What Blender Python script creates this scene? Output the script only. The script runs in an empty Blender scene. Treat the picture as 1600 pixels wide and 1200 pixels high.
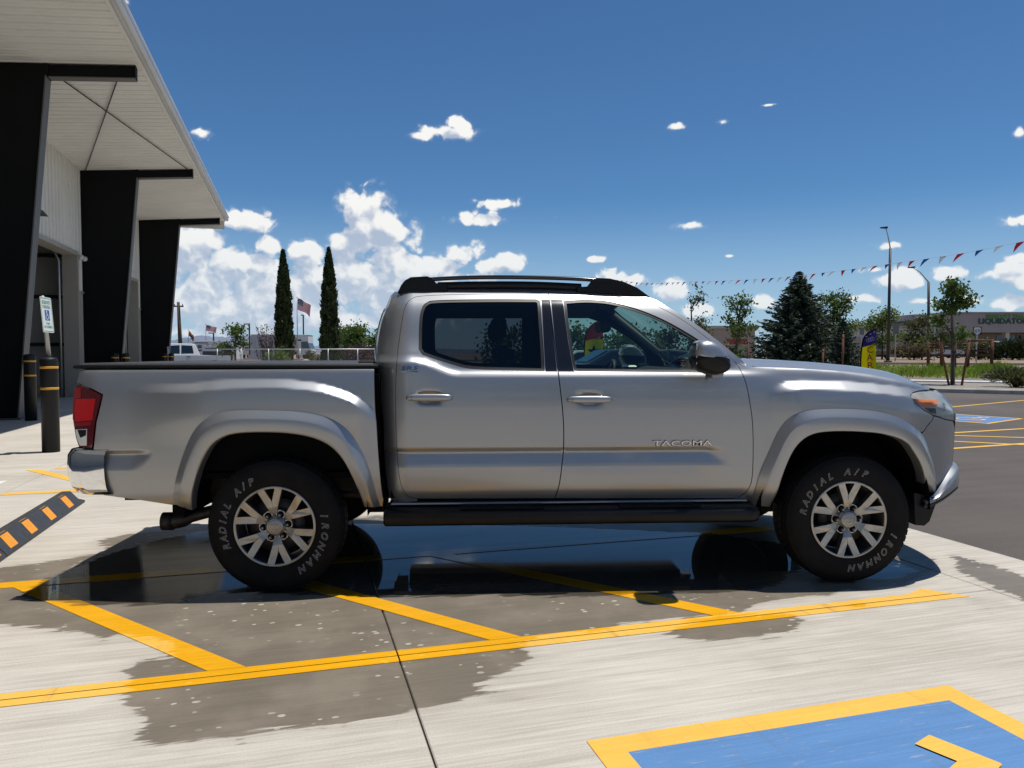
import bpy, bmesh, math, random
import numpy as np
from mathutils import Vector, Matrix
from mathutils.geometry import delaunay_2d_cdt

random.seed(7)
rng = np.random.default_rng(11)
scene = bpy.context.scene
COL = scene.collection
R = math.radians

# ------------------------------------------------------------------ camera
F_PX, HORIZON, CAM_H = 1172.0, 552.0, 1.32          # focal length in pixels of the 1600 px photo
PITCH = math.atan((600 - HORIZON) / F_PX)
cam_data = bpy.data.cameras.new('camera')
cam_data.sensor_width = 36.0
cam_data.lens = 36.0 * F_PX / 1600.0
cam_data.clip_start = 0.05
cam_data.clip_end = 20000
cam = bpy.data.objects.new('camera', cam_data)
COL.objects.link(cam)
cam.location = (0, 0, CAM_H)
cam.rotation_euler = (math.pi / 2 - PITCH, 0, 0)
scene.camera = cam

# ------------------------------------------------------------------ sun and exposure
SUN_DIR = Vector((0.24, 0.10, 1.0)).normalized()     # towards the sun
sun_data = bpy.data.lights.new('sun', 'SUN')
sun_data.energy = 4.3
sun_data.angle = R(0.53)
sun_data.color = (1.0, 0.955, 0.88)
sun = bpy.data.objects.new('sun', sun_data)
COL.objects.link(sun)
sun.location = (6, 3, 30)
sun.rotation_euler = SUN_DIR.to_track_quat('Z', 'Y').to_euler()
scene.view_settings.view_transform = 'Standard'
scene.view_settings.look = 'None'
scene.view_settings.exposure = 0.0
scene.view_settings.gamma = 1.0
scene.view_settings.use_curve_mapping = False
scene.cycles.use_denoising = True
scene.cycles.max_bounces = 10
scene.cycles.transparent_max_bounces = 24
scene.cycles.glossy_bounces = 5
scene.cycles.diffuse_bounces = 3
scene.cycles.caustics_reflective = False
scene.cycles.caustics_refractive = False
scene.cycles.sample_clamp_indirect = 6.0


# ------------------------------------------------------------------ pixel helpers
def ray(px, py):
    x, y = (px - 800) / F_PX, (600 - py) / F_PX
    c, s = math.cos(PITCH), math.sin(PITCH)
    return Vector((x, c + y * s, -s + y * c))


def ground(px, py, z=0.0):
    d = ray(px, py)
    t = (z - CAM_H) / d.z
    return Vector((d.x * t, d.y * t, z))


def at(px, py, Y):
    d = ray(px, py)
    t = Y / d.y
    return Vector((d.x * t, Y, CAM_H + d.z * t))


def zat(py, Y):
    return at(800, py, Y).z


# ------------------------------------------------------------------ node helpers
class NT:
    def __init__(self, tree):
        self.t = tree

    def n(self, typ, **kw):
        nd = self.t.nodes.new(typ)
        ins = kw.pop('ins', {})
        for k, v in kw.items():
            setattr(nd, k, v)
        for k, v in ins.items():
            self.set(nd, k, v)
        return nd

    def set(self, nd, k, v):
        sock = nd.inputs[k]
        if isinstance(v, bpy.types.NodeSocket):
            self.t.links.new(v, sock)
        else:
            sock.default_value = v

    def math(self, op, a, b=None, c=None, clamp=False):
        nd = self.t.nodes.new('ShaderNodeMath')
        nd.operation = op
        nd.use_clamp = clamp
        for i, v in enumerate((a, b, c)):
            if v is not None:
                self.set(nd, i, v)
        return nd.outputs[0]

    def vmath(self, op, a, b=None, c=None):
        nd = self.t.nodes.new('ShaderNodeVectorMath')
        nd.operation = op
        for i, v in enumerate((a, b, c)):
            if v is not None:
                self.set(nd, i, v)
        return nd.outputs['Value'] if op in ('LENGTH', 'DOT_PRODUCT', 'DISTANCE') else nd.outputs[0]

    def smooth(self, v, lo, hi, to0=0.0, to1=1.0, kind='SMOOTHSTEP'):
        nd = self.t.nodes.new('ShaderNodeMapRange')
        nd.interpolation_type = kind
        nd.clamp = True
        for k, x in (('Value', v), ('From Min', lo), ('From Max', hi), ('To Min', to0), ('To Max', to1)):
            self.set(nd, k, x)
        return nd.outputs[0]

    def mix(self, f, a, b, blend='MIX'):
        nd = self.t.nodes.new('ShaderNodeMix')
        nd.data_type = 'RGBA'
        nd.blend_type = blend
        nd.clamp_factor = True
        self.set(nd, 0, f)
        for k, v in ((6, a), (7, b)):
            if not isinstance(v, bpy.types.NodeSocket):
                v = tuple(v) + (1.0,) if len(v) == 3 else v
            self.set(nd, k, v)
        return nd.outputs[2]

    def noise(self, vec, scale, detail=3.0, rough=0.5, dims='3D', dist=0.0):
        nd = self.t.nodes.new('ShaderNodeTexNoise')
        nd.noise_dimensions = dims
        if vec is not None:
            self.set(nd, 'Vector', vec)
        self.set(nd, 'Scale', scale)
        self.set(nd, 'Detail', detail)
        self.set(nd, 'Roughness', rough)
        self.set(nd, 'Distortion', dist)
        return nd.outputs[0]


# ------------------------------------------------------------------ world: Nishita sky with cumulus clouds by direction
world = bpy.data.worlds.new('World')
scene.world = world
world.use_nodes = True
wt = NT(world.node_tree)
world.node_tree.nodes.clear()
SKY_STRENGTH = 0.080
sky = wt.n('ShaderNodeTexSky', sky_type='NISHITA', sun_disc=False, altitude=1500.0, air_density=1.0,
           dust_density=0.25, ozone_density=1.0)
sky.sun_elevation = math.asin(SUN_DIR.z)
sky.sun_rotation = math.atan2(SUN_DIR.x, SUN_DIR.y)


def azel(px, py):
    d = ray(px, py).normalized()
    return math.atan2(d.x, d.y) * 10, math.asin(d.z) * 10      # tenths of a radian


CLOUDS = [  # centre and half axes in photo pixels: flat-based cumulus heaps
    (574, 340, 58, 46), (600, 350, 40, 40), (590, 385, 76, 56), (560, 430, 66, 46), (540, 390, 40, 40), (650, 425, 100, 45), (730, 395, 45, 26), (560, 360, 34, 28),
    (800, 410, 40, 20), (770, 415, 50, 18), (480, 400, 48, 26), (500, 440, 60, 40), (600, 480, 100, 24), (720, 440, 90, 26),
    (320, 390, 90, 50), (290, 420, 95, 45), (385, 345, 60, 22), (420, 385, 30, 20), (390, 420, 80, 44), (270, 370, 70, 30),
    (330, 480, 130, 34), (440, 480, 110, 28), (560, 505, 100, 20), (300, 520, 120, 16), (430, 520, 100, 14),
    (200, 470, 120, 70), (90, 420, 130, 80), (400, 450, 190, 60), (590, 440, 150, 70), (330, 430, 110, 80), (500, 500, 260, 30),
    (310, 206, 25, 13), (690, 205, 56, 14), (662, 211, 32, 10), (716, 194, 26, 16), (752, 344, 52, 14), (735, 338, 24, 12),
    (778, 318, 46, 10), (1056, 198, 15, 8), (1128, 191, 20, 9), (1072, 353, 32, 9), (1398, 382, 30, 9), (1585, 345, 32, 13),
    (1592, 207, 10, 12), (930, 405, 24, 6), (955, 432, 34, 16), (985, 438, 30, 10), (1050, 455, 34, 22), (1090, 485, 36, 18),
    (1185, 475, 34, 14), (1400, 437, 60, 20), (1370, 422, 36, 8), (1480, 430, 42, 18), (1570, 425, 50, 20), (1590, 405, 30, 10),
    (1340, 467, 46, 9), (1580, 470, 45, 16), (1520, 470, 40, 10), (1440, 470, 30, 7), (1200, 164, 16, 3), (868, 339, 4, 5),
    (195, 4, 14, 12), (1140, 400, 8, 3), (1145, 450, 14, 4), (1250, 470, 30, 8), (1600, 440, 30, 20)]
grp = bpy.data.node_groups.new('cloud_field', 'ShaderNodeTree')
grp.interface.new_socket('P', in_out='INPUT', socket_type='NodeSocketVector')
grp.interface.new_socket('F', in_out='OUTPUT', socket_type='NodeSocketFloat')
gt = NT(grp)
gi, go = gt.n('NodeGroupInput'), gt.n('NodeGroupOutput')
P = gi.outputs[0]
warp = gt.noise(P, 1.3, 3.0, 0.6, '2D')
bill = gt.noise(P, 6.5, 4.0, 0.6, '2D')
wv_ = gt.vmath('ADD', P, gt.vmath('MULTIPLY', gt.n('ShaderNodeTexNoise', noise_dimensions='2D', ins={'Vector': P, 'Scale': 3.0, 'Detail': 2.0}).outputs['Color'], (0.45, 0.40, 0.0)))
puff = gt.n('ShaderNodeTexVoronoi', feature='F1', voronoi_dimensions='2D', ins={'Vector': wv_, 'Scale': 2.6, 'Detail': 1.6, 'Roughness': 0.5, 'Lacunarity': 2.3}).outputs['Distance']
acc = None
for (px, py, rx, ry) in CLOUDS:
    a, e = azel(px, py)
    a1, _ = azel(px + rx, py)
    _, e1 = azel(px, py - ry)
    ix, iy = 1 / max(1e-3, abs(a1 - a)), 1 / max(1e-3, abs(e1 - e))
    v = gt.vmath('MULTIPLY_ADD', P, (ix, iy, 0.0), (-a * ix, -e * iy, 0.0))
    kk_ = 1.45 if ry > 19 else (1.15 if ry > 12 else 0.85)       # small puffs are thin and wispy
    L = gt.math('MULTIPLY_ADD', gt.vmath('LENGTH', v), -kk_, kk_)
    acc = L if acc is None else gt.math('MAXIMUM', acc, L)
front = gt.math('MINIMUM', acc, 1.0)
# the rest of the sky goes on in the same way: a broken ring of heaps above the horizon
sep = gt.n('ShaderNodeSeparateXYZ', ins={0: P})
aaz = gt.math('ABSOLUTE', sep.outputs[0])
band = gt.math('SUBTRACT', 0.28, gt.math('ABSOLUTE', gt.math('MULTIPLY', gt.math('SUBTRACT', sep.outputs[1], 1.3), 0.26)))
heap = gt.math('MULTIPLY', gt.math('SUBTRACT', gt.noise(P, 0.55, 2.0, 0.5, '2D'), 0.52), 3.2)
ring = gt.math('ADD', band, heap)
outside = gt.smooth(aaz, 6.6, 8.0)
ring = gt.math('ADD', gt.math('MULTIPLY', ring, outside), gt.math('MULTIPLY', gt.math('SUBTRACT', outside, 1.0), 3.0))
f = gt.math('MAXIMUM', front, ring)
f = gt.math('ADD', f, gt.math('MULTIPLY', gt.math('SUBTRACT', warp, 0.5), 0.95))
f = gt.math('ADD', f, gt.math('MULTIPLY', gt.math('SUBTRACT', bill, 0.5), 0.62))
f = gt.math('ADD', f, gt.math('MULTIPLY', gt.math('SUBTRACT', 0.46, puff), 1.0))
gt.set(go, 0, f)

tc = wt.n('ShaderNodeTexCoord')
sx = wt.n('ShaderNodeSeparateXYZ', ins={0: tc.outputs['Generated']})
az = wt.math('MULTIPLY', wt.math('ARCTAN2', sx.outputs[0], sx.outputs[1]), 10.0)
el = wt.math('MULTIPLY', wt.math('ARCSINE', sx.outputs[2]), 10.0)
pv = wt.n('ShaderNodeCombineXYZ', ins={0: az, 1: el, 2: 0.0}).outputs[0]
g0 = wt.n('ShaderNodeGroup', node_tree=grp, ins={0: pv}).outputs[0]
g1 = wt.n('ShaderNodeGroup', node_tree=grp, ins={0: wt.vmath('ADD', pv, (0.07, 0.17, 0.0))}).outputs[0]
alpha = wt.math('ADD', wt.math('MULTIPLY', wt.smooth(g0, 0.0, 0.40), 0.84), wt.math('MULTIPLY', wt.smooth(g0, -0.30, 0.45), 0.16))
alpha = wt.math('MULTIPLY', alpha, wt.smooth(el, -0.1, 0.25))
shade = wt.math('SUBTRACT', g1, wt.math('MULTIPLY', g0, 0.55))
shade = wt.smooth(shade, -0.30, 0.60)
ccol = wt.mix(shade, (11.7, 11.65, 11.4), (5.1, 6.1, 7.9))
# low cumulus seen through more air turns paler and bluer
haze_f = wt.smooth(el, 2.2, 0.0, 0.0, 0.45)
ccol = wt.mix(haze_f, ccol, (6.9, 8.3, 9.7))
clear = wt.mix(1.0, sky.outputs[0], (0.535, 0.87, 1.13), 'MULTIPLY')
clear = wt.mix(wt.smooth(el, 2.1, 0.0, 0.0, 0.72), clear, (5.4, 7.3, 9.2))
skyc = wt.mix(alpha, clear, ccol)
bg = wt.n('ShaderNodeBackground', ins={0: skyc, 1: SKY_STRENGTH})
wo = wt.n('ShaderNodeOutputWorld')
world.node_tree.links.new(bg.outputs[0], wo.inputs[0])
world.cycles.sampling_method = 'MANUAL'
world.cycles.sample_map_resolution = 512


# ------------------------------------------------------------------ mesh helpers
def link(o, parent=None):
    COL.objects.link(o)
    if parent is not None:
        o.parent = parent
    return o


def empty(name, loc=(0, 0, 0), rz=0.0, parent=None):
    o = bpy.data.objects.new(name, None)
    o.empty_display_size = 0.2
    o.location = loc
    o.rotation_euler = (0, 0, rz)
    return link(o, parent)


def tag(o, label=None, cat=None, group=None, kind=None):
    for k, v in (('label', label), ('category', cat), ('group', group), ('kind', kind)):
        if v:
            o[k] = v
    return o


def thing(name, label, cat, loc=(0, 0, 0), rz=0.0, group=None):
    return tag(empty(name, loc, rz), label, cat, group)


def copy_tree(o, parent=None):
    c = o.copy()
    COL.objects.link(c)
    c.parent = parent
    for ch in list(o.children):
        copy_tree(ch, c)
    return c


class MB:
    """collects vertices and faces for ONE mesh object"""

    def __init__(self):
        self.v, self.f, self.s = [], [], []

    def add(self, verts, faces, smooth=False, M=None):
        b = len(self.v)
        if M is not None:
            verts = [M @ Vector(p) for p in verts]
        self.v += [tuple(p) for p in verts]
        self.f += [tuple(b + i for i in q) for q in faces]
        self.s += [smooth] * len(faces)
        return self

    def box(self, lo, hi, M=None, ch=0.0):
        x0, y0, z0 = lo
        x1, y1, z1 = hi
        if ch <= 0:
            vs = [(x, y, z) for z in (z0, z1) for y in (y0, y1) for x in (x0, x1)]
            fs = [(0, 2, 3, 1), (4, 5, 7, 6), (0, 1, 5, 4), (2, 6, 7, 3), (0, 4, 6, 2), (1, 3, 7, 5)]
            return self.add(vs, fs, False, M)
        c = ch
        ring = lambda z, i: [(x0 + i, y0 + i, z), (x1 - i, y0 + i, z), (x1 - i, y1 - i, z), (x0 + i, y1 - i, z)]
        rings = [ring(z0, c), ring(z0 + c, 0), ring(z1 - c, 0), ring(z1, c)]
        return self.loft(rings, closed=True, caps=True, M=M)

    def loft(self, rings, closed=True, caps=False, smooth=False, M=None):
        n = len(rings[0])
        vs = [p for r in rings for p in r]
        fs = []
        for i in range(len(rings) - 1):
            for j in range(n if closed else n - 1):
                a, b = i * n + j, i * n + (j + 1) % n
                fs.append((a, b, b + n, a + n))
        if caps:
            fs.append(tuple(range(n))[::-1])
            fs.append(tuple((len(rings) - 1) * n + k for k in range(n)))
        return self.add(vs, fs, smooth, M)

    def tube(self, pts, r, n=8, caps=True, smooth=True, M=None):
        pts = [Vector(p) for p in pts]
        rs = r if isinstance(r, (list, tuple)) else [r] * len(pts)
        rings = []
        up = None
        for i, p in enumerate(pts):
            d = (pts[min(i + 1, len(pts) - 1)] - pts[max(i - 1, 0)]).normalized()
            if up is None:
                up = Vector((0, 0, 1)) if abs(d.z) < 0.9 else Vector((1, 0, 0))
            sd = d.cross(up).normalized()
            up = sd.cross(d).normalized()
            rings.append([p + rs[i] * (math.cos(2 * math.pi * k / n) * sd + math.sin(2 * math.pi * k / n) * up) for k in range(n)])
        return self.loft(rings, True, caps, smooth, M)

    def lathe(self, prof, n=48, M=None, smooth=True, closed_profile=False):
        """prof: (radius, height) about the local Z axis"""
        rings = [[(r * math.cos(2 * math.pi * k / n), r * math.sin(2 * math.pi * k / n), h) for k in range(n)] for r, h in prof]
        if closed_profile:
            rings.append(rings[0])
        return self.loft(rings, True, False, smooth, M)

    def prism(self, poly, z0, z1, M=None, ch=0.0):
        """polygon in XY pulled along Z"""
        n = len(poly)
        vs = [(x, y, z0) for x, y in poly] + [(x, y, z1) for x, y in poly]
        fs = [tuple(range(n))[::-1], tuple(range(n, 2 * n))]
        fs += [(i, (i + 1) % n, n + (i + 1) % n, n + i) for i in range(n)]
        return self.add(vs, fs, False, M)

    def build(self, name, mat, parent=None, bevel=0.0, weld=False):
        me = bpy.data.meshes.new(name)
        me.from_pydata(self.v, [], self.f)
        me.polygons.foreach_set('use_smooth', self.s)
        if mat is not None:
            me.materials.append(mat)
        if weld or bevel > 0:
            bm = bmesh.new()
            bm.from_mesh(me)
            bmesh.ops.remove_doubles(bm, verts=bm.verts, dist=1e-5)
            bmesh.ops.recalc_face_normals(bm, faces=bm.faces)
            if bevel > 0:
                es = [e for e in bm.edges if len(e.link_faces) == 2 and e.calc_face_angle(0) > 0.5]
                bmesh.ops.bevel(bm, geom=es, offset=bevel, segments=2, affect='EDGES', clamp_overlap=True)
            bm.to_mesh(me)
            bm.free()
        me.update()
        return link(bpy.data.objects.new(name, me), parent)


def quad_soup(name, V, mat, parent=None, tri=False):
    """V: (n, 4|3, 3) array of separate small faces"""
    n, k, _ = V.shape
    me = bpy.data.meshes.new(name)
    me.vertices.add(n * k)
    me.vertices.foreach_set('co', np.ascontiguousarray(V, dtype=np.float32).ravel())
    me.loops.add(n * k)
    me.loops.foreach_set('vertex_index', np.arange(n * k, dtype=np.int32))
    me.polygons.add(n)
    me.polygons.foreach_set('loop_start', np.arange(0, n * k, k, dtype=np.int32))
    me.polygons.foreach_set('loop_total', np.full(n, k, dtype=np.int32))
    me.materials.append(mat)
    me.update(calc_edges=True)
    return link(bpy.data.objects.new(name, me), parent)


def text_geo(body, size=1.0, extrude=0.0, outline=0.0, shear=0.0, bold=0.0, spacing=1.0, res=2):
    """the outline letters or solid letters of a text as plain vertices and faces, centred on x"""
    cu = bpy.data.curves.new('tmp_text', 'FONT')
    cu.body = body
    cu.size = size
    cu.align_x = 'CENTER'
    cu.shear = shear
    cu.space_character = spacing
    cu.resolution_u = res
    cu.offset = bold
    if outline > 0:
        cu.fill_mode = 'NONE'
        cu.bevel_depth = outline
        cu.bevel_resolution = 0
    else:
        cu.extrude = extrude
    ob = bpy.data.objects.new('tmp_text', cu)
    COL.objects.link(ob)
    dg = bpy.context.evaluated_depsgraph_get()
    me = ob.evaluated_get(dg).to_mesh()
    vs = [tuple(v.co) for v in me.vertices]
    fs = [tuple(p.vertices) for p in me.polygons]
    ob.evaluated_get(dg).to_mesh_clear()
    bpy.data.objects.remove(ob)
    bpy.data.curves.remove(cu)
    return vs, fs


def text_geo_fit(body, width, height, extrude=0.002, **kw):
    vs, fs = text_geo(body, 1.0, 0.5, **kw)
    xs, ys = [v[0] for v in vs], [v[1] for v in vs]
    x0, x1, y0, y1 = min(xs), max(xs), min(ys), max(ys)
    sx_, sy_ = width / (x1 - x0), height / (y1 - y0)
    return [((v[0] - (x0 + x1) / 2) * sx_, (v[1] - (y0 + y1) / 2) * sy_, v[2] * 2 * extrude) for v in vs], fs


# ------------------------------------------------------------------ materials
MATS = {}


def mat(name, col=(0.5, 0.5, 0.5), rough=0.5, metal=0.0, spec=0.5, coat=0.0, coat_rough=0.03, var=0.0, vscale=6.0,
        bump=0.0, bscale=60.0, emit=None, rough_var=0.0, col2=None, detail=4.0, stretch=None, trans=0.0):
    if name in MATS:
        return MATS[name]
    m = bpy.data.materials.new(name)
    m.use_nodes = True
    t = NT(m.node_tree)
    b = m.node_tree.nodes['Principled BSDF']
    t.set(b, 'Base Color', tuple(col) + (1,))
    t.set(b, 'Roughness', rough)
    t.set(b, 'Metallic', metal)
    t.set(b, 'Specular IOR Level', spec)
    t.set(b, 'Coat Weight', coat)
    t.set(b, 'Coat Roughness', coat_rough)
    co = t.n('ShaderNodeTexCoord').outputs['Object']
    if stretch:
        co = t.vmath('MULTIPLY', co, stretch)
    if var > 0 or col2 is not None:
        nz = t.smooth(t.noise(co, vscale, detail, 0.6), 0.3, 0.7)
        c2 = col2 if col2 is not None else tuple(max(0, c * (1 - var)) for c in col)
        c1 = col if col2 is not None else tuple(min(1, c * (1 + var * 0.6)) for c in col)
        t.set(b, 'Base Color', t.mix(nz, c2, c1))
        if rough_var > 0:
            t.set(b, 'Roughness', t.smooth(nz, 0, 1, rough - rough_var, rough + rough_var, 'LINEAR'))
    if bump > 0:
        bp = t.n('ShaderNodeBump', ins={'Strength': 1.0, 'Distance': bump, 'Height': t.noise(co, bscale, 3.0, 0.6)})
        t.set(b, 'Normal', bp.outputs[0])
    if emit:
        t.set(b, 'Emission Color', tuple(emit[:3]) + (1,))
        t.set(b, 'Emission Strength', emit[3])
    MATS[name] = m
    return m


def glass_mat(name, tint, refl_min=0.04, ior=1.5, rough=0.0, dirt=0.0):
    m = bpy.data.materials.new(name)
    m.use_nodes = True
    t = NT(m.node_tree)
    m.node_tree.nodes.clear()
    tr = t.n('ShaderNodeBsdfTransparent', ins={0: tuple(tint) + (1,)})
    gl = t.n('ShaderNodeBsdfGlossy', ins={0: (1, 1, 1, 1), 'Roughness': rough})
    fr = t.n('ShaderNodeFresnel', ins={0: ior})
    mx = t.n('ShaderNodeMixShader', ins={0: fr.outputs[0], 1: tr.outputs[0], 2: gl.outputs[0]})
    o = t.n('ShaderNodeOutputMaterial')
    m.node_tree.links.new(mx.outputs[0], o.inputs[0])
    MATS[name] = m
    return m


def cloth_mat(name, col, trans=0.5):
    """thin printed fabric that glows when the sun is behind it"""
    m = bpy.data.materials.new(name)
    m.use_nodes = True
    t = NT(m.node_tree)
    m.node_tree.nodes.clear()
    nz = t.noise(t.n('ShaderNodeTexCoord').outputs['Object'], 6.0, 3.0, 0.5)
    c = t.mix(nz, tuple(x * 0.85 for x in col), tuple(min(1, x * 1.12) for x in col))
    df = t.n('ShaderNodeBsdfDiffuse', ins={0: c})
    tl = t.n('ShaderNodeBsdfTranslucent', ins={0: c})
    mx = t.n('ShaderNodeMixShader', ins={0: trans, 1: df.outputs[0], 2: tl.outputs[0]})
    o = t.n('ShaderNodeOutputMaterial')
    m.node_tree.links.new(mx.outputs[0], o.inputs[0])
    MATS[name] = m
    return m


def leaf_mat(name, c1, c2, trans=0.3, scale=3.0):
    m = bpy.data.materials.new(name)
    m.use_nodes = True
    t = NT(m.node_tree)
    m.node_tree.nodes.clear()
    gi_ = t.n('ShaderNodeNewGeometry')
    rnd = gi_.outputs['Random Per Island']
    nz = t.noise(t.n('ShaderNodeTexCoord').outputs['Object'], scale, 2.0, 0.5)
    f_ = t.math('ADD', t.math('MULTIPLY', rnd, 0.6), t.math('MULTIPLY', nz, 0.5), clamp=True)
    c = t.mix(f_, c1, c2)
    df = t.n('ShaderNodeBsdfPrincipled', ins={'Base Color': c, 'Roughness': 0.55, 'Specular IOR Level': 0.3})
    tl = t.n('ShaderNodeBsdfTranslucent', ins={0: t.mix(0.5, c, (c2[0] * 1.4, c2[1] * 1.5, c2[2] * 0.8))})
    mx = t.n('ShaderNodeMixShader', ins={0: trans, 1: df.outputs[0], 2: tl.outputs[0]})
    o = t.n('ShaderNodeOutputMaterial')
    m.node_tree.links.new(mx.outputs[0], o.inputs[0])
    MATS[name] = m
    return m


# ------------------------------------------------------------------ painted lot frame: U along the parking lines, V along the building
LOT_A = math.atan(340 / F_PX)
U_DIR = Vector((math.cos(LOT_A), math.sin(LOT_A), 0))
V_DIR = Vector((-math.sin(LOT_A), math.cos(LOT_A), 0))


def to_lot(p):
    p = Vector(p)
    return (p.dot(U_DIR), p.dot(V_DIR))


def glot(px, py):
    return to_lot(ground(px, py))


def lot_w(u, v, z=0.0):
    return U_DIR * u + V_DIR * v + Vector((0, 0, z))

# ================================================================== GROUND, PAVEMENT, MARKINGS
def seg_dist(P, a, b):
    ab = b - a
    t = np.clip(((P - a) @ ab) / max(1e-12, ab @ ab), 0, 1)
    return np.linalg.norm(P - (a + t[:, None] * ab), axis=1)


def sdf_poly(P, poly):
    poly = np.array(poly, float)
    d = np.full(len(P), 1e9)
    ins = np.zeros(len(P), bool)
    n = len(poly)
    for i in range(n):
        a, b = poly[i], poly[(i + 1) % n]
        d = np.minimum(d, seg_dist(P, a, b))
        c = ((a[1] > P[:, 1]) != (b[1] > P[:, 1]))
        with np.errstate(divide='ignore', invalid='ignore'):
            xx = (b[0] - a[0]) * (P[:, 1] - a[1]) / (b[1] - a[1] + 1e-15) + a[0]
        ins ^= c & (P[:, 0] < xx)
    return np.where(ins, d, -d)


WET = [[glot(*p) for p in poly] for poly in (
    # the big wash-down patch round and in front of the truck
    [(-120, 900), (-120, 985), (-20, 978), (60, 981), (120, 986), (165, 1000), (190, 988), (262, 1002), (268, 1028), (222, 1030),
     (190, 1052), (206, 1072), (193, 1096), (232, 1132), (215, 1150), (246, 1163), (300, 1164), (380, 1150), (440, 1140),
     (540, 1136), (610, 1118), (665, 1106), (720, 1094), (792, 1082), (735, 1070), (800, 1048), (832, 1026), (815, 1004), (850, 992),
     (930, 988), (985, 975), (1075, 968), (1160, 958), (1185, 940), (1290, 930), (1330, 922), (1420, 916), (1440, 900),
     (1470, 880), (1380, 838), (1150, 820), (900, 812), (600, 806), (420, 812), (300, 826), (210, 834), (150, 845), (170, 862), (60, 880)],
    [(1035, 990), (1100, 1001), (1190, 998), (1245, 985), (1258, 966), (1225, 960), (1120, 966), (1060, 978)],
    [(1490, 868), (1560, 885), (1640, 915), (1640, 955), (1570, 925), (1500, 893)],
    [(1318, 945), (1345, 943), (1350, 950), (1322, 951)], [(1538, 944), (1565, 944), (1570, 950), (1540, 950)],
    [(1205, 1036), (1218, 1033), (1220, 1037), (1207, 1040)])]
PUD_SHADE = [[glot(*p) for p in poly] for poly in (  # standing water, its outline stretched over the truck's shadow to darken it
    [(20, 936), (110, 946), (250, 947), (300, 936), (345, 927), (450, 930), (560, 932), (640, 933), (760, 931), (900, 933), (1010, 930), (1120, 928),
     (1215, 915), (1260, 885), (1230, 850), (1120, 834), (900, 824), (700, 820), (560, 818), (400, 824), (300, 832), (235, 846), (150, 872), (70, 905)],
    [(1300, 868), (1395, 876), (1440, 892), (1400, 906), (1330, 905), (1290, 890)])]


def wet_attr(me, P):
    w = np.max([sdf_poly(P, q) for q in WET], axis=0)
    p = np.max([sdf_poly(P, q) for q in PUD_SHADE], axis=0)
    for nm, arr in (('wet', w), ('puddle_shade', p)):
        a = me.attributes.new(nm, 'FLOAT', 'POINT')
        a.data.foreach_set('value', (np.clip(arr, -1, 1) + 1.0).astype(np.float32))


pavement = tag(empty('pavement', (0, 0, 0), LOT_A), 'pale broom finished concrete pavement of large slabs', kind='structure')


def wet_nodes(t, co):
    """0..1 masks of damp and of standing water with the painted truck shade, ragged along the broom strokes"""
    wa = t.n('ShaderNodeAttribute', attribute_name='wet').outputs['Fac']
    pa = t.n('ShaderNodeAttribute', attribute_name='puddle_shade').outputs['Fac']
    st = t.vmath('MULTIPLY', co, (2.2, 30.0, 1.0))
    n1 = t.math('MULTIPLY', t.math('SUBTRACT', t.noise(st, 1.0, 3.0, 0.6), 0.5), 0.20)
    n2 = t.math('MULTIPLY', t.math('SUBTRACT', t.noise(co, 7.0, 3.0, 0.5), 0.5), 0.10)
    nn = t.math('ADD', n1, n2)
    # dried specks of soap inside the damp patch
    vo = t.n('ShaderNodeTexVoronoi', ins={'Vector': t.vmath('MULTIPLY', co, (1.0, 1.6, 1.0)), 'Scale': 13.0, 'Randomness': 1.0})
    speck_zone = t.smooth(t.noise(co, 1.7, 2.0, 0.5), 0.44, 0.58)
    thr = t.math('MULTIPLY', t.noise(co, 26.0, 1.0, 0.5), 0.34)
    speck = t.math('MULTIPLY', t.smooth(t.math('SUBTRACT', vo.outputs['Distance'], thr), 0.02, -0.02), speck_zone)
    wet = t.smooth(t.math('ADD', wa, nn), 0.990, 1.016)
    pud_shade = t.smooth(t.math('ADD', pa, t.math('MULTIPLY', nn, 0.8)), 0.99, 1.03)
    wet = t.math('MULTIPLY', wet, t.math('SUBTRACT', 1.0, t.math('MULTIPLY', speck, t.math('SUBTRACT', 0.75, pud_shade, clamp=True))))
    damp = t.math('MULTIPLY', t.smooth(t.math('ADD', wa, t.math('MULTIPLY', nn, 1.6)), 0.90, 1.0), 0.16)
    wet = t.math('MAXIMUM', wet, damp)
    return wet, pud_shade


def lot_co(t):
    return t.n('ShaderNodeTexCoord', object=pavement).outputs['Object']


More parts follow.
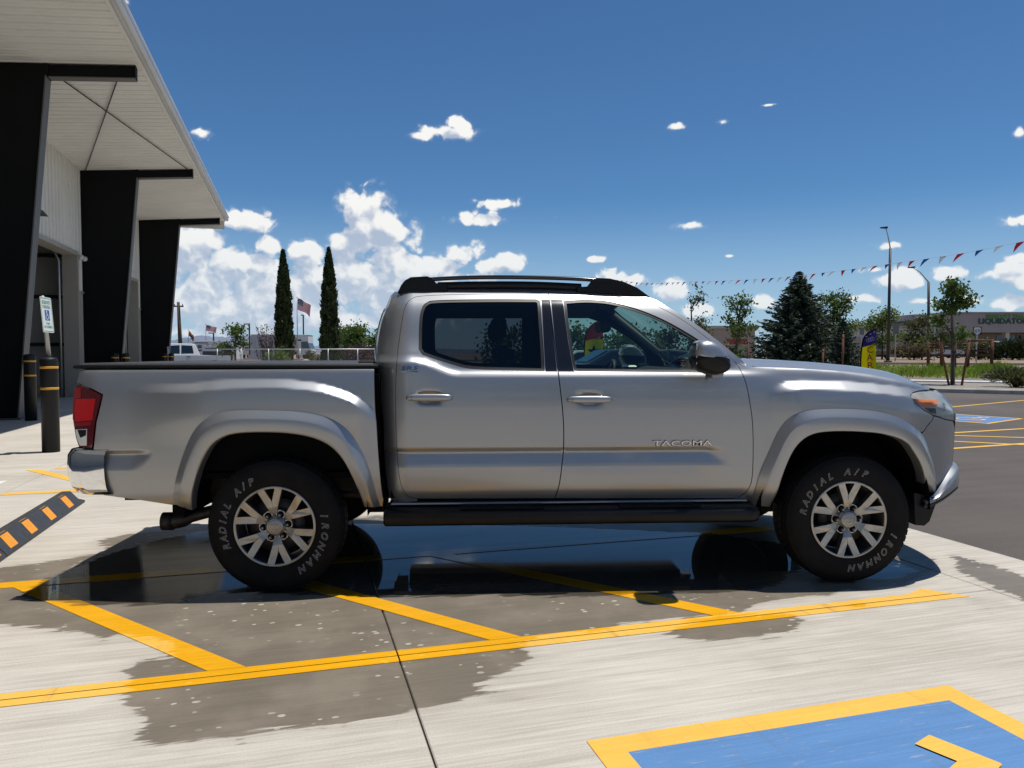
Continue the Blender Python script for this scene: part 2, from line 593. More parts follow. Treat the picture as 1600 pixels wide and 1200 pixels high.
def ground_surface(name, dry, wetc, paint=False):
    m = bpy.data.materials.new(name)
    m.use_nodes = True
    t = NT(m.node_tree)
    b = m.node_tree.nodes['Principled BSDF']
    co = lot_co(t)
    wet, pud_shade = wet_nodes(t, co)
    streak = t.noise(t.vmath('MULTIPLY', co, (1.8, 62.0, 1.0)), 1.0, 3.0, 0.65)
    streak2 = t.noise(t.vmath('MULTIPLY', co, (0.5, 12.0, 1.0)), 1.0, 4.0, 0.6)
    blot = t.noise(co, 0.9, 5.0, 0.6)
    fine = t.noise(co, 120.0, 2.0, 0.7)
    k = t.math('ADD', t.math('MULTIPLY', streak, 0.46), t.math('MULTIPLY', streak2, 0.22))
    k = t.math('ADD', k, t.math('MULTIPLY', blot, 0.34))
    k = t.math('ADD', k, t.math('MULTIPLY', t.math('SUBTRACT', fine, 0.5), 0.18))
    amp = 0.10 if paint else 0.24
    lo = tuple(c * (1 - amp * (1 + 0.12 * i)) for i, c in enumerate(dry))
    hi = tuple(min(0.95, c * (1 + amp * 0.8)) for c in dry)
    cd = t.mix(t.smooth(k, 0.32, 0.68), lo, hi)
    if not paint:
        # tyre scuffs and old drips
        sc = t.noise(t.vmath('MULTIPLY', co, (5.0, 0.35, 1.0)), 1.0, 4.0, 0.7)
        cd = t.mix(t.smooth(sc, 0.60, 0.74, 0.0, 0.22), cd, tuple(c * 0.55 for c in dry))
        dr = t.noise(co, 9.0, 2.0, 0.5)
        cd = t.mix(t.smooth(dr, 0.735, 0.755, 0.0, 0.35), cd, tuple(c * 0.45 for c in dry))
    else:
        ws = t.noise(t.vmath('MULTIPLY', co, (6.0, 60.0, 1.0)), 1.0, 4.0, 0.7)
        cd = t.mix(t.smooth(ws, 0.58, 0.70, 0.0, 0.42), cd, (0.50, 0.45, 0.37))
        tm = t.noise(t.vmath('MULTIPLY', co, (9.0, 0.5, 1.0)), 1.0, 4.0, 0.7)
        cd = t.mix(t.smooth(tm, 0.56, 0.74, 0.0, 0.35), cd, (0.16, 0.13, 0.10))
    cw = t.mix(t.smooth(k, 0.3, 0.7), tuple(c * 0.84 for c in wetc), tuple(c * 1.14 for c in wetc))
    if not paint:
        pat = t.noise(co, 2.6, 4.0, 0.6)
        cw = t.mix(t.smooth(pat, 0.40, 0.70, 0.0, 0.42), cw, tuple(c * 1.75 for c in wetc))
    col = t.mix(wet, cd, cw)
    col = t.mix(pud_shade, col, tuple(c * 0.40 for c in wetc))  # dark water colour, also painting the truck's shadow deeper
    t.set(b, 'Base Color', col)
    r = t.smooth(wet, 0, 1, 0.62 if paint else 0.85, 0.42, 'LINEAR')
    rr = t.n('ShaderNodeMix', data_type='FLOAT', ins={0: pud_shade, 2: r, 3: t.smooth(blot, 0.35, 0.65, 0.015, 0.10)})
    t.set(b, 'Roughness', rr.outputs[0])
    t.set(b, 'Specular IOR Level', t.math('MULTIPLY', t.smooth(pud_shade, 0, 1, 0.20, 0.24, 'LINEAR'), t.smooth(streak2, 0.30, 0.60, 0.55, 1.0)))
    dist = t.math('MULTIPLY', t.math('SUBTRACT', 1.0, pud_shade), t.smooth(wet, 0, 1, 0.0022, 0.0009, 'LINEAR'))
    h = t.math('ADD', t.math('MULTIPLY', streak, 1.0), t.math('MULTIPLY', fine, 0.5))
    bp = t.n('ShaderNodeBump', ins={'Strength': 1.0, 'Distance': dist, 'Height': h})
    t.set(b, 'Normal', bp.outputs[0])
    MATS[name] = m
    return m


M_CONC = ground_surface('concrete', (0.505, 0.475, 0.420), (0.172, 0.148, 0.116))
M_YEL = ground_surface('yellow_marking_paint', (0.80, 0.465, 0.085), (0.74, 0.36, 0.008), True)
M_BLUE = ground_surface('blue_marking_paint', (0.105, 0.235, 0.47), (0.03, 0.13, 0.36), True)
M_WHITE = ground_surface('white_marking_paint', (0.72, 0.72, 0.70), (0.6, 0.6, 0.58), True)


def asphalt_mat(name, c, speck=0.5):
    m = bpy.data.materials.new(name)
    m.use_nodes = True
    t = NT(m.node_tree)
    b = m.node_tree.nodes['Principled BSDF']
    co = lot_co(t)
    a = t.noise(co, 0.35, 4.0, 0.6)
    g = t.noise(co, 160.0, 2.0, 0.8)
    g2 = t.noise(co, 45.0, 2.0, 0.6)
    s = t.noise(t.vmath('MULTIPLY', co, (0.3, 3.0, 1.0)), 1.0, 3.0, 0.6)
    k = t.math('ADD', t.math('MULTIPLY', a, 0.4), t.math('MULTIPLY', g, speck))
    k = t.math('ADD', k, t.math('MULTIPLY', s, 0.25))
    col = t.mix(t.smooth(k, 0.35, 0.8), tuple(x * 0.72 for x in c), tuple(x * 1.35 for x in c))
    t.set(b, 'Base Color', col)
    t.set(b, 'Roughness', 0.9)
    t.set(b, 'Specular IOR Level', 0.25)
    bp = t.n('ShaderNodeBump', ins={'Strength': 0.8, 'Distance': 0.006, 'Height': t.math('ADD', g2, g)})
    t.set(b, 'Normal', bp.outputs[0])
    MATS[name] = m
    return m


M_ASPH = asphalt_mat('asphalt', (0.112, 0.098, 0.087))
M_ROAD = asphalt_mat('road_asphalt', (0.20, 0.185, 0.165), 0.3)
M_GRAVEL = mat('gravel', (0.30, 0.27, 0.23), 0.95, var=0.45, vscale=9.0, bump=0.03, bscale=18.0, detail=8)
M_DIRT = mat('dirt', (0.26, 0.19, 0.13), 0.95, var=0.35, vscale=0.8, bump=0.03, bscale=5.0, detail=8)
M_KERB = mat('kerb_concrete', (0.46, 0.43, 0.38), 0.85, var=0.2, vscale=2.0, bump=0.002, bscale=40.0)
M_JOINT = mat('joint_filler', (0.02, 0.02, 0.02), 0.9)


def lot_slab(u0, u1, v0, v1, name='slab', top=0.0, m=None, fine=False, th=0.09, parent=None):
    c = 0.004
    mb = MB()
    if not fine:
        mb.box((u0, v0, top - th), (u1, v1, top), ch=c)
        return mb.build(name, m or M_CONC, parent or pavement)
    nu, nv = max(2, int((u1 - u0) / 0.05)), max(2, int((v1 - v0) / 0.05))
    us = np.concatenate([[u0], np.linspace(u0 + c, u1 - c, nu), [u1]])
    vs = np.concatenate([[v0], np.linspace(v0 + c, v1 - c, nv), [v1]])
    pts = [(u, v, top - (c if (i in (0, nu + 1) or j in (0, nv + 1)) else 0)) for j, v in enumerate(vs) for i, u in enumerate(us)]
    W_ = nu + 2
    fs = [(j * W_ + i, j * W_ + i + 1, (j + 1) * W_ + i + 1, (j + 1) * W_ + i) for j in range(nv + 1) for i in range(nu + 1)]
    mb.add(pts, fs)
    mb.box((u0, v0, top - th), (u1, v1, top - c - 0.0006))
    o = mb.build(name, m or M_CONC, parent or pavement)
    P_ = np.array([p[:2] for p in mb.v])
    wet_attr(o.data, P_)
    return o


U_J = [-8.79, -5.72, -2.65, 0.42, 3.72]
V_J = [3.23 + 3.07 * k for k in range(-4, 14)]
g = 0.0035
bed_mb = MB()
bed_mb.box((-8.7, V_J[0], -0.085), (4.44, V_J[-1], -0.03))
bed_mb.build('joint_filler', M_JOINT, pavement)
for i in range(len(U_J) - 1):
    for j in range(len(V_J) - 1):
        u0, u1, v0, v1 = U_J[i] + g, U_J[i + 1] - g, V_J[j] + g, V_J[j + 1] - g
        if u1 < -6.0 and v0 > 10:
            continue
        near = (u1 > -3.3 and -0.5 < v0 < 6.5)
        lot_slab(u0, u1, v0, v1, fine=near)
for j in range(len(V_J) - 1):            # gutter pan along the asphalt edge
    lot_slab(3.72 + g, 4.45, V_J[j] + g - 1.15, V_J[j + 1] - g - 1.15, name='gutter_slab', fine=(0 < V_J[j] < 6.5))


def mark_poly(name, pts, m, z=0.003, parent=None, step=0.06):
    """flat painted shape on the pavement (lot coordinates), dense enough to carry the wetness"""
    outer = []
    for a, b in zip(pts, pts[1:] + pts[:1]):
        k = max(1, int(math.dist(a, b) / step))
        outer += [(a[0] + (b[0] - a[0]) * i / k, a[1] + (b[1] - a[1]) * i / k) for i in range(k)]
    n = len(outer)
    V_, _, F_, *_ = delaunay_2d_cdt([Vector(p) for p in outer], [(i, (i + 1) % n) for i in range(n)], [], 1, 1e-6)
    mb = MB()
    mb.add([(p.x, p.y, z) for p in V_], F_)
    # a coat of paint has a thin edge
    mb.add([(p[0], p[1], z) for p in outer] + [(p[0], p[1], 0.0005) for p in outer], [(i, n + i, n + (i + 1) % n, (i + 1) % n) for i in range(n)])
    o = mb.build(name, m, parent or pavement)
    wet_attr(o.data, np.array([p[:2] for p in mb.v]))
    return o


def ragged(a, b, w, m=M_YEL, name='parking_line', z=0.003, cut0=None, cut1=None):
    a, b = Vector(a), Vector(b)
    d = (b - a).normalized()
    nrm = Vector((-d.y, d.x)) * w / 2
    p = [a - nrm, b - nrm, b + nrm, a + nrm]
    return mark_poly(name, [tuple(q) for q in p], m, z)


# long lines with the sawn joint running through the paint
for vv in (3.23,):
    mark_poly('parking_line', [(-2.6, vv - 0.062), (0.4165, vv - 0.062), (0.4165, vv - 0.0035), (-2.6, vv - 0.0035)], M_YEL)
    mark_poly('parking_line', [(0.4235, vv - 0.062), (3.50, vv - 0.062), (3.46, vv - 0.0035), (0.4235, vv - 0.0035)], M_YEL)
    mark_poly('parking_line', [(-2.6, vv + 0.0035), (0.4165, vv + 0.0035), (0.4165, vv + 0.060), (-2.6, vv + 0.060)], M_YEL)
    mark_poly('parking_line', [(0.4235, vv + 0.0035), (3.45, vv + 0.0035), (3.36, vv + 0.12), (3.2, vv + 0.060), (0.4235, vv + 0.060)], M_YEL)
for (ub, ut) in ((-0.285, -1.46), (0.925, -0.25), (2.085, 0.91)):
    y0, y1 = 3.292, 4.79
    wv = 0.075
    mark_poly('parking_line', [(ub - wv, y0), (ub + wv, y0), (ut + wv, y1), (ut - wv, y1)], M_YEL, z=0.0031)
mark_poly('parking_line', [(-2.6, 4.792), (3.45, 4.792), (3.45, 4.91), (-2.6, 4.91)], M_YEL)
for (v0, v1) in ((8.03, 9.68),):
    mark_poly('parking_line', [(-2.64, v0 - 0.06), (3.45, v0 - 0.06), (3.45, v0 + 0.06), (-2.64, v0 + 0.06)], M_YEL, step=0.5)
    mark_poly('parking_line', [(-2.64, v1 - 0.06), (3.45, v1 - 0.06), (3.45, v1 + 0.06), (-2.64, v1 + 0.06)], M_YEL, step=0.5)
    for ub in (-1.75, -0.56, 0.63, 1.82):
        mark_poly('parking_line', [(ub - .075, v0 + 0.062), (ub + .075, v0 + 0.062), (ub - 1.1 + .075, v1 - 0.062), (ub - 1.1 - .075, v1 - 0.062)], M_YEL, z=0.0031, step=0.5)
mark_poly('white_marking', [glot(*p) for p in ((0, 752), (12, 751), (0, 757), (-40, 772), (-60, 770))], M_WHITE, step=0.5)


def isa_symbol(name, org, right, up, size, m, z=0.0065, w=0.085):
    """wheelchair symbol drawn as thick strokes in the plane of the pavement"""
    org, right, up = Vector(org), Vector(right), Vector(up)
    q = lambda x, y: org + right * (x * size) + up * (y * size)
    mb = MB()

    zz = [z]

    def stroke(pts, ww):
        # each piece of the stroke a hair above the last, mitred by a small overlap
        pts = [Vector(p) for p in pts]
        for a_, b_ in zip(pts, pts[1:]):
            d = (b_ - a_).normalized()
            nn = Vector((-d.y, d.x)) * ww / 2
            ext = d * ww * (0.42 if len(pts) < 10 else 0.05)
            zz[0] += 0.00006
            mb.add([tuple(q(*p).to_3d() + Vector((0, 0, zz[0]))) for p in (a_ - nn - ext, b_ - nn + ext, b_ + nn + ext, a_ + nn - ext)], [(0, 1, 2, 3)])
    stroke([(0.40 + 0.075 * math.cos(a), 0.92 + 0.075 * math.sin(a)) for a in np.linspace(0, 2 * math.pi, 20)], 0.07)
    stroke([(0.40, 0.82), (0.45, 0.47), (0.71, 0.47), (0.83, 0.20), (0.94, 0.24)], w)
    stroke([(0.42, 0.665), (0.64, 0.665)], w * 0.8)
    stroke([(0.43 + 0.26 * math.cos(a), 0.30 + 0.26 * math.sin(a)) for a in np.linspace(R(135), R(345), 24)], w)
    return mb.build(name, m, pavement)


bx = (0.94, 2.48, 0.80, 2.33)
bw = 0.105
mark_poly('blue_field', [(bx[0] + bw, bx[2] + bw), (bx[1] - bw, bx[2] + bw), (bx[1] - bw, bx[3] - bw), (bx[0] + bw, bx[3] - bw)], M_BLUE, 0.0028)
for q in ([(bx[0], bx[3] - bw), (bx[1], bx[3] - bw), (bx[1], bx[3]), (bx[0], bx[3])], [(bx[0], bx[2]), (bx[1], bx[2]), (bx[1], bx[2] + bw), (bx[0], bx[2] + bw)],
          [(bx[0], bx[2] + bw), (bx[0] + bw, bx[2] + bw), (bx[0] + bw, bx[3] - bw), (bx[0], bx[3] - bw)],
          [(bx[1] - bw, bx[2] + bw), (bx[1], bx[2] + bw), (bx[1], bx[3] - bw), (bx[1] - bw, bx[3] - bw)]):
    mark_poly('blue_field_border', q, M_YEL, 0.003)
isa_symbol('wheelchair_symbol', (2.335, 0.865), (0, 1), (-1, 0), 1.18, M_YEL)

# ------------------------------------------------------------------ asphalt lot and the land beyond, laid out along the road
RD = Vector((-0.832, 0.555, 0.0)).normalized()
RN = Vector((RD.y, -RD.x, 0.0))
RN = Vector((0.555, 0.832, 0.0)).normalized()


def road_strip(name, prof, r0, r1, m, kind='structure', label=None, nr=2):
    """profile of (n, z) pulled along the road direction"""
    mb = MB()
    rings = []
    for r in np.linspace(r0, r1, nr):
        rings.append([tuple(RN * n + RD * r + Vector((0, 0, z))) for n, z in prof])
    mb.loft(rings, closed=False)
    o = mb.build(name, m)
    o['kind'] = kind
    if label:
        o['label'] = label
    return o


def bank_z(n):
    return float(np.interp(n, [-1e5, 47, 60, 70, 90, 1e5], [-0.05, -0.05, 0.50, 0.68, 0.72, 0.72]))


road_strip('ground', [(n, bank_z(n)) for n in (-900, -60, 46, 47, 50, 54, 60, 65, 70, 90, 200, 900, 9000)], -6000, 6000, M_DIRT, label='dry brown ground reaching to the horizon')
road_strip('asphalt_lot', [(-55, -0.012), (29.2, -0.012)], -110, 110, M_ASPH, label='brownish asphalt parking lot beyond the concrete')
KB = MB()
for k in range(-22, 30):
    r0, r1 = k * 3.0, k * 3.0 + 2.985
    ring = lambda r: [tuple(RN * n + RD * r + Vector((0, 0, z))) for n, z in ((29.2, -0.04), (29.2, 0.11), (29.23, 0.14), (29.38, 0.14), (29.38, -0.04))]
    KB.loft([ring(r0), ring(r1)], True, True)
o = KB.build('kerb', M_KERB)
tag(o, 'low concrete kerb along the far edge of the asphalt lot', kind='structure')
road_strip('gravel_strip', [(29.38, 0.10), (36.3, 0.10)], -70, 100, M_GRAVEL, label='grey gravel planting strip behind the kerb')
road_strip('sidewalk', [(36.3, 0.05), (36.3, 0.15), (37.8, 0.15), (37.8, -0.03)], -90, 110, mat('sidewalk_concrete', (0.62, 0.60, 0.56), 0.85, var=0.12, vscale=1.5), label='pale concrete sidewalk beside the road')
road_strip('road', [(37.8, -0.02), (47.0, -0.02)], -400, 400, M_ROAD, label='grey asphalt road crossing behind the lot')
for (pa, pb) in (((1490, 635), (1600, 625)), ((1497, 675), (1600, 669)), ((1497, 680), (1600, 683)), ((1497, 689), (1600, 694)), ((1497, 699), (1600, 692))):
    a, b = Vector(glot(*pa)), Vector(glot(*pb))
    d = (b - a).normalized()
    if pa[1] > 640:
        a, b = a - d * 1.8, b + d * 1.5
    else:
        a, b = a - d * 2.0, b + d * 1.0
    nrm = Vector((-d.y, d.x)) * 0.05
    zz = -0.006 - 0.0005 * (pa[1] % 7)
    mb = MB()
    mb.add([tuple(p.to_3d() + Vector((0, 0, zz))) for p in (a - nrm, b - nrm, b + nrm, a + nrm)], [(0, 1, 2, 3)])
    mb.build('parking_line', M_YEL, pavement)
# blue accessible box painted on the asphalt
qs = [glot(*p) for p in ((1470, 645), (1500, 645.6), (1597, 653.5), (1545, 660.5), (1480, 657))]
cx = (Vector(glot(1490, 648)) + Vector(glot(1545, 661))) / 2
e = [Vector(glot(*p)) for p in ((1490, 646), (1600, 653.5), (1545, 661.5))]
o4 = e[0] + (e[2] - e[1])
corners = [e[0], e[1], e[2], o4]
ctr = sum(corners, Vector((0, 0))) / 4
for nm, sc, mm, zz in (('blue_field_border', 1.0, M_YEL, -0.0075), ('blue_field', 0.88, M_BLUE, -0.0045)):
    mb = MB()
    mb.add([((ctr + (c - ctr) * sc).x, (ctr + (c - ctr) * sc).y, zz) for c in corners], [(0, 1, 2, 3)])
    mb.build(nm, mm, pavement)
ex, ey = (corners[0] - corners[1]).normalized(), (corners[1] - corners[2]).normalized()
sz = min((corners[0] - corners[1]).length, (corners[1] - corners[2]).length) * 0.72
s_o = isa_symbol('wheelchair_symbol', ctr - ex * sz / 2 - ey * sz / 2, ex, ey, sz, M_YEL, z=-0.0018)

# ================================================================== PICKUP TRUCK
def paint_mat(name, base, rough=0.33):
    m = bpy.data.materials.new(name)
    m.use_nodes = True
    t = NT(m.node_tree)
    b = m.node_tree.nodes['Principled BSDF']
    out = [n_ for n_ in m.node_tree.nodes if n_.type == 'OUTPUT_MATERIAL'][0]
    co = t.n('ShaderNodeTexCoord').outputs['Object']
    fl = t.noise(co, 900.0, 1.0, 0.5)
    sepz = t.n('ShaderNodeSeparateXYZ', ins={0: co})
    # road dust and dried water spots, more of them low on the panels
    dn = t.noise(co, 14.0, 5.0, 0.65)
    vo = t.n('ShaderNodeTexVoronoi', ins={'Vector': co, 'Scale': 70.0}).outputs['Distance']
    spots = t.math('MULTIPLY', t.smooth(vo, 0.22, 0.12), t.smooth(t.noise(co, 5.0, 2.0, 0.5), 0.50, 0.66))
    dust = t.math('MULTIPLY', t.smooth(dn, 0.42, 0.75), t.smooth(sepz.outputs[2], 1.15, 0.45, 0.15, 1.0))
    dust = t.math('MULTIPLY', t.math('MAXIMUM', dust, t.math('MULTIPLY', spots, 0.5)), 0.10)
    wav = t.math('ADD', t.noise(co, 3.2, 2.0, 0.5), t.math('MULTIPLY', t.noise(co, 220.0, 1.0, 0.5), 0.014))
    bp = t.n('ShaderNodeBump', ins={'Strength': 0.35, 'Distance': 0.003, 'Height': wav}).outputs[0]
    col = t.mix(fl, tuple(c * 0.90 for c in base), tuple(c * 1.10 for c in base))
    col = t.mix(t.math('MULTIPLY', dust, 0.12), col, (0.36, 0.33, 0.28))
    b2 = t.n('ShaderNodeBsdfPrincipled')
    for k_, nd in ((0, b), (1, b2)):
        t.set(nd, 'Base Color', col)
        t.set(nd, 'Metallic', 0.90 if k_ == 0 else 0.72)
        t.set(nd, 'Roughness', t.smooth(dust, 0, 1, rough if k_ == 0 else 0.52, (rough if k_ == 0 else 0.52) + 0.14, 'LINEAR'))
        t.set(nd, 'Coat Weight', 0.55)
        t.set(nd, 'Coat Roughness', t.smooth(dust, 0, 1, 0.02, 0.16, 'LINEAR'))
        t.set(nd, 'Normal', bp)
    mx = t.n('ShaderNodeMixShader', ins={0: 0.50, 1: b.outputs[0], 2: b2.outputs[0]})
    m.node_tree.links.new(mx.outputs[0], out.inputs[0])
    MATS[name] = m
    return m


M_PAINT = paint_mat('silver_paint', (0.350, 0.361, 0.377))
M_BLACKP = mat('black_plastic', (0.0055, 0.0055, 0.0065), 0.42, spec=0.28, var=0.3, vscale=30, bump=0.0004, bscale=300)
M_GLOSSB = mat('gloss_black', (0.012, 0.012, 0.014), 0.18, coat=0.4)
M_MATTEB = mat('matte_black', (0.004, 0.004, 0.0045), 0.85, spec=0.12)
M_RUBBER = mat('tyre_rubber', (0.0065, 0.0065, 0.007), 0.75, var=0.4, vscale=12, bump=0.0006, bscale=120, spec=0.22)
M_TRIM = mat('black_rubber_trim', (0.02, 0.02, 0.021), 0.5)
M_CHROME = mat('chrome', (0.82, 0.83, 0.85), 0.06, 1.0, var=0.03)
M_ALLOY = mat('machined_alloy', (0.40, 0.385, 0.36), 0.36, 0.8, var=0.22, vscale=14, rough_var=0.06)
M_ALLOYD = mat('painted_alloy_pocket', (0.13, 0.13, 0.135), 0.42, 0.6, var=0.2, vscale=20)
M_STEEL = mat('dark_steel', (0.05, 0.047, 0.045), 0.6, 0.4, var=0.4, vscale=15)
M_NUT = mat('lug_nut_steel', (0.22, 0.22, 0.225), 0.3, 0.9)
M_LETTER = mat('raised_white_letter', (0.55, 0.54, 0.51), 0.7, var=0.3, vscale=60)
M_GLASS = glass_mat('clear_tinted_glass', (0.56, 0.68, 0.63), ior=1.65)
M_PRIV = glass_mat('privacy_glass', (0.25, 0.27, 0.28), ior=1.5)
M_LENS = glass_mat('lamp_lens', (0.98, 0.98, 0.98), ior=1.22)
M_REDL = mat('red_lamp', (0.33, 0.004, 0.006), 0.16, coat=0.9, spec=0.6)
M_REDB = mat('bright_red_reflector', (0.62, 0.006, 0.01), 0.12, coat=0.8)
M_REDD = mat('dark_red_lens', (0.10, 0.003, 0.005), 0.15, coat=0.9)
M_AMBER = mat('amber_reflector', (0.85, 0.26, 0.07), 0.25, coat=0.8)
M_LAMPW = mat('lamp_reflector', (0.80, 0.81, 0.78), 0.3, 0.0)
M_SEAT = mat('seat_cloth', (0.055, 0.055, 0.058), 0.9, var=0.3, vscale=40)
M_INT = mat('interior_plastic', (0.035, 0.035, 0.037), 0.7)
M_HEAD = mat('headliner', (0.24, 0.235, 0.22), 0.95)
M_TONN = mat('tonneau_vinyl', (0.045, 0.046, 0.05), 0.55, var=0.2, vscale=20, bump=0.0006, bscale=200)

TR_YAW = math.atan2(0.173, 3.2208)
TC, TS = math.cos(TR_YAW), math.sin(TR_YAW)
TR_ORG = Vector((-1.2999 - TS * 0.90, 4.0893 + TC * 0.90, 0.0))
truck = thing('pickup_truck', 'silver four door pickup truck with black roof rails parked across the yellow hatching', 'pickup truck', TR_ORG, TR_YAW)


def tl(p):
    """world point to truck axes: s forward, w out of the near side, z up"""
    q = p - TR_ORG
    return q.x * TC + q.y * TS, -(-q.x * TS + q.y * TC), p.z


def P_at(px, py, w):
    d = ray(px, py)
    o = Vector((0, 0, CAM_H))
    w0 = tl(o)[2 - 1]
    w1 = tl(o + d)[1]
    t = (w - w0) / (w1 - w0)
    s, _, z = tl(o + d * t)
    return s, z


def smoothstep(a, b, x):
    t = np.clip((x - a) / (b - a), 0, 1)
    return t * t * (3 - 2 * t)


def ramp(a, b, x):
    """straight ramp with short rounded ends"""
    t = np.clip((x - a) / (b - a), 0, 1)
    return 0.35 * t * t * (3 - 2 * t) + 0.65 * t


def pchip(xs, ys):
    xs, ys = np.array(xs, float), np.array(ys, float)
    h = np.diff(xs)
    d = np.diff(ys) / h
    m = np.zeros_like(ys)
    for i in range(1, len(xs) - 1):
        if d[i - 1] * d[i] > 0:
            w1, w2 = 2 * h[i] + h[i - 1], h[i] + 2 * h[i - 1]
            m[i] = (w1 + w2) / (w1 / d[i - 1] + w2 / d[i])
    m[0], m[-1] = d[0], d[-1]

    def f(x):
        x = np.clip(x, xs[0], xs[-1])
        i = np.clip(np.searchsorted(xs, x) - 1, 0, len(h) - 1)
        t = (x - xs[i]) / h[i]
        t2, t3 = t * t, t * t * t
        return (2 * t3 - 3 * t2 + 1) * ys[i] + (t3 - 2 * t2 + t) * h[i] * m[i] + (-2 * t3 + 3 * t2) * ys[i + 1] + (t3 - t2) * h[i] * m[i + 1]
    return f


PR_CAB = pchip([.40, .46, .51, .56, .65, .75, .85, .95, 1.03, 1.10, 1.16, 1.183, 1.20, 1.222, 1.235, 1.30, 1.40, 1.50, 1.57, 1.61, 1.64, 1.665, 1.69, 1.71],
               [.770, .806, .838, .860, .874, .881, .886, .8895, .890, .8865, .8805, .876, .866, .846, .838, .815, .778, .738, .703, .675, .643, .616, .588, .56])
PR_FEN = pchip([.40, .46, .51, .56, .65, .75, .85, .95, 1.03, 1.09, 1.13, 1.16, 1.19, 1.215, 1.235, 1.250, 1.26],
               [.770, .806, .838, .860, .874, .881, .886, .8895, .889, .884, .874, .862, .848, .836, .822, .795, .74])
PR_BED = pchip([.40, .46, .51, .56, .65, .75, .85, .95, 1.03, 1.10, 1.16, 1.20, 1.225, 1.238, 1.245],
               [.80, .822, .846, .862, .876, .883, .887, .889, .888, .884, .877, .870, .862, .850, .83])
RIDGE_R = pchip([-.9, -.55, -.40, -.30, 0.0, .22, .36, .45, .52, .6], [1.10, 1.105, 1.112, 1.124, 1.130, 1.112, 1.075, 1.035, .975, .90])
RIDGE_F = pchip([2.70, 2.80, 2.88, 2.98, 3.2, 3.45, 3.62, 3.9], [1.06, 1.085, 1.108, 1.114, 1.112, 1.10, 1.088, 1.06])
HANDLES = []        # (s, z) of the scoops behind the door handles, filled below


def front_drop(s):
    return np.interp(s, [2.6, 2.8, 3.0, 3.2, 3.4, 3.55, 3.7, 3.85, 4.1], [0, 0, .006, .022, .050, .078, .112, .152, .22])


REGION = [None]


def W(s, z):
    """half width of the body side at station s and height z"""
    s, z = np.asarray(s, float), np.asarray(z, float)
    kick = 0.085 * smoothstep(1.02, 0.72, s) * np.exp(-((z - 1.25) / 0.10) ** 2)
    cab = PR_CAB(z - kick)
    # plan: the cab rounds off towards the bed
    cab = cab - 0.085 * np.clip((0.735 - s) / 0.14, 0, 1.5) ** 2.2
    # greenhouse narrows towards the windscreen
    cab = cab - 0.035 * smoothstep(1.25, 1.65, z) * smoothstep(1.3, 2.6, s)
    zf = z + front_drop(s) * smoothstep(0.78, 1.10, z)
    fen = PR_FEN(zf)
    bed = PR_BED(z)
    is_bed = (s < 0.585) if REGION[0] is None else (np.zeros_like(s) > 1)
    w = np.where(is_bed, bed, cab + (fen - cab) * smoothstep(2.56, 2.90, s) * (s > 2.3))
    # lower pocket line on doors and rear quarter
    mp = smoothstep(2.53, 2.40, s - 0.9 * np.clip(0.765 - z, -.03, .2)) * (~is_bed) + smoothstep(-0.66, -0.76, s + 0.7 * np.clip(0.765 - z, -.03, .2)) * (s < 0.3)
    pk = np.interp(z, [.60, .682, .700, .757, .768, .790, .797, .83], [0, 0, -.0035, -.0205, -.0215, -.0035, -.0008, 0])
    w = w + pk * mp
    # blistered arches
    zr = RIDGE_R(s)
    br = ramp(zr + 0.052, zr - 0.002, z) * smoothstep(-0.80, -0.36, s) * smoothstep(0.585, 0.43, s)
    zq = RIDGE_F(s) - front_drop(s) * 0.25
    bf = ramp(zq + 0.056, zq - 0.002, z) * smoothstep(2.74, 2.94, s)
    w = w + 0.050 * (br - smoothstep(1.0, 0.80, z) * 0.35 * br) * is_bed + 0.046 * (bf - smoothstep(1.0, 0.8, z) * 0.35 * bf) * (s > 2.5) * smoothstep(4.0, 3.55, s)
    # front and rear corners in plan
    w = w - (0.268 + 0.05 * smoothstep(0.95, 1.10, z)) * np.clip((s - 3.50) / 0.55, 0, 1.2) ** 2.4
    w = w - 0.075 * np.clip((-0.93 - s) / 0.20, 0, 1.3) ** 2.2
    for (hs, hz) in HANDLES:
        w = w - 0.020 * np.exp(-((np.abs(s - hs) / 0.062) ** 4) - ((np.abs(z - hz) / 0.031) ** 4))
    return w


def PS(px, py, off=0.0):
    """photo pixel to the (s, z) where its ray meets the body side"""
    o = Vector((0, 0, CAM_H))
    d = ray(px, py)
    t0 = (1.25 - tl(o)[1]) / (tl(o + d)[1] - tl(o)[1])
    t1 = (0.30 - tl(o)[1]) / (tl(o + d)[1] - tl(o)[1])
    ts = np.linspace(t0, t1, 400)
    s0, w0, _ = tl(o)
    s1, w1, z1 = tl(o + d)
    ss, ww, zz = s0 + (s1 - s0) * ts, w0 + (w1 - w0) * ts, CAM_H + (z1 - CAM_H) * ts
    g_ = ww - (W(ss, zz) + off)
    i = np.argmax(g_ < 0)
    if i == 0:
        i = int(np.argmin(np.abs(g_)))
        return float(ss[i]), float(zz[i])
    k = g_[i - 1] / (g_[i - 1] - g_[i])
    return float(ss[i - 1] + (ss[i] - ss[i - 1]) * k), float(zz[i - 1] + (zz[i] - zz[i - 1]) * k)


def nose_edge(z):
    """station where the side turns into the front face"""
    return 4.0 - 0.10 * float(smoothstep(0.98, 1.14, z))


def PSL(pts, off=0.0):
    out = [PS(x, y, off) for x, y in pts]
    return [(min(s_, nose_edge(z_)), z_) for s_, z_ in out]


HANDLES += [PS(671, 621), PS(921, 624)]


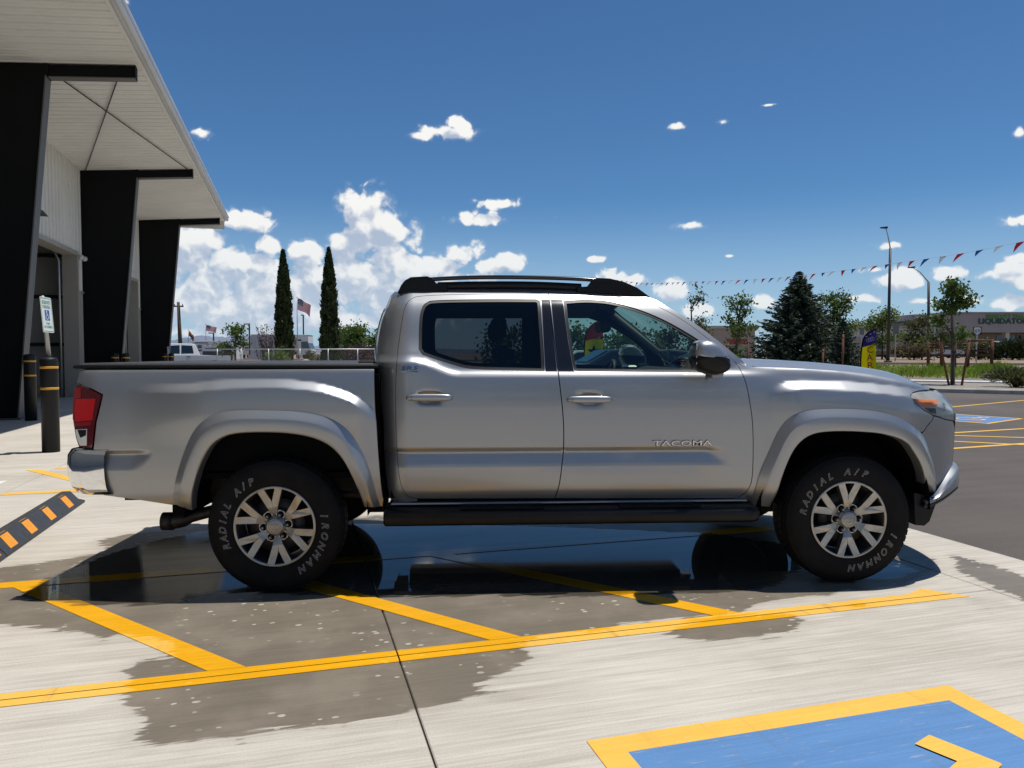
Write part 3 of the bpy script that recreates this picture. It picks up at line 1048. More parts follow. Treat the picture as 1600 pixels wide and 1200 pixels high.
def smooth_line(pts, n=6, closed=False):
    """Catmull-Rom through the points"""
    pts = [np.array(p, float) for p in pts]
    out = []
    N = len(pts)
    rngs = range(N if closed else N - 1)
    for i in rngs:
        p1, p2 = pts[i], pts[(i + 1) % N]
        p0 = pts[(i - 1) % N] if (closed or i > 0) else 2 * p1 - p2
        p3 = pts[(i + 2) % N] if (closed or i + 2 < N) else 2 * p2 - p1
        for k in range(n):
            t = k / n
            out.append(tuple(0.5 * ((2 * p1) + (-p0 + p2) * t + (2 * p0 - 5 * p1 + 4 * p2 - p3) * t * t + (-p0 + 3 * p1 - 3 * p2 + p3) * t ** 3)))
    if not closed:
        out.append(tuple(pts[-1]))
    return out


def resample(poly, step, closed=True):
    out = []
    N = len(poly)
    for i in range(N if closed else N - 1):
        a, b = poly[i], poly[(i + 1) % N]
        k = max(1, int(round(math.dist(a, b) / step)))
        out += [(a[0] + (b[0] - a[0]) * j / k, a[1] + (b[1] - a[1]) * j / k) for j in range(k)]
    if not closed:
        out.append(poly[-1])
    return out


def area2(poly):
    return sum(a[0] * b[1] - b[0] * a[1] for a, b in zip(poly, poly[1:] + poly[:1]))


def shrink(poly, d):
    """move the outline inwards by d (outwards when negative)"""
    if area2(poly) < 0:
        poly = poly[::-1]
    n = len(poly)
    out = []
    for i in range(n):
        a, b, c = Vector(poly[i - 1]), Vector(poly[i]), Vector(poly[(i + 1) % n])
        e1, e2 = (b - a), (c - b)
        if e1.length < 1e-9 or e2.length < 1e-9:
            out.append(tuple(b))
            continue
        n1, n2 = Vector((-e1.y, e1.x)).normalized(), Vector((-e2.y, e2.x)).normalized()
        m = (n1 + n2)
        if m.length < 1e-6:
            m = n1
        m.normalize()
        k = d / max(0.45, m.dot(n1))
        out.append(tuple(b + m * k))
    return out


def in_poly(P_, poly):
    return sdf_poly(P_, poly)


ZROWS = sorted(set(np.round(np.concatenate([np.arange(0.36, 1.75, 0.02), np.arange(0.67, 0.81, 0.006), np.arange(1.16, 1.25, 0.007), np.arange(1.60, 1.72, 0.01)]), 4)))


def panel(name, outer, holes, m, parent, side=1, off=0.0, Wf=None, ds=0.025, zrows=None, lip=0.016, step=0.02, smooth_zone=None, label=None):
    """a body panel: outline in (s, z) laid on the body side, with a turned-in edge"""
    Wf = Wf or W
    loops = [resample(outer, step)] + [resample(h, step) for h in holes]
    pts, edges = [], []
    for L in loops:
        b = len(pts)
        pts += L
        edges += [(b + i, b + (i + 1) % len(L)) for i in range(len(L))]
    A = np.array(loops[0])
    s0, s1, z0, z1 = A[:, 0].min(), A[:, 0].max(), A[:, 1].min(), A[:, 1].max()
    zr = np.array([z for z in (zrows or ZROWS) if z0 < z < z1])
    sr = np.arange(s0 + ds / 2, s1, ds)
    G = np.array([(s, z) for z in zr for s in sr]) if len(zr) and len(sr) else np.zeros((0, 2))
    if len(G):
        ok = sdf_poly(G, loops[0]) > 0.005
        for h in loops[1:]:
            ok &= sdf_poly(G, h) < -0.005
        G = G[ok]
    allp = [Vector(p) for p in pts] + [Vector(p) for p in G]
    V_, _, F_, *_ = delaunay_2d_cdt(allp, edges, [], 0, 1e-5)
    VA = np.array([(p.x, p.y) for p in V_])
    FA = np.array([f_[:3] for f_ in F_])
    cen = VA[FA].mean(axis=1)
    keep = sdf_poly(cen, loops[0]) > 0
    for h in loops[1:]:
        keep &= sdf_poly(cen, h) < 0
    F_ = [tuple(int(x) for x in q) for q in FA[keep]]
    S = np.array([p.x for p in V_])
    Z = np.array([p.y for p in V_])
    e_ = 0.003

    def surf(S, Z):
        w = Wf(S, Z) + off
        ws = (Wf(S + e_, Z) - Wf(S - e_, Z)) / (2 * e_)
        wz = (Wf(S, Z + e_) - Wf(S, Z - e_)) / (2 * e_)
        n = np.stack([-ws, np.full_like(ws, 1.0), -wz], 1)
        return w, n / np.linalg.norm(n, axis=1, keepdims=True)
    w, n = surf(S, Z)
    V3 = [(S[i], -side * w[i], Z[i]) for i in range(len(S))]
    N3 = [(n[i, 0], -side * n[i, 1], n[i, 2]) for i in range(len(S))]
    faces = []
    for f_ in F_:
        a, b, c = (Vector(V3[k]) for k in f_[:3])
        nn = (b - a).cross(c - a)
        faces.append(tuple(f_) if nn.dot(Vector(N3[f_[0]])) > 0 else tuple(f_[::-1]))
    if lip > 0:
        for L in loops:
            if len(L) < 3:
                continue
            b = len(V3)
            LL = np.array(L)
            wl, _ = surf(LL[:, 0], LL[:, 1])
            k = len(L)
            for i in range(k):
                p = L[i]
                t_ = np.array(L[(i + 1) % k]) - np.array(L[i - 1])
                t_ /= np.linalg.norm(t_) + 1e-12
                V3 += [(p[0], -side * wl[i], p[1]), (p[0], -side * (wl[i] - lip), p[1])]
                sg = 1 if area2(L) > 0 else -1
                if L is not loops[0]:
                    sg = -sg
                nm = (t_[1] * sg, 0.0, -t_[0] * sg)
                N3 += [nm, nm]
            for i in range(k):
                j = (i + 1) % k
                q = (b + 2 * i, b + 2 * j, b + 2 * j + 1, b + 2 * i + 1)
                a_, b_, c_ = (Vector(V3[x]) for x in q[:3])
                if (b_ - a_).cross(c_ - a_).dot(Vector(N3[q[0]])) < 0:
                    q = q[::-1]
                faces.append(q)
    me = bpy.data.meshes.new(name)
    me.from_pydata(V3, [], faces)
    me.polygons.foreach_set('use_smooth', [True] * len(me.polygons))
    me.materials.append(m)
    me.update()
    me.normals_split_custom_set_from_vertices(N3)
    o = link(bpy.data.objects.new(name, me), parent)
    if label:
        o['label'] = label
    return o


# ---- outlines read from the photograph
FLARE_R_OUT = [(271, 786), (272, 764), (279, 734), (291, 698), (304, 672), (323, 653), (342, 644), (371, 641), (418, 641), (466, 643), (508, 651),
               (537, 667), (556, 689), (570, 715), (582, 748), (588, 772), (594, 791)]
FLARE_R_IN = [(303, 796), (304, 772), (308, 753), (318, 722), (335, 694), (354, 681), (383, 675.5), (430, 675), (466, 678), (496, 685), (520, 698),
              (539, 720), (553, 748), (563, 772), (569, 792)]
FLARE_F_OUT = [(1170, 788), (1186, 742), (1201, 707), (1215, 675), (1233, 652), (1254, 642.5), (1277, 639.5), (1305, 638.5), (1340, 639.5), (1371, 643),
               (1402, 651), (1423, 663), (1440, 678), (1450, 701), (1458, 726), (1462, 753), (1462, 772)]
FLARE_F_IN = [(1202, 791), (1209, 774), (1222, 738), (1237, 704), (1252, 684), (1269, 676), (1290, 673.5), (1320, 673), (1357, 675), (1382, 679), (1407, 688),
              (1423, 705), (1436, 726), (1443, 747), (1446, 768)]
for nm in ('FLARE_R_OUT', 'FLARE_R_IN', 'FLARE_F_OUT', 'FLARE_F_IN'):
    globals()[nm + '_S'] = smooth_line(PSL(globals()[nm]), 4)

TAIL = smooth_line(PSL([(124, 600.5), (145, 609), (160, 617.5), (155.5, 636), (149.5, 660), (146.5, 688), (145, 700), (124, 698.5), (119.5, 685), (116, 664), (114, 650), (116, 626), (119.5, 604)]), 1, True)
bed_outline = (PSL([(124, 578), (122, 590), (120, 598)]) + PSL([(125, 600), (145, 608), (161, 617), (156.5, 636), (150.5, 660), (147.5, 688), (146, 702), (147, 729), (153.5, 756), (162, 774), (215, 781), (270, 790)])
               + PSL([(284, 792)]) + [tuple(0.6 * np.array(a) + 0.4 * np.array(b)) for a, b in zip(resample(FLARE_R_OUT_S, 0.06, False), resample(FLARE_R_OUT_S, 0.06, False))][1:-1]
               + PSL([(597, 791), (598, 780), (595, 755), (591, 709), (588, 660), (586, 641), (584.6, 576.5)]))
# the quarter panel reaches under the flare by a finger's width
inner_r = []
for k_, (a, b) in enumerate(zip(np.linspace(0, 1, 30), np.linspace(0, 1, 30))):
    fo = np.array(FLARE_R_OUT_S)[int(a * (len(FLARE_R_OUT_S) - 1))]
    fi = np.array(FLARE_R_IN_S)[int(a * (len(FLARE_R_IN_S) - 1))]
    inner_r.append(tuple(fo * 0.72 + fi * 0.28))
bed_outline = (PSL([(124, 578), (122, 590), (120, 598)]) + PSL([(125, 599.5), (145, 608), (161, 616.5), (156.7, 636), (150.7, 660), (147.7, 688), (146.2, 702), (147, 729), (153.5, 756), (162, 774), (215, 781), (268, 789)])
               + inner_r + PSL([(598, 791), (598.5, 780), (595, 755), (591, 709), (588, 660), (586, 641), (584.6, 576.5)]))

REAR_DOOR = smooth_line([(618, 660), (618, 600), (621, 550), (628, 500), (633, 479), (643, 466.5), (662, 462), (720, 459.6), (800, 458.6), (857, 458.6)], 4) \
    + smooth_line([(858.6, 470), (866, 532), (872, 580), (878, 630), (880.6, 665), (880.6, 700), (878, 726), (874, 756), (867, 779)], 4) \
    + smooth_line([(652, 779.5), (638, 775.5), (628, 762), (623, 740), (620, 700)], 4)
FRONT_DOOR = smooth_line([(857, 458.6), (920, 460.6), (960, 463), (988, 467), (1016, 474.5), (1040, 484.5), (1070, 502), (1100, 524), (1130, 548), (1149, 566),
                          (1159, 582), (1166, 600), (1172, 630), (1176, 662), (1177, 708), (1175, 748), (1169, 764.5), (1158, 774.5), (1145, 779)], 4) \
    + smooth_line([(867, 779), (874, 756), (878, 726), (880.6, 700), (880.6, 665), (878, 630), (872, 580), (866, 532), (858.6, 470)], 4)
REAR_WIN = smooth_line([(654, 546), (655, 503), (658.5, 483), (666, 473), (684, 469), (760, 467.6), (838, 467.6)], 4) + [(844, 471)] \
    + smooth_line([(846, 500), (849, 540), (851, 580.5)], 4) + smooth_line([(820, 579.5), (740, 577), (708, 570), (676, 560), (660, 554.5)], 4)
FRONT_WIN = [(880, 470.5)] + smooth_line([(900, 468.8), (922, 468.4), (952, 471), (984, 479), (1012, 488.5), (1040, 501), (1064, 514), (1090, 530), (1106, 543), (1116, 556), (1120, 572), (1119, 583)], 4) \
    + [(905, 580.5), (897, 579)] + smooth_line([(893, 560), (888, 532), (883, 495)], 3)
CAB = smooth_line([(590, 577), (590, 540), (595, 510), (601, 490), (608, 476), (614, 463), (621, 456)], 4) \
    + smooth_line([(640, 453.2), (660, 452.6), (720, 451), (800, 450.6), (900, 452), (930, 455), (980, 459.5), (1018, 466), (1040, 477.5), (1070, 495), (1100, 515.5), (1130, 539), (1156, 560)], 4) \
    + [(1166, 569.5), (1164.5, 573)]
REGION[0] = 'cab'
cab_sz = PSL(CAB)
rd, fd = PSL(REAR_DOOR), PSL(FRONT_DOOR)
n_rd_left = 4 * 9
# ring opening = both doors together
open_px = smooth_line([(618, 660), (618, 600), (621, 550), (628, 500), (633, 479), (643, 466.5), (662, 462), (720, 459.6), (800, 458.6), (857, 458.6), (920, 460.6), (960, 463), (988, 467), (1016, 474.5), (1040, 484.5),
                       (1070, 502), (1100, 524), (1130, 548), (1149, 566)], 4)
right_px = smooth_line([(1149, 566), (1159, 582), (1166, 600), (1172, 630), (1176, 662), (1177, 708), (1175, 748), (1169, 764.5), (1158, 774.5), (1145, 779)], 4)
left_px = smooth_line([(652, 779.5), (638, 775.5), (628, 762), (623, 740), (620, 700), (618, 660)], 4)
cab_ring = cab_sz + PSL(open_px[::-1]) + PSL(left_px[::-1]) + PSL([(652, 783)]) + PSL([(615, 784), (609, 778), (604, 750), (600.5, 710), (599, 660), (595, 620)])
REGION[0] = None
FEN_TOP = [(1164.5, 574), (1185, 573.2), (1220, 574.2), (1260, 576), (1300, 578.5), (1340, 582), (1380, 587), (1410, 593), (1436, 600), (1452, 605.5)]
fen_in = []
for a in np.linspace(0, 1, 34):
    fo = np.array(FLARE_F_OUT_S)[int(a * (len(FLARE_F_OUT_S) - 1))]
    fi = np.array(FLARE_F_IN_S)[int(a * (len(FLARE_F_IN_S) - 1))]
    fen_in.append(tuple(fo * 0.72 + fi * 0.28))
cut = max(i for i, p in enumerate(fen_in) if p[1] > PS(1442, 677)[1])
LAMP_H = [(1423.5, 618.5), (1427, 614), (1436, 611.5), (1452, 610.2), (1462, 611), (1480, 613.5), (1492, 622), (1497, 637), (1497, 648), (1495, 656.5), (1478, 655.5), (1460, 648.5), (1443, 639.5), (1430, 629)]
fender = (PSL(FEN_TOP) + PSL([(1452, 609), (1436, 610.5), (1426.5, 613), (1422.6, 618), (1429, 629.5), (1442.5, 640.5), (1458, 649.5), (1457.5, 655), (1449, 665), (1442, 675)])
          + fen_in[:cut + 1][::-1] + PSL([(1164, 789), (1152, 784), (1148, 780)]) + PSL(right_px[::-1]))
bump_c = (PSL([(1458, 654.8), (1458.6, 650), (1478, 656.2), (1489, 658), (1494, 668), (1496, 690), (1496, 735)]) + PSL([(1485, 752), (1470, 765), (1455, 773), (1448, 774)])
          + fen_in[cut + 1:][::-1] + PSL([(1442.4, 675.4), (1449.4, 665.4)]))

DOOR_GAP = 0.0028
for side in (1, -1):
    bed = panel('bed_side', shrink(bed_outline, 0.001), [], M_PAINT, truck, side, ds=0.018, zrows=list(np.arange(0.40, 1.26, 0.0125)))
    for nm, ol, win, wname, gm in (('rear_door', rd, PSL(REAR_WIN), 'rear_side_window', M_PRIV), ('front_door', fd, PSL(FRONT_WIN), 'front_side_window', M_GLASS)):
        d_o = panel(nm, shrink(ol, DOOR_GAP), [win], M_PAINT, truck, side)
        gl = shrink(win, 0.016)
        panel('window_trim', shrink(win, -0.0005), [shrink(win, 0.017)], M_TRIM, d_o, side, off=-0.004, lip=0.02)
        panel(wname, shrink(win, 0.014), [], gm, d_o, side, off=-0.010, lip=0.0)
        if nm == 'rear_door':
            pil = PSL([(845.5, 468.5), (857.5, 468.3), (865, 532), (870.6, 580.5), (852.5, 580.5), (850, 540)])
        else:
            pil = PSL([(860.2, 468.3), (879, 468.6), (882.5, 495), (887.5, 532), (892.5, 560), (896.5, 579.5), (898, 580.8), (873.4, 580.6), (867.2, 532)])
        panel('pillar_cover', pil, [], M_GLOSSB, d_o, side, off=0.0012, lip=0.001)
        # handle: a bar with tapered ends standing over its scoop
        hs, hz = HANDLES[0 if nm == 'rear_door' else 1]
        wv = float(W(hs + 0.12, hz))
        hb = MB()
        rings = []
        for t_ in np.linspace(-1, 1, 21):
            k = math.sqrt(max(0.0, 1 - abs(t_) ** 3.2))
            zz, yy = 0.0205 * (0.42 + 0.58 * k), 0.012 * (0.35 + 0.65 * k)
            ctr_y = wv + 0.010 + 0.012 * k
            rings.append([(hs + t_ * 0.128, -side * (ctr_y + yy * math.cos(a)), hz + zz * math.sin(a) * 1.0) for a in np.linspace(0, 2 * math.pi, 16, endpoint=False)])
        hb.loft(rings, True, True, True)
        hb.build('door_handle', M_PAINT, d_o)
        kb = MB()
        kb.box((hs - 0.100, -side * (wv + 0.032) if side > 0 else wv + 0.02, hz - 0.0125), (hs - 0.0985, -side * (wv + 0.02) if side > 0 else wv + 0.032, hz + 0.0125))
        kb.build('handle_seam', M_TRIM, d_o)
    REGION[0] = 'cab'
    panel('cab_frame', cab_ring, [], M_PAINT, truck, side)
    REGION[0] = None
    panel('fender', shrink(fender, 0.0015), [], M_PAINT, truck, side, ds=0.018, zrows=list(np.arange(0.42, 1.30, 0.0125)))
    panel('front_bumper_cover', shrink(bump_c, 0.0015), [], M_PAINT, truck, side, ds=0.012)
    # dark inner shell behind the shut lines, open at the windows
    inner = PSL([(600, 560), (602, 520), (612, 485), (625, 466), (660, 457), (800, 455), (900, 456), (980, 464), (1020, 473), (1060, 499), (1100, 526), (1140, 560), (1158, 585), (1170, 640), (1172, 720), (1165, 765), (1150, 777),
                 (640, 777), (610, 760), (605, 700)])
    panel('inner_shell', inner, [shrink(PSL(REAR_WIN), -0.004), shrink(PSL(FRONT_WIN), -0.004)], M_MATTEB, truck, side, off=-0.030, lip=0.0)
    # flares
    for fo, fi in ((FLARE_R_OUT, FLARE_R_IN), (FLARE_F_OUT, FLARE_F_IN)):
        A = resample(smooth_line(PSL(fo), 5), 0.012, False)
        B = resample(smooth_line(PSL(fi), 5), 0.012, False)
        N_ = 64
        A = [A[int(round(i * (len(A) - 1) / (N_ - 1)))] for i in range(N_)]
        B = [B[int(round(i * (len(B) - 1) / (N_ - 1)))] for i in range(N_)]
        A, B = [np.array(x) for x in A], [np.array(x) for x in B]
        for _ in range(2):
            A = [A[0]] + [(A[i - 1] + 2 * A[i] + A[i + 1]) / 4 for i in range(1, N_ - 1)] + [A[-1]]
            B = [B[0]] + [(B[i - 1] + 2 * B[i] + B[i + 1]) / 4 for i in range(1, N_ - 1)] + [B[-1]]
        prof = [(0.0, -0.004), (0.0, 0.0065), (0.05, 0.0105), (0.20, 0.0230), (0.35, 0.0350), (0.385, 0.0374), (0.42, 0.0385), (0.62, 0.0390), (0.86, 0.0380), (0.95, 0.0355), (0.99, 0.0300), (1.0, 0.022), (1.0, -0.05)]
        rings = []
        for i in range(N_):
            crest = float(W(*(A[i] * 0.6 + B[i] * 0.4)))
            wa = float(W(*A[i]))
            ends = min(1.0, min(i, N_ - 1 - i) / 5.0)
            ring = []
            for (t_, o_) in prof:
                q = A[i] * (1 - t_) + B[i] * t_
                base = wa + (crest - wa) * min(1, t_ / 0.4)
                ring.append((q[0], -side * (base + (o_ if o_ < 0 else o_ * (0.55 + 0.45 * ends))), q[1]))
            rings.append(ring)
        mb = MB()
        mb.loft(rings, False, False, True)
        if side < 0:
            mb.f = [q[::-1] for q in mb.f]
        mb.f.append(tuple(range(len(prof))))
        mb.f.append(tuple((N_ - 1) * len(prof) + k for k in range(len(prof)))[::-1])
        mb.s += [False, False]
        o = mb.build('wheel_arch_flare', M_PAINT, truck)
        for e_ in o.data.edges:
            pass
        o.data.set_sharp_from_angle(angle=R(38))

# ---- tail lamps
def band(poly, f0, f1, axis=1):
    zs = [p[axis] for p in poly]
    z0, z1 = min(zs), max(zs)
    return z0 + (z1 - z0) * f0, z0 + (z1 - z0) * f1


TAIL_S = PSL([(124, 600.5), (145, 609), (160, 617.5), (155.5, 636), (149.5, 660), (146.5, 688), (145, 699.5), (124, 698), (119.5, 685), (116, 664), (114, 650), (116, 626), (119.5, 604)])
for side in (1, -1):
    lamp = empty('tail_lamp', parent=truck)
    panel('lamp_lens', shrink(TAIL_S, 0.002), [], M_REDD, lamp, side, off=0.006, lip=0.05, ds=0.02)
    panel('brake_reflector', PSL([(128, 623), (150, 623), (145.5, 656), (118.5, 659), (117, 640), (120, 623)]), [], M_REDB, lamp, side, off=0.0085, lip=0.002)
    panel('brake_reflector_edge', PSL([(117.5, 606), (127, 604), (128, 622), (120, 622), (116.5, 640), (118, 660), (114.8, 655), (115, 632)]), [], M_REDL, lamp, side, off=0.0080, lip=0.002)
    panel('lower_red_lens', PSL([(117.2, 661), (144, 658), (143.2, 664), (118, 666)]), [], M_REDL, lamp, side, off=0.0085, lip=0.002)
    panel('reverse_lens', PSL([(119, 671), (137, 670), (136.5, 696), (126, 696), (121.5, 686)]), [], M_LAMPW, lamp, side, off=0.0085, lip=0.003)
    panel('reverse_lens_shade', PSL([(122.5, 671.5), (136, 671.2), (135.6, 680), (127, 684)]), [], M_GLOSSB, lamp, side, off=0.0105, lip=0.001)

# ---- head lamps
LAMP_S = PSL(LAMP_H)
for side in (1, -1):
    lamp = empty('head_lamp', parent=truck)
    panel('lamp_housing', shrink(LAMP_S, 0.001), [], mat('head_lamp_bowl', (0.46, 0.46, 0.43), 0.3, 0.2, var=0.25, vscale=9), lamp, side, off=-0.010, lip=0.04, ds=0.012)
    panel('amber_marker', PSL([(1427.5, 623), (1464, 624), (1466.5, 627.5), (1464.5, 634), (1452, 636.5), (1445, 636), (1435, 630)]), [], M_AMBER, lamp, side, off=-0.002, lip=0.012)
    panel('lamp_bezel', PSL([(1446, 638), (1463, 638), (1464, 647.5), (1456, 645)]), [], M_GLOSSB, lamp, side, off=-0.006, lip=0.004)
    panel('projector_shade', PSL([(1474, 629), (1477.5, 631), (1478, 642), (1475, 643)]), [], M_GLOSSB, lamp, side, off=-0.006, lip=0.004)
    panel('lamp_lens', shrink(LAMP_S, -0.001), [], M_LENS, lamp, side, off=0.006, lip=0.014, ds=0.012)


def nose(w, z):
    """s of the front face at half width w"""
    w = np.abs(w)
    return 4.155 - 0.22 * np.clip(w / 0.8, 0, 1.2) ** 2.6 - 0.05 * smoothstep(0.95, 1.15, z)


# ---- hood, roof, windscreen, tailgate, bed
fen_edge = smooth_line(PSL(FEN_TOP), 4)
mb = MB()
rings = []
for (s_, z_) in fen_edge:
    we = float(W(s_, z_)) - 0.004
    ring = []
    for t_ in np.linspace(-1, 1, 33):
        a_ = abs(t_)
        crown = 0.046 * (1 - a_ ** 2.4) + 0.018 * smoothstep(1.0, 0.72, a_) * smoothstep(0.30, 0.62, a_)
        bow = 0.10 * (1 - t_ * t_) * smoothstep(3.2, 3.85, s_)
        zz = z_ - 0.004 + crown * (1 - 0.75 * smoothstep(3.6, 3.95, s_))
        ring.append((s_ + bow, -t_ * we, float(zz)))
    rings.append(ring)
last = rings[-1]
rings.append([(p[0] + 0.05 * (1 - abs(t_) ** 3), p[1] * 0.99, p[2] - 0.03) for p, t_ in zip(last, np.linspace(-1, 1, 33))])
rings.append([(p[0] + 0.055 * (1 - abs(t_) ** 3), p[1] * 0.985, p[2] - 0.08) for p, t_ in zip(last, np.linspace(-1, 1, 33))])
mb.loft(rings, False, False, True)
hood = mb.build('hood', M_PAINT, truck)
hood.data.flip_normals()
# cowl
mb = MB()
cs, cz = PS(1164, 572)
rings = [[(cs - 0.10 + 0.10 * (1 - t_ * t_), -t_ * 0.74, cz - 0.035), (cs - 0.02 + 0.06 * (1 - t_ * t_), -t_ * 0.77, cz - 0.012), (cs + 0.07 + 0.05 * (1 - t_ * t_), -t_ * 0.79, cz + 0.0)] for t_ in np.linspace(-1, 1, 21)]
mb.loft(rings, False)
mb.build('cowl', M_BLACKP, truck)
for sgn in (1, -1):
    wp = MB()
    wp.tube([(cs + 0.03, -sgn * 0.70, cz + 0.012), (cs + 0.055, -sgn * 0.55, cz + 0.03), (cs + 0.02, -sgn * 0.22, cz + 0.055)], 0.008, 6)
    wp.build('wiper', M_BLACKP, truck)

roof_px = [(621, 456), (640, 453.2), (660, 452.6), (720, 451), (800, 450.6), (900, 452), (930, 455), (980, 459.5), (1018, 466)]
roof_edge = smooth_line(PSL(roof_px), 4)
mb = MB()
rings = []
for (s_, z_) in roof_edge:
    we = float(W(s_, z_))
    rings.append([(s_ + 0.06 * (1 - t_ * t_) * smoothstep(1.9, 2.2, s_) - 0.03 * (1 - t_ * t_) * smoothstep(.8, .65, s_), -t_ * we, z_ + 0.040 * (1 - abs(t_) ** 2.6)) for t_ in np.linspace(-1, 1, 25)])
mb.loft(rings, False, False, True)
roof = mb.build('roof', M_PAINT, truck)
roof.data.flip_normals()
pill = smooth_line(PSL([(1018, 466), (1040, 477.5), (1070, 495), (1100, 515.5), (1130, 539), (1156, 560), (1165, 570)]), 4)
mb = MB()
rings = []
for (s_, z_) in pill:
    we = float(W(s_, z_)) - 0.012
    rings.append([(s_ + 0.07 * (1 - t_ * t_), -t_ * we, z_ + 0.035 * (1 - abs(t_) ** 2.6) * (1 - (s_ - pill[0][0]) / (pill[-1][0] - pill[0][0]))) for t_ in np.linspace(-1, 1, 25)])
mb.loft(rings, False, False, True)
ws_ = mb.build('windshield', M_GLASS, truck)
ws_.data.flip_normals()
# back of the cab
REGION[0] = 'cab'
back_px = smooth_line([(590, 577), (590, 540), (595, 510), (601, 490), (608, 476), (614, 463), (621, 456)], 3)
mb = MB()
rings = []
for (s_, z_) in PSL(back_px):
    we = float(W(s_, z_))
    rings.append([(s_ - 0.045 * (1 - abs(t_) ** 4), -t_ * we, z_ + 0.03 * (1 - t_ * t_) * smoothstep(1.5, 1.7, z_)) for t_ in np.linspace(-1, 1, 17)])
low = rings[0]
rings = [[(p[0] + 0.01, p[1], 0.52) for p in low], [(p[0], p[1], 0.9) for p in low]] + rings
mb.loft(rings, False, False, True)
cb = mb.build('cab_back', M_PAINT, truck)
mb = MB()
rr_ = []
for (s_, z_) in PSL(back_px):
    if 1.27 < z_ < 1.60:
        we = float(W(s_, z_))
        rr_.append([(s_ - 0.045 * (1 - abs(t_) ** 4) - 0.005, -t_ * we, z_ + 0.03 * (1 - t_ * t_) * smoothstep(1.5, 1.7, z_)) for t_ in np.linspace(-0.78, 0.78, 17)])
mb.loft(rr_, False, False, True)
mb.build('rear_window', M_PRIV, truck)

REGION[0] = None
# bed: front wall, inner walls, floor, tailgate, tonneau cover with side rails
mb = MB()
mb.box((0.53, -0.80, 0.55), (0.56, 0.80, 1.20))
for sgn in (1, -1):
    mb.box((-1.03, min(sgn * 0.76, sgn * 0.78), 0.66), (0.53, max(sgn * 0.76, sgn * 0.78), 1.22))
mb.box((-1.03, -0.80, 0.62), (0.53, 0.80, 0.65))
mb.build('bed_liner', M_MATTEB, truck)
mb = MB()
mb.box((-1.085, -0.76, 0.66), (-1.03, 0.76, 1.225), ch=0.015)
mb.box((-1.100, -0.60, 0.74), (-1.084, 0.60, 1.08), ch=0.006)
tg = mb.build('tailgate', M_PAINT, truck)
mb = MB()
mb.box((-1.108, -0.14, 1.10), (-1.08, 0.14, 1.17), ch=0.008)
mb.build('tailgate_handle', M_BLACKP, tg)
topz = PS(350, 576)[1]
mb = MB()
mb.box((-1.07, -0.80, topz + 0.012), (0.53, 0.80, topz + 0.030), ch=0.008)
tn = mb.build('tonneau_cover', M_TONN, truck)
for sgn in (1, -1):
    mb = MB()
    mb.box((-1.09, min(sgn * 0.775, sgn * 0.845), topz - 0.002), (0.555, max(sgn * 0.775, sgn * 0.845), topz + 0.022), ch=0.007)
    mb.build('bed_rail_cap', M_BLACKP, truck)
    mb = MB()
    mb.box((0.44, min(sgn * 0.70, sgn * 0.79), topz + 0.022), (0.53, max(sgn * 0.70, sgn * 0.79), topz + 0.046), ch=0.01)
    mb.build('cover_latch', M_BLACKP, tn)

# ---- roof rails
for side in (1, -1):
    rr = empty('roof_rail', parent=truck)
    Pw = lambda px, py: P_at(px, py, 0.575)
    base_l = [(622, 456.5), (626, 447), (632, 438), (640, 434), (665, 432.5), (676, 436), (684, 444)]
    foot = [Pw(*p) for p in [(622, 457), (627, 446), (633, 438.5), (642, 433.5), (668, 432), (675, 435), (682, 443), (700, 445), (700, 456)]]
    nose_ = [Pw(*p) for p in [(900, 449), (917, 448), (925, 438), (932, 434.5), (952, 435.5), (975, 441), (995, 450), (1010, 461), (1019, 468), (1000, 466), (960, 460), (900, 456)]]
    rail = smooth_line([Pw(*p) for p in [(645, 436.5), (670, 434.5), (720, 431.8), (780, 430.8), (850, 431.8), (910, 434), (948, 437)]], 4)
    low = smooth_line([Pw(*p) for p in [(684, 446.6), (760, 445.2), (840, 445.8), (908, 448.8)]], 4)
    for nm, poly in (('rail_foot', foot), ('rail_foot', nose_)):
        mb = MB()
        n_ = len(poly)
        rings = []
        for (dy, k) in ((0.0, 0.97), (0.008, 1.0), (0.035, 1.0), (0.045, 0.95)):
            cxs = sum(p[0] for p in poly) / n_
            czs = sum(p[1] for p in poly) / n_
            rings.append([(cxs + (p[0] - cxs) * k, -side * (0.600 - dy), czs + (p[1] - czs) * k) for p in poly])
        mb.loft(rings, True, True, False)
        o = mb.build(nm, M_BLACKP, rr)
    mb = MB()
    rings = []
    for (s_, z_) in rail:
        rings.append([(s_, -side * (0.578 + 0.018 * math.cos(a)), z_ - 0.009 + 0.0125 * math.sin(a)) for a in np.linspace(0, 2 * math.pi, 12, endpoint=False)])
    mb.loft(rings, True, True, True)
    mb.build('rail_bar', M_GLOSSB, rr)
    mb = MB()
    rings = []
    for (s_, z_) in low:
        rings.append([(s_, -side * (0.575 + 0.020 * math.cos(a)), z_ + 0.0225 * math.sin(a)) for a in np.linspace(0, 2 * math.pi, 10, endpoint=False)])
    mb.loft(rings, True, True, True)
    mb.build('rail_base', M_BLACKP, rr)

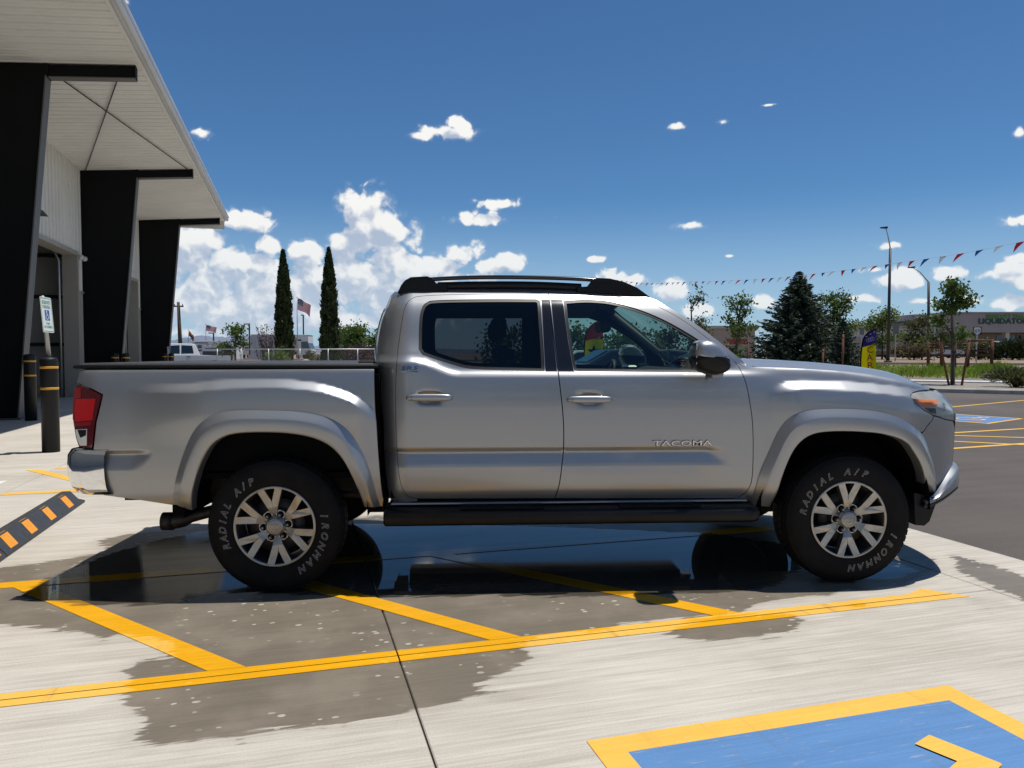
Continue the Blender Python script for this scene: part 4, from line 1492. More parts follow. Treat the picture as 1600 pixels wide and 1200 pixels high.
# ---- sill, running boards, chassis
sill_z = PS(880, 781)[1]
for side in (1, -1):
    yb = lambda a, b: (min(-side * a, -side * b), max(-side * a, -side * b))
    s0_, s1_ = PS(613, 781)[0], PS(1165, 781)[0]
    y0, y1 = yb(0.70, 0.832)
    mb = MB()
    mb.box((s0_, y0, sill_z - 0.020), (s1_, y1, sill_z - 0.006), ch=0.004)
    mb.build('sill_panel', M_PAINT, truck)
    y0, y1 = yb(0.66, 0.80)
    mb = MB()
    mb.box((s0_ - 0.03, y0, sill_z - 0.050), (s1_ + 0.05, y1, sill_z - 0.030), ch=0.004)
    mb.build('rocker_seam', mat('dull_primer', (0.16, 0.16, 0.165), 0.5, 0.3), truck)
    y0, y1 = yb(0.60, 0.76)
    mb = MB()
    mb.box((s0_ - 0.02, y0, sill_z - 0.13), (s1_ + 0.02, y1, sill_z - 0.02))
    mb.build('rocker_inner', M_MATTEB, truck)
    rbz0, rbz1 = P_at(800, 822, 0.93)[1], P_at(800, 795, 0.93)[1]
    sa, sb = P_at(599, 805, 0.93)[0], P_at(1188, 805, 0.93)[0]
    board = empty('running_board', parent=truck)
    mb = MB()
    rings = []
    zc, hz = (rbz0 + rbz1) / 2, (rbz1 - rbz0) / 2
    for (s_, k) in ((sa, 0.86), (sa + 0.012, 1.0), (sb - 0.05, 1.0), (sb - 0.012, 0.9), (sb, 0.7)):
        rings.append([(s_, -side * (0.855 + 0.095 * k * (abs(math.cos(a)) ** 0.55) * (1 if math.cos(a) > 0 else -1)), zc + hz * k * (abs(math.sin(a)) ** 0.6) * (1 if math.sin(a) > 0 else -1)) for a in np.linspace(0, 2 * math.pi, 20, endpoint=False)])
    mb.loft(rings, True, True, True)
    mb.build('step_tube', M_BLACKP, board)
    for (q0, q1) in ((0.20, 0.42), (0.62, 0.84)):
        mb = MB()
        y0, y1 = yb(0.80, 0.925)
        mb.box((sa + (sb - sa) * q0, y0, rbz1 - 0.002), (sa + (sb - sa) * q1, y1, rbz1 + 0.006), ch=0.002)
        mb.build('step_pad', M_RUBBER, board)
    for q0 in (0.12, 0.5, 0.88):
        mb = MB()
        mb.tube([(sa + (sb - sa) * q0, -side * 0.60, 0.50), (sa + (sb - sa) * q0, -side * 0.80, zc + 0.01)], 0.018, 6)
        mb.build('step_bracket', M_STEEL, board)
    # chassis rail and wheel housings
    mb = MB()
    y0, y1 = yb(0.38, 0.47)
    mb.box((-1.0, y0, 0.44), (3.9, y1, 0.58))
    mb.build('chassis_rail', M_STEEL, truck)
    for ax in (0.0, 3.225):
        mb = MB()
        rings = []
        for yy in (0.46, 0.885):
            rings.append([(ax + 0.50 * math.cos(a), -side * yy, 0.44 + 0.50 * math.sin(a) * 0.98) for a in np.linspace(-0.05, math.pi + 0.05, 20)])
        mb.loft(rings, False, False, True)
        mb.add([(ax, -side * 0.46, 0.44)] + rings[0], [(0, i, i + 1) for i in range(1, 20)])
        mb.build('wheel_housing', M_MATTEB, truck)
        mb = MB()
        mb.box((ax - 0.60, yb(0.55, 0.78)[0], 0.42), (ax - 0.52, yb(0.55, 0.78)[1], 0.62))
        mb.build('splash_shield', M_MATTEB, truck)
        mb = MB()
        mb.box((ax + 0.50, yb(0.55, 0.80)[0], 0.42), (ax + 0.58, yb(0.55, 0.80)[1], 0.62))
        mb.build('splash_shield', M_MATTEB, truck)
mb = MB()
mb.box((0.62, -0.80, 0.50), (2.75, 0.80, 0.56))
mb.build('cab_floor', M_MATTEB, truck)
mb = MB()
mb.box((2.72, -0.52, 0.40), (3.85, 0.52, 1.02))
mb.build('engine_bay', M_MATTEB, truck)
mb = MB()
mb.tube([(0, -0.72, 0.37), (0, -0.15, 0.37), (0, -0.10, 0.37), (0, 0.10, 0.37), (0, 0.15, 0.37), (0, 0.72, 0.37)], [0.045, 0.05, 0.14, 0.14, 0.05, 0.045], 14)
mb.build('rear_axle', M_STEEL, truck)
mb = MB()
mb.tube([(0.1, 0.0, 0.38), (1.6, 0.05, 0.42), (2.6, 0.05, 0.48)], 0.045, 10)
mb.build('drive_shaft', M_STEEL, truck)
mb = MB()
mb.tube([(3.225, -0.70, 0.37), (3.225, -0.3, 0.42), (3.225, 0.3, 0.42), (3.225, 0.70, 0.37)], 0.04, 10)
mb.box((2.9, -0.35, 0.30), (3.5, 0.35, 0.42))
mb.build('front_suspension', M_STEEL, truck)
mb = MB()
mb.box((0.8, 0.18, 0.36), (1.7, 0.40, 0.50), ch=0.03)
mb.build('fuel_tank', M_MATTEB, truck)
# spare wheel under the bed
mb = MB()
mb.lathe([(0.10, 0.40), (0.10, 0.58), (0.36, 0.58), (0.375, 0.54), (0.375, 0.44), (0.36, 0.40), (0.10, 0.40)], 28, Matrix.Translation((-0.62, 0.0, 0.06)))
mb.build('spare_tyre', M_RUBBER, truck)
# exhaust
ez = P_at(262, 812, 0.62)
mb = MB()
pp = [(ez[0] + 0.02, -0.66, ez[1]), (ez[0] + 0.10, -0.64, ez[1] + 0.01), (ez[0] + 0.30, -0.60, ez[1] + 0.055), (ez[0] + 0.62, -0.52, ez[1] + 0.09), (0.5, -0.42, 0.46), (1.4, -0.36, 0.44)]
pp2 = smooth_line(pp, 4)
mb.tube(pp2, [0.049] * 5 + [0.035] * (len(pp2) - 5), 16, caps=False)
mb.lathe([(0.049, -0.03), (0.052, -0.03), (0.052, 0.03), (0.043, 0.028), (0.043, -0.03)], 20, Matrix.Translation((ez[0] + 0.02, -0.66, ez[1])) @ Matrix.Rotation(R(90), 4, 'Y'))
mb.build('exhaust_pipe', mat('exhaust_steel', (0.045, 0.04, 0.037), 0.5, 0.6, var=0.4, vscale=20), truck)
mb = MB()
mb.tube([(ez[0] + 0.25, -0.60, ez[1] + 0.04), (ez[0] + 0.25, -0.58, ez[1] - 0.03)], 0.008, 6)
mb.build('exhaust_hanger', M_STEEL, truck)

# ---- bumpers
mb = MB()
rings = []
bz = lambda py: P_at(125, py, 0.84)[1]
prof = [(0.000, bz(701)), (0.035, bz(703)), (0.055, bz(712)), (0.060, bz(730)), (0.055, bz(745)), (0.040, bz(760)), (0.010, bz(771)), (-0.03, bz(772))]
plan = []
for t_ in np.linspace(-1, 1, 41):
    a_ = abs(t_)
    y = 0.885 * math.copysign(min(1.0, a_ * 1.045) ** 0.9, t_) if a_ > 1e-6 else 0.0
    sx_ = -1.115 + 0.225 * max(0, (a_ - 0.80) / 0.20) ** 2.0
    plan.append((sx_, y, a_))
for (sx_, y, a_) in plan:
    nx, ny = -1.0, 0.0
    if a_ > 0.8:
        ang = (a_ - 0.8) / 0.2 * R(68)
        nx, ny = -math.cos(ang), math.copysign(math.sin(ang), y)
    rings.append([(sx_ + nx * o_, y * (0.97 if o_ < 0 else 1.0) + ny * o_ * 0.25, z_) for (o_, z_) in prof])
mb.loft(rings, False, False, True)
rbm = mb.build('rear_bumper', M_CHROME, truck)
mb = MB()
mb.box((-1.11, -0.62, bz(703) - 0.02), (-0.98, 0.62, bz(701) + 0.002))
mb.build('bumper_step_pad', M_BLACKP, rbm)
# front fascia between the corners, grille, lower lip
Z = lambda py, w=0.6: P_at(1470, py, w)[1]
edge = [(nose_edge(z_), z_) for z_ in np.linspace(Z(611, .62), Z(766, .68), 21)]
T_ = np.linspace(-1, 1, 33)


def fascia(s_, w_, z_, fwd=0.0):
    bow = max(0.05, 4.15 - s_)
    return [(s_ + fwd + bow * (1 - abs(t_) ** 2.3), -t_ * w_, z_) for t_ in T_]


for nm, lo_i, hi_i, m_ in (('front_panel', 0, 10, M_PAINT), ('front_bumper', 10, len(edge) - 1, M_PAINT)):
    mb = MB()
    mb.loft([fascia(s_, float(W(s_, z_)) + 0.001, z_) for (s_, z_) in edge[lo_i:hi_i + 1]], False, False, True)
    o = mb.build(nm, m_, truck)
    if nm == 'front_panel':
        gr_parent = o
mb = MB()
rows = [e_ for e_ in edge[2:13]]
mb.loft([[q for q, t_ in zip(fascia(s_, float(W(s_, z_)), z_, 0.006), T_) if abs(t_) < 0.62] for (s_, z_) in rows], False, False, True)
gr = mb.build('grille', M_GLOSSB, truck)
for (s_, z_) in rows[2::2]:
    mb = MB()
    mb.tube([q for q, t_ in zip(fascia(s_, float(W(s_, z_)), z_, 0.012), T_) if abs(t_) < 0.60], 0.008, 6)
    mb.build('grille_bar', M_CHROME, gr)
zl = Z(776)
path = []
for s_ in np.linspace(3.70, 4.0, 9)[:-1]:
    path.append((s_, float(W(s_, 0.62)), (s_ - 3.70) / 0.36))
for t_ in np.linspace(1, 0, 15):
    path.append((4.0 + 0.15 * (1 - abs(t_) ** 2.3), t_ * float(W(4.0, 0.62)), min(1.0, 0.83 + 0.6 * (1 - t_))))
path = path + [(a_, -b_, c_) for a_, b_, c_ in path[-2::-1]]
mb, seal = MB(), []
rings = []
for i_, (s_, y, g_) in enumerate(path):
    a_, b_ = path[max(0, i_ - 1)], path[min(len(path) - 1, i_ + 1)]
    tx, ty = b_[0] - a_[0], b_[1] - a_[1]
    L = math.hypot(tx, ty)
    nx, ny = -ty / L, tx / L
    g_ = float(smoothstep(0, 1, g_))
    o_ = 0.010 + 0.032 * g_
    zb = zl + 0.080 * g_
    zt = zb + 0.022 + 0.110 * g_
    q = lambda k, z_: (s_ + nx * k, -(y + ny * k), z_)
    rings.append([q(-0.10, zb + 0.004), q(o_ - 0.020, zb), q(o_ - 0.004, zb + 0.010), q(o_, zb + 0.03), q(o_, zb + (zt - zb) * 0.75), q(o_ - 0.006, zt - 0.008), q(o_ - 0.014, zt - 0.002), q(-0.006, zt + 0.010)])
    seal.append(q(o_ - 0.014, zb - 0.003))
mb.loft(rings, False, False, True)
lo_ = mb.build('bumper_lip', M_PAINT, truck)
lo_.data.set_sharp_from_angle(angle=R(30))
mb = MB()
mb.tube(seal, 0.011, 6)
mb.build('lip_seal', M_TRIM, lo_)
for side in (1, -1):
    mb = MB()
    pts = [P_at(px, py, 0.80) for px, py in ((1422, 768), (1453, 775), (1458, 779), (1446, 812), (1438, 819), (1424, 818))]
    mb.loft([[(p[0], -side * yy, p[1]) for p in pts] for yy in (0.84, 0.62)], True, True)
    mb.build('air_deflector', M_BLACKP, truck)

# ---- mirrors
mir_cap = [(1083, 556), (1082.5, 545), (1085, 536), (1093, 532), (1106, 532), (1118, 538), (1128, 549), (1131, 558)]
mir_low = [(1083, 557), (1131, 559), (1137, 568), (1137, 575), (1130, 582), (1116, 586), (1104, 584.5), (1090, 579), (1084, 572)]
WM = 1.00
for side in (1, -1):
    mr = empty('side_mirror', parent=truck)
    for nm, poly, m_ in (('mirror_cap', mir_cap, M_PAINT), ('mirror_base', mir_low, M_BLACKP)):
        q = [P_at(px, py, WM) for px, py in poly]
        cxs, czs = sum(p[0] for p in q) / len(q), sum(p[1] for p in q) / len(q)
        if nm == 'mirror_cap':
            czs = min(p[1] for p in q)
        else:
            czs = max(p[1] for p in q)
        q = smooth_line(q, 3, True)
        mb = MB()
        rings = []
        for (yy, k) in ((0.90, 0.80), (0.92, 0.93), (0.96, 1.0), (1.02, 1.0), (1.05, 0.965), (1.075, 0.87), (1.09, 0.68), (1.096, 0.40), (1.098, 0.05)):
            rings.append([(cxs + (p[0] - cxs) * k, -side * yy, czs + (p[1] - czs) * k) for p in q])
        mb.loft(rings, True, True, True)
        o = mb.build(nm, m_, mr, weld=True)
        o.data.set_sharp_from_angle(angle=R(55))
    mb = MB()
    a0, a1 = P_at(1109, 574, 0.88), P_at(1125, 590, 0.88)
    mb.loft([[(a0[0], -side * yy, a1[1] + 0.0), (a1[0], -side * yy, a1[1]), (a1[0] + 0.01, -side * yy, a0[1]), (a0[0] - 0.01, -side * yy, a0[1])] for yy in (0.83, 0.93)], True, True)
    mb.build('mirror_arm', M_PAINT, mr)
    mb = MB()
    g0, g1 = P_at(1085, 552, WM), P_at(1085, 536, WM)
    mb.box((g0[0] - 0.006, min(-side * 0.94, -side * 1.06), g0[1] - 0.06), (g0[0] - 0.003, max(-side * 0.94, -side * 1.06), g1[1]))
    mb.build('mirror_glass', M_CHROME, mr)

# ---- badges
def badge(name, body, px0, px1, py0, py1, m_, parent, shear=0.0, extr=0.003, off=0.003, bold=0.0):
    a, b = PS(px0, py1), PS(px1, py0)
    vs, fs = text_geo_fit(body, b[0] - a[0], b[1] - a[1], extr, shear=shear, bold=bold)
    cs_, cz_ = (a[0] + b[0]) / 2, (a[1] + b[1]) / 2
    out = []
    for (x, y, z) in vs:
        s_, z_ = cs_ + x, cz_ + y
        out.append((s_, -(float(W(s_, z_)) + off + z), z_))
    mb = MB()
    mb.add(out, fs)
    return mb.build(name, m_, parent)


nb_ = badge('name_badge', 'TACOMA', 1020, 1112, 687.8, 696.8, mat('badge_chrome', (0.62, 0.62, 0.64), 0.25, 1.0), truck, extr=0.002, off=0.006)
badge('badge_shadow_outline', 'TACOMA', 1019, 1113, 687.0, 697.8, M_TRIM, nb_, extr=0.001, off=0.0015, bold=0.025)  # bolder dark copy of the letters, painted in as their shadow outline
badge('trim_badge', 'SR5', 627, 653, 572, 578.5, mat('blue_badge', (0.05, 0.13, 0.33), 0.3, 0.4), truck, shear=0.2)
badge('trim_badge_bar', '-', 627, 653, 580, 581.5, M_CHROME, truck)


# ---- wheels
HUB_R, HUB_F = (0.0, 0.372), (3.225, 0.372)
TYRE_R = 0.374


def ring_poly(r, a):
    return (r * math.cos(a), r * math.sin(a))


def make_wheel(name, rot, letters=None):
    """axis along local Z (towards the viewer)"""
    wh = empty(name)
    mb = MB()
    prof = [(0.205, 0.075), (0.216, 0.096), (0.222, 0.104), (0.232, 0.108), (0.262, 0.1165), (0.30, 0.1185), (0.325, 0.1145), (0.342, 0.107), (0.352, 0.101), (0.360, 0.092), (0.3655, 0.085),
            (0.3665, 0.06), (0.3665, 0.0), (0.3665, -0.06), (0.3655, -0.085), (0.352, -0.101), (0.325, -0.114), (0.26, -0.116), (0.205, -0.09)]
    mb.lathe(prof, 96)
    ty = mb.build('tyre', M_RUBBER, wh)
    # tread blocks: centre ribs and shoulder lugs
    tb = MB()
    nb = 58
    for k in range(nb):
        a0 = 2 * math.pi * k / nb
        for (z0, z1, da, sh, r1) in ((-0.100, -0.056, 0.80, 0.0, 0.371), (0.056, 0.100, 0.80, 0.5, 0.371), (-0.050, -0.006, 0.84, 0.3, TYRE_R), (0.006, 0.050, 0.84, 0.7, TYRE_R)):
            b0, b1 = a0 + sh * 2 * math.pi / nb, a0 + (sh + da) * 2 * math.pi / nb
            outer = abs(z0) > 0.05
            vs = []
            for (rr, fac) in ((0.355, 0), (r1, 1)):
                for (aa, zz) in ((b0, z0), (b1, z0), (b1, z1), (b0, z1)):
                    rad = rr
                    if outer and fac and abs(zz) > 0.09:
                        rad = rr - 0.011
                    vs.append((rad * math.cos(aa), rad * math.sin(aa), zz))
            tb.add(vs, [(4, 5, 6, 7), (0, 1, 5, 4), (1, 2, 6, 5), (2, 3, 7, 6), (3, 0, 4, 7)])
    tb.build('tread', M_RUBBER, ty)
    # rim: barrel, lip, spokes
    mb = MB()
    mb.lathe([(0.2225, 0.098), (0.222, 0.1075), (0.2185, 0.110), (0.2125, 0.108), (0.2095, 0.102), (0.2080, 0.090), (0.204, 0.06), (0.196, 0.0), (0.192, -0.06), (0.200, -0.10)], 72)
    rim = mb.build('rim', M_ALLOYD, wh)
    mb = MB()
    mb.lathe([(0.2220, 0.1095), (0.2185, 0.1125), (0.2100, 0.1115), (0.2075, 0.104)], 72)
    mb.build('rim_lip', M_ALLOY, rim)
    face, depth = MB(), MB()
    zf = 0.100
    for k in range(6):
        A = rot + k * math.pi / 3
        ca, sa_ = math.cos(A), math.sin(A)
        T = lambda r, u: (r * ca - u * sa_, r * sa_ + u * ca)
        # Y-shaped spoke: stem and two arms
        stem = [(0.052, -0.026), (0.085, -0.022), (0.105, -0.028), (0.105, 0.028), (0.085, 0.022), (0.052, 0.026)]
        for polyg in ([(0.105, -0.028), (0.204, -0.0680), (0.2105, -0.030), (0.1400, -0.0015), (0.105, -0.0005)], [(0.105, 0.0005), (0.1400, 0.0015), (0.2105, 0.030), (0.204, 0.0680), (0.105, 0.028)]):
            pl = [T(*p) for p in polyg]
            zz = [zf + (0.012 if p[0] > 0.15 else -0.002) for p in polyg]
            n_ = len(pl)
            face.add([(p[0], p[1], z) for p, z in zip(pl, zz)], [tuple(range(n_))])
            vs = [(p[0], p[1], z - 0.0004) for p, z in zip(pl, zz)] + [(p[0], p[1], z - 0.042) for p, z in zip(pl, zz)]
            depth.add(vs, [(i, n_ + i, n_ + (i + 1) % n_, (i + 1) % n_) for i in range(n_)])
        pl = [T(*p) for p in stem]
        zz = [zf - 0.022, zf - 0.010, zf - 0.002, zf - 0.002, zf - 0.010, zf - 0.022]
        face.add([(p[0], p[1], z) for p, z in zip(pl, zz)], [(0, 1, 4, 5), (1, 2, 3, 4)])
        n_ = 6
        depth.add([(p[0], p[1], z - 0.0004) for p, z in zip(pl, zz)] + [(p[0], p[1], z - 0.05) for p, z in zip(pl, zz)], [(i, n_ + i, n_ + (i + 1) % n_, (i + 1) % n_) for i in range(n_)])
        # pad carrying the nut between two stems
        B_ = A + math.pi / 6
        cb_, sb_ = math.cos(B_), math.sin(B_)
        Tb = lambda r, u: (r * cb_ - u * sb_, r * sb_ + u * cb_)
        pad = [(0.050, -0.024), (0.083, -0.023), (0.090, -0.012), (0.090, 0.012), (0.083, 0.023), (0.050, 0.024)]
        pl = [Tb(*p) for p in pad]
        face.add([(p[0], p[1], zf - 0.016) for p in pl], [tuple(range(6))])
        depth.add([(p[0], p[1], zf - 0.0164) for p in pl] + [(p[0], p[1], zf - 0.06) for p in pl], [(i, 6 + i, 6 + (i + 1) % 6, (i + 1) % 6) for i in range(6)])
        # recessed seat and lug nut
        nx, ny = Tb(0.0675, 0)
        nb_ = MB()
        nb_.lathe([(0.0195, -0.0157), (0.0195, -0.0150), (0.0, -0.0148)], 16, Matrix.Translation((nx, ny, zf)))
        nb_.build('nut_seat', M_MATTEB, rim)
        nb_ = MB()
        nb_.lathe([(0.0100, -0.016), (0.0098, 0.006), (0.0080, 0.0115), (0.004, 0.0135), (0.0, 0.014)], 6, Matrix.Translation((nx, ny, zf)), smooth=False)
        nb_.build('lug_nut', M_NUT, rim)
    f_o = face.build('spoke_face', M_ALLOY, rim)
    depth.build('spoke_side', M_ALLOYD, rim)
    mb = MB()
    mb.lathe([(0.056, 0.055), (0.056, zf - 0.006), (0.050, zf + 0.000), (0.046, zf + 0.004), (0.0445, zf + 0.009), (0.040, zf + 0.011), (0.0, zf + 0.0115)], 40)
    cap = mb.build('hub_cap', mat('hub_cap_paint', (0.33, 0.325, 0.315), 0.35, 0.8), rim)
    em = MB()
    for (rx, ry, ox, oy) in ((0.024, 0.017, 0, 0), (0.0075, 0.0165, 0, 0), (0.0155, 0.0065, 0, 0.0088), (0.034, 0.034, 0, 0)):
        em.tube([(ox + rx * math.cos(a), oy + ry * math.sin(a), zf + 0.0122) for a in np.linspace(0, 2 * math.pi, 30)], 0.0013, 5)
    em.build('cap_emblem', M_ALLOY, rim)
    # brake disc and drum shield
    mb = MB()
    mb.lathe([(0.06, 0.03), (0.06, 0.045), (0.15, 0.045), (0.15, 0.02), (0.06, 0.02)], 40)
    mb.lathe([(0.0, -0.02), (0.19, -0.02), (0.19, -0.03)], 40)
    mb.build('brake_disc', M_STEEL, rim)
    mb = MB()
    mb.lathe([(0.2235, 0.1045), (0.226, 0.1065), (0.2285, 0.1055)], 72)
    mb.lathe([(0.3335, 0.112), (0.336, 0.1125), (0.3385, 0.110)], 72)
    mb.build('sidewall_ring', M_RUBBER, ty)
    if letters:
        lb = MB()
        for word, a0, a1 in letters:
            n_ = len(word)
            for i, ch in enumerate(word):
                if ch == ' ':
                    continue
                aa = R(a0 + (a1 - a0) * i / (n_ - 1))
                vs, fs = text_geo(ch, 0.052, outline=0.00085, shear=0.28, bold=0.0006, res=2)
                Mx = Matrix.Rotation(aa - math.pi / 2, 4, 'Z') @ Matrix.Translation((0, 0.259, 0.1182))
                lb.add(vs, fs, False, Mx)
        lb.build('sidewall_lettering', M_LETTER, ty)
    return wh


def mount(wh, s_, z_, side, out=0.812):
    """outer face of the tyre at half width out + 0.118"""
    wh.parent = truck
    wh.location = (s_, -side * out, z_)
    wh.rotation_euler = (R(90), 0, 0) if side > 0 else (R(90), 0, math.pi)
    return wh


wr = make_wheel('wheel', R(97), [('RADIAL A/P', 203, 117), ('IRONMAN', 13, -57)])
mount(wr, 0.0, TYRE_R - 0.002, 1)
wf = make_wheel('wheel', R(90), [('RADIAL A/P', 170, 73), ('IRONMAN', -19, -86)])
mount(wf, 3.225, TYRE_R - 0.002, 1)
for s_ in (0.0, 3.225):
    c = copy_tree(wr)
    mount(c, s_, TYRE_R - 0.002, -1)

# ---- interior
cabin = empty('cabin_interior', parent=truck)


def seat(x, y, rear=False, wdt=0.25):
    mb = MB()
    mb.loft([[(x - 0.25, y + a * wdt, 0.78), (x + 0.27, y + a * wdt, 0.82), (x + 0.29, y + a * wdt * 0.9, 0.90), (x - 0.20, y + a * wdt * 0.9, 0.90)] for a in (-1, 1)], True, True)
    mb.loft([[(x - 0.30, y - wdt, 0.80), (x - 0.16, y - wdt, 0.84), (x - 0.30, y - wdt * 0.8, 1.37), (x - 0.40, y - wdt * 0.8, 1.37)], [(x - 0.30, y + wdt, 0.80), (x - 0.16, y + wdt, 0.84), (x - 0.30, y + wdt * 0.8, 1.37), (x - 0.40, y + wdt * 0.8, 1.37)]], True, True)
    o = mb.build('rear_seat' if rear else 'front_seat', M_SEAT, cabin, bevel=0.025)
    for yy in ((y,) if not rear else (y - 0.35, y + 0.35)):
        hb = MB()
        hb.box((x - 0.42, yy - 0.12, 1.40), (x - 0.33, yy + 0.12, 1.55), ch=0.03)
        hb.build('head_rest', M_SEAT, cabin)


seat(1.62, -0.38)
seat(1.62, 0.38)
seat(1.02, 0.0, True, 0.62)
mb = MB()
mb.loft([[(2.20, y, 0.70), (2.16, y, 1.02), (2.24, y, 1.18), (2.42, y, 1.225), (2.72, y, 1.20), (2.72, y, 0.70)] for y in (-0.74, 0.74)], True, True)
mb.build('dashboard', M_INT, cabin, bevel=0.02)
mb = MB()
Mx = Matrix.Translation((2.02, 0.36, 1.10)) @ Matrix.Rotation(R(-62), 4, 'Y')
mb.tube([tuple((0.185 * math.cos(a), 0.185 * math.sin(a), 0)) for a in np.linspace(0, 2 * math.pi, 33)], 0.016, 8, M=Mx)
mb.lathe([(0.0, 0.0), (0.07, -0.005), (0.075, -0.03), (0.0, -0.05)], 20, Mx)
for a in (0, math.pi, -math.pi / 2):
    mb.tube([(0.05 * math.cos(a), 0.05 * math.sin(a), -0.015), (0.18 * math.cos(a), 0.18 * math.sin(a), 0)], 0.013, 6, M=Mx)
mb.tube([(0, 0, -0.03), (0, 0, -0.3)], 0.03, 8, M=Mx)
mb.build('steering_wheel', M_INT, cabin)
mb = MB()
mb.box((2.12, -0.10, 1.05), (2.18, 0.14, 1.24), ch=0.01)
mb.build('centre_screen', M_GLOSSB, cabin)
mb = MB()
mb.box((1.95, -0.62, 1.16), (2.20, -0.52, 1.20), ch=0.01)
mb.build('vent_trim', mat('pale_vent', (0.35, 0.36, 0.35), 0.5), cabin)
mb = MB()
mb.loft([[(0.78, y, 1.64 - 0.10 * abs(y)), (1.95, y, 1.645 - 0.10 * abs(y))] for y in np.linspace(-0.60, 0.60, 9)], False)
mb.build('headliner', M_HEAD, cabin)
mb = MB()
mb.box((1.93, -0.12, 1.46), (2.00, 0.12, 1.53), ch=0.015)
mb.build('rear_view_mirror', M_INT, cabin)
for sgn in (1, -1):
    mb = MB()
    a, b = PS(1015, 470), PS(1130, 545)
    wa, wb = float(W(*a)) - 0.05, float(W(*b)) - 0.06
    mb.tube([(a[0], -sgn * wa, a[1] - 0.02), (b[0], -sgn * wb, b[1] - 0.02)], 0.028, 6)
    mb.build('a_pillar_trim', M_HEAD, cabin)
    mb = MB()
    mb.loft([[(1.02, -sgn * 0.79, 0.75), (2.35, -sgn * 0.79, 0.75), (2.35, -sgn * 0.785, 1.20), (1.02, -sgn * 0.785, 1.20)], [(1.02, -sgn * 0.72, 0.75), (2.35, -sgn * 0.72, 0.75), (2.35, -sgn * 0.75, 1.20), (1.02, -sgn * 0.75, 1.20)]], True, True)
    mb.build('door_card', M_INT, cabin)
    mb = MB()
    mb.tube([(1.62, -sgn * 0.70, 1.52), (1.60, -sgn * 0.66, 1.2), (1.50, -sgn * 0.60, 0.85)], 0.02, 4)
    mb.build('seat_belt', M_INT, cabin)

# ================================================================== WORKSHOP BUILDING ON THE LEFT
M_WALLW = mat('white_metal_siding', (0.66, 0.65, 0.61), 0.55, var=0.06, vscale=0.7)
M_WALLT = mat('tan_metal_siding', (0.36, 0.335, 0.295), 0.55, var=0.08, vscale=0.7)
M_SOFF = mat('white_soffit_metal', (0.72, 0.715, 0.685), 0.5, var=0.05, vscale=0.6)
M_BLKST = mat('black_painted_steel', (0.0035, 0.0037, 0.0045), 0.6, spec=0.2, var=0.2, vscale=2)
M_FLANGE = mat('lit_flange_grey', (0.11, 0.108, 0.105), 0.55)  # lit look of the dark steel flange put into a paler colour
M_GUT = mat('gutter_metal', (0.62, 0.63, 0.64), 0.4, 0.25, var=0.06, vscale=1.0)
M_INTW = mat('workshop_lining', (0.66, 0.63, 0.58), 0.8, var=0.1, vscale=0.5)
M_DKST = mat('dark_track_steel', (0.03, 0.03, 0.032), 0.5)
M_GALV = mat('galvanised_steel', (0.42, 0.43, 0.43), 0.4, 0.6, var=0.12, vscale=8)

UW = -6.25
B0 = Vector((UW, 26.0))
bld = thing('workshop_building', 'white metal workshop with black tapered columns under a deep overhanging canopy', 'building', lot_w(B0.x, B0.y), LOT_A)


def lb(u, v, z=0.0):
    return (u - B0.x, v - B0.y, z)


def lbox(mb, u0, u1, v0, v1, z0, z1, ch=0.0):
    return mb.box(lb(u0, v0, z0), lb(u1, v1, z1), ch=ch)


def soff_z(u):
    return 7.07 + 0.082 * (u + 4.65)


COLS_V = [17.15, 26.1, 35.1]
for v in COLS_V + [8.2]:
    colm = empty('tapered_column', parent=bld)
    mb = MB()
    poly = [(UW, 0.0), (-5.30, 0.0), (-4.66, 6.80), (-4.66, 7.04), (UW, soff_z(UW) - 0.02)]
    mb.loft([[lb(u, v + dv, z) for u, z in poly] for dv in (-0.10, 0.10)], True, True)
    mb.build('column_web', M_BLKST, colm)
    mb = MB()
    mb.loft([[lb(-5.30, v + dv, 0), lb(-4.66, v + dv, 6.80), lb(-4.635, v + dv, 6.80), lb(-5.275, v + dv, 0)] for dv in (-0.16, 0.16)], True, True)
    mb.build('column_flange', M_FLANGE, colm)
    mb = MB()
    mb.loft([[lb(u, v + dv, z) for u, z in ((-4.66, 6.80), (-3.06, 6.93), (-3.06, soff_z(-3.06) - 0.03), (-4.66, soff_z(-4.66) - 0.03))] for dv in (-0.07, 0.07)], True, True)
    bm_ = mb.build('canopy_beam', M_BLKST, colm)
    mb = MB()
    mb.loft([[lb(u, v + dv, z) for u, z in ((-4.64, 6.78), (-3.05, 6.91), (-3.05, 6.93), (-4.64, 6.80))] for dv in (-0.11, 0.11)], True, True)
    mb.build('beam_flange', M_FLANGE, colm)
    mb = MB()
    lbox(mb, -3.06, -3.04, v - 0.11, v + 0.11, 6.92, soff_z(-3.06) - 0.02)
    mb.build('end_plate', M_BLKST, colm)
    mb = MB()
    lbox(mb, -4.69, -4.61, v - 0.115, v + 0.115, 6.78, soff_z(-4.66) - 0.01)
    mb.build('end_plate', M_BLKST, colm)
    mb = MB()
    lbox(mb, UW, -5.22, v - 0.20, v + 0.20, 0.0, 0.03)
    mb.build('base_plate', M_FLANGE, colm)


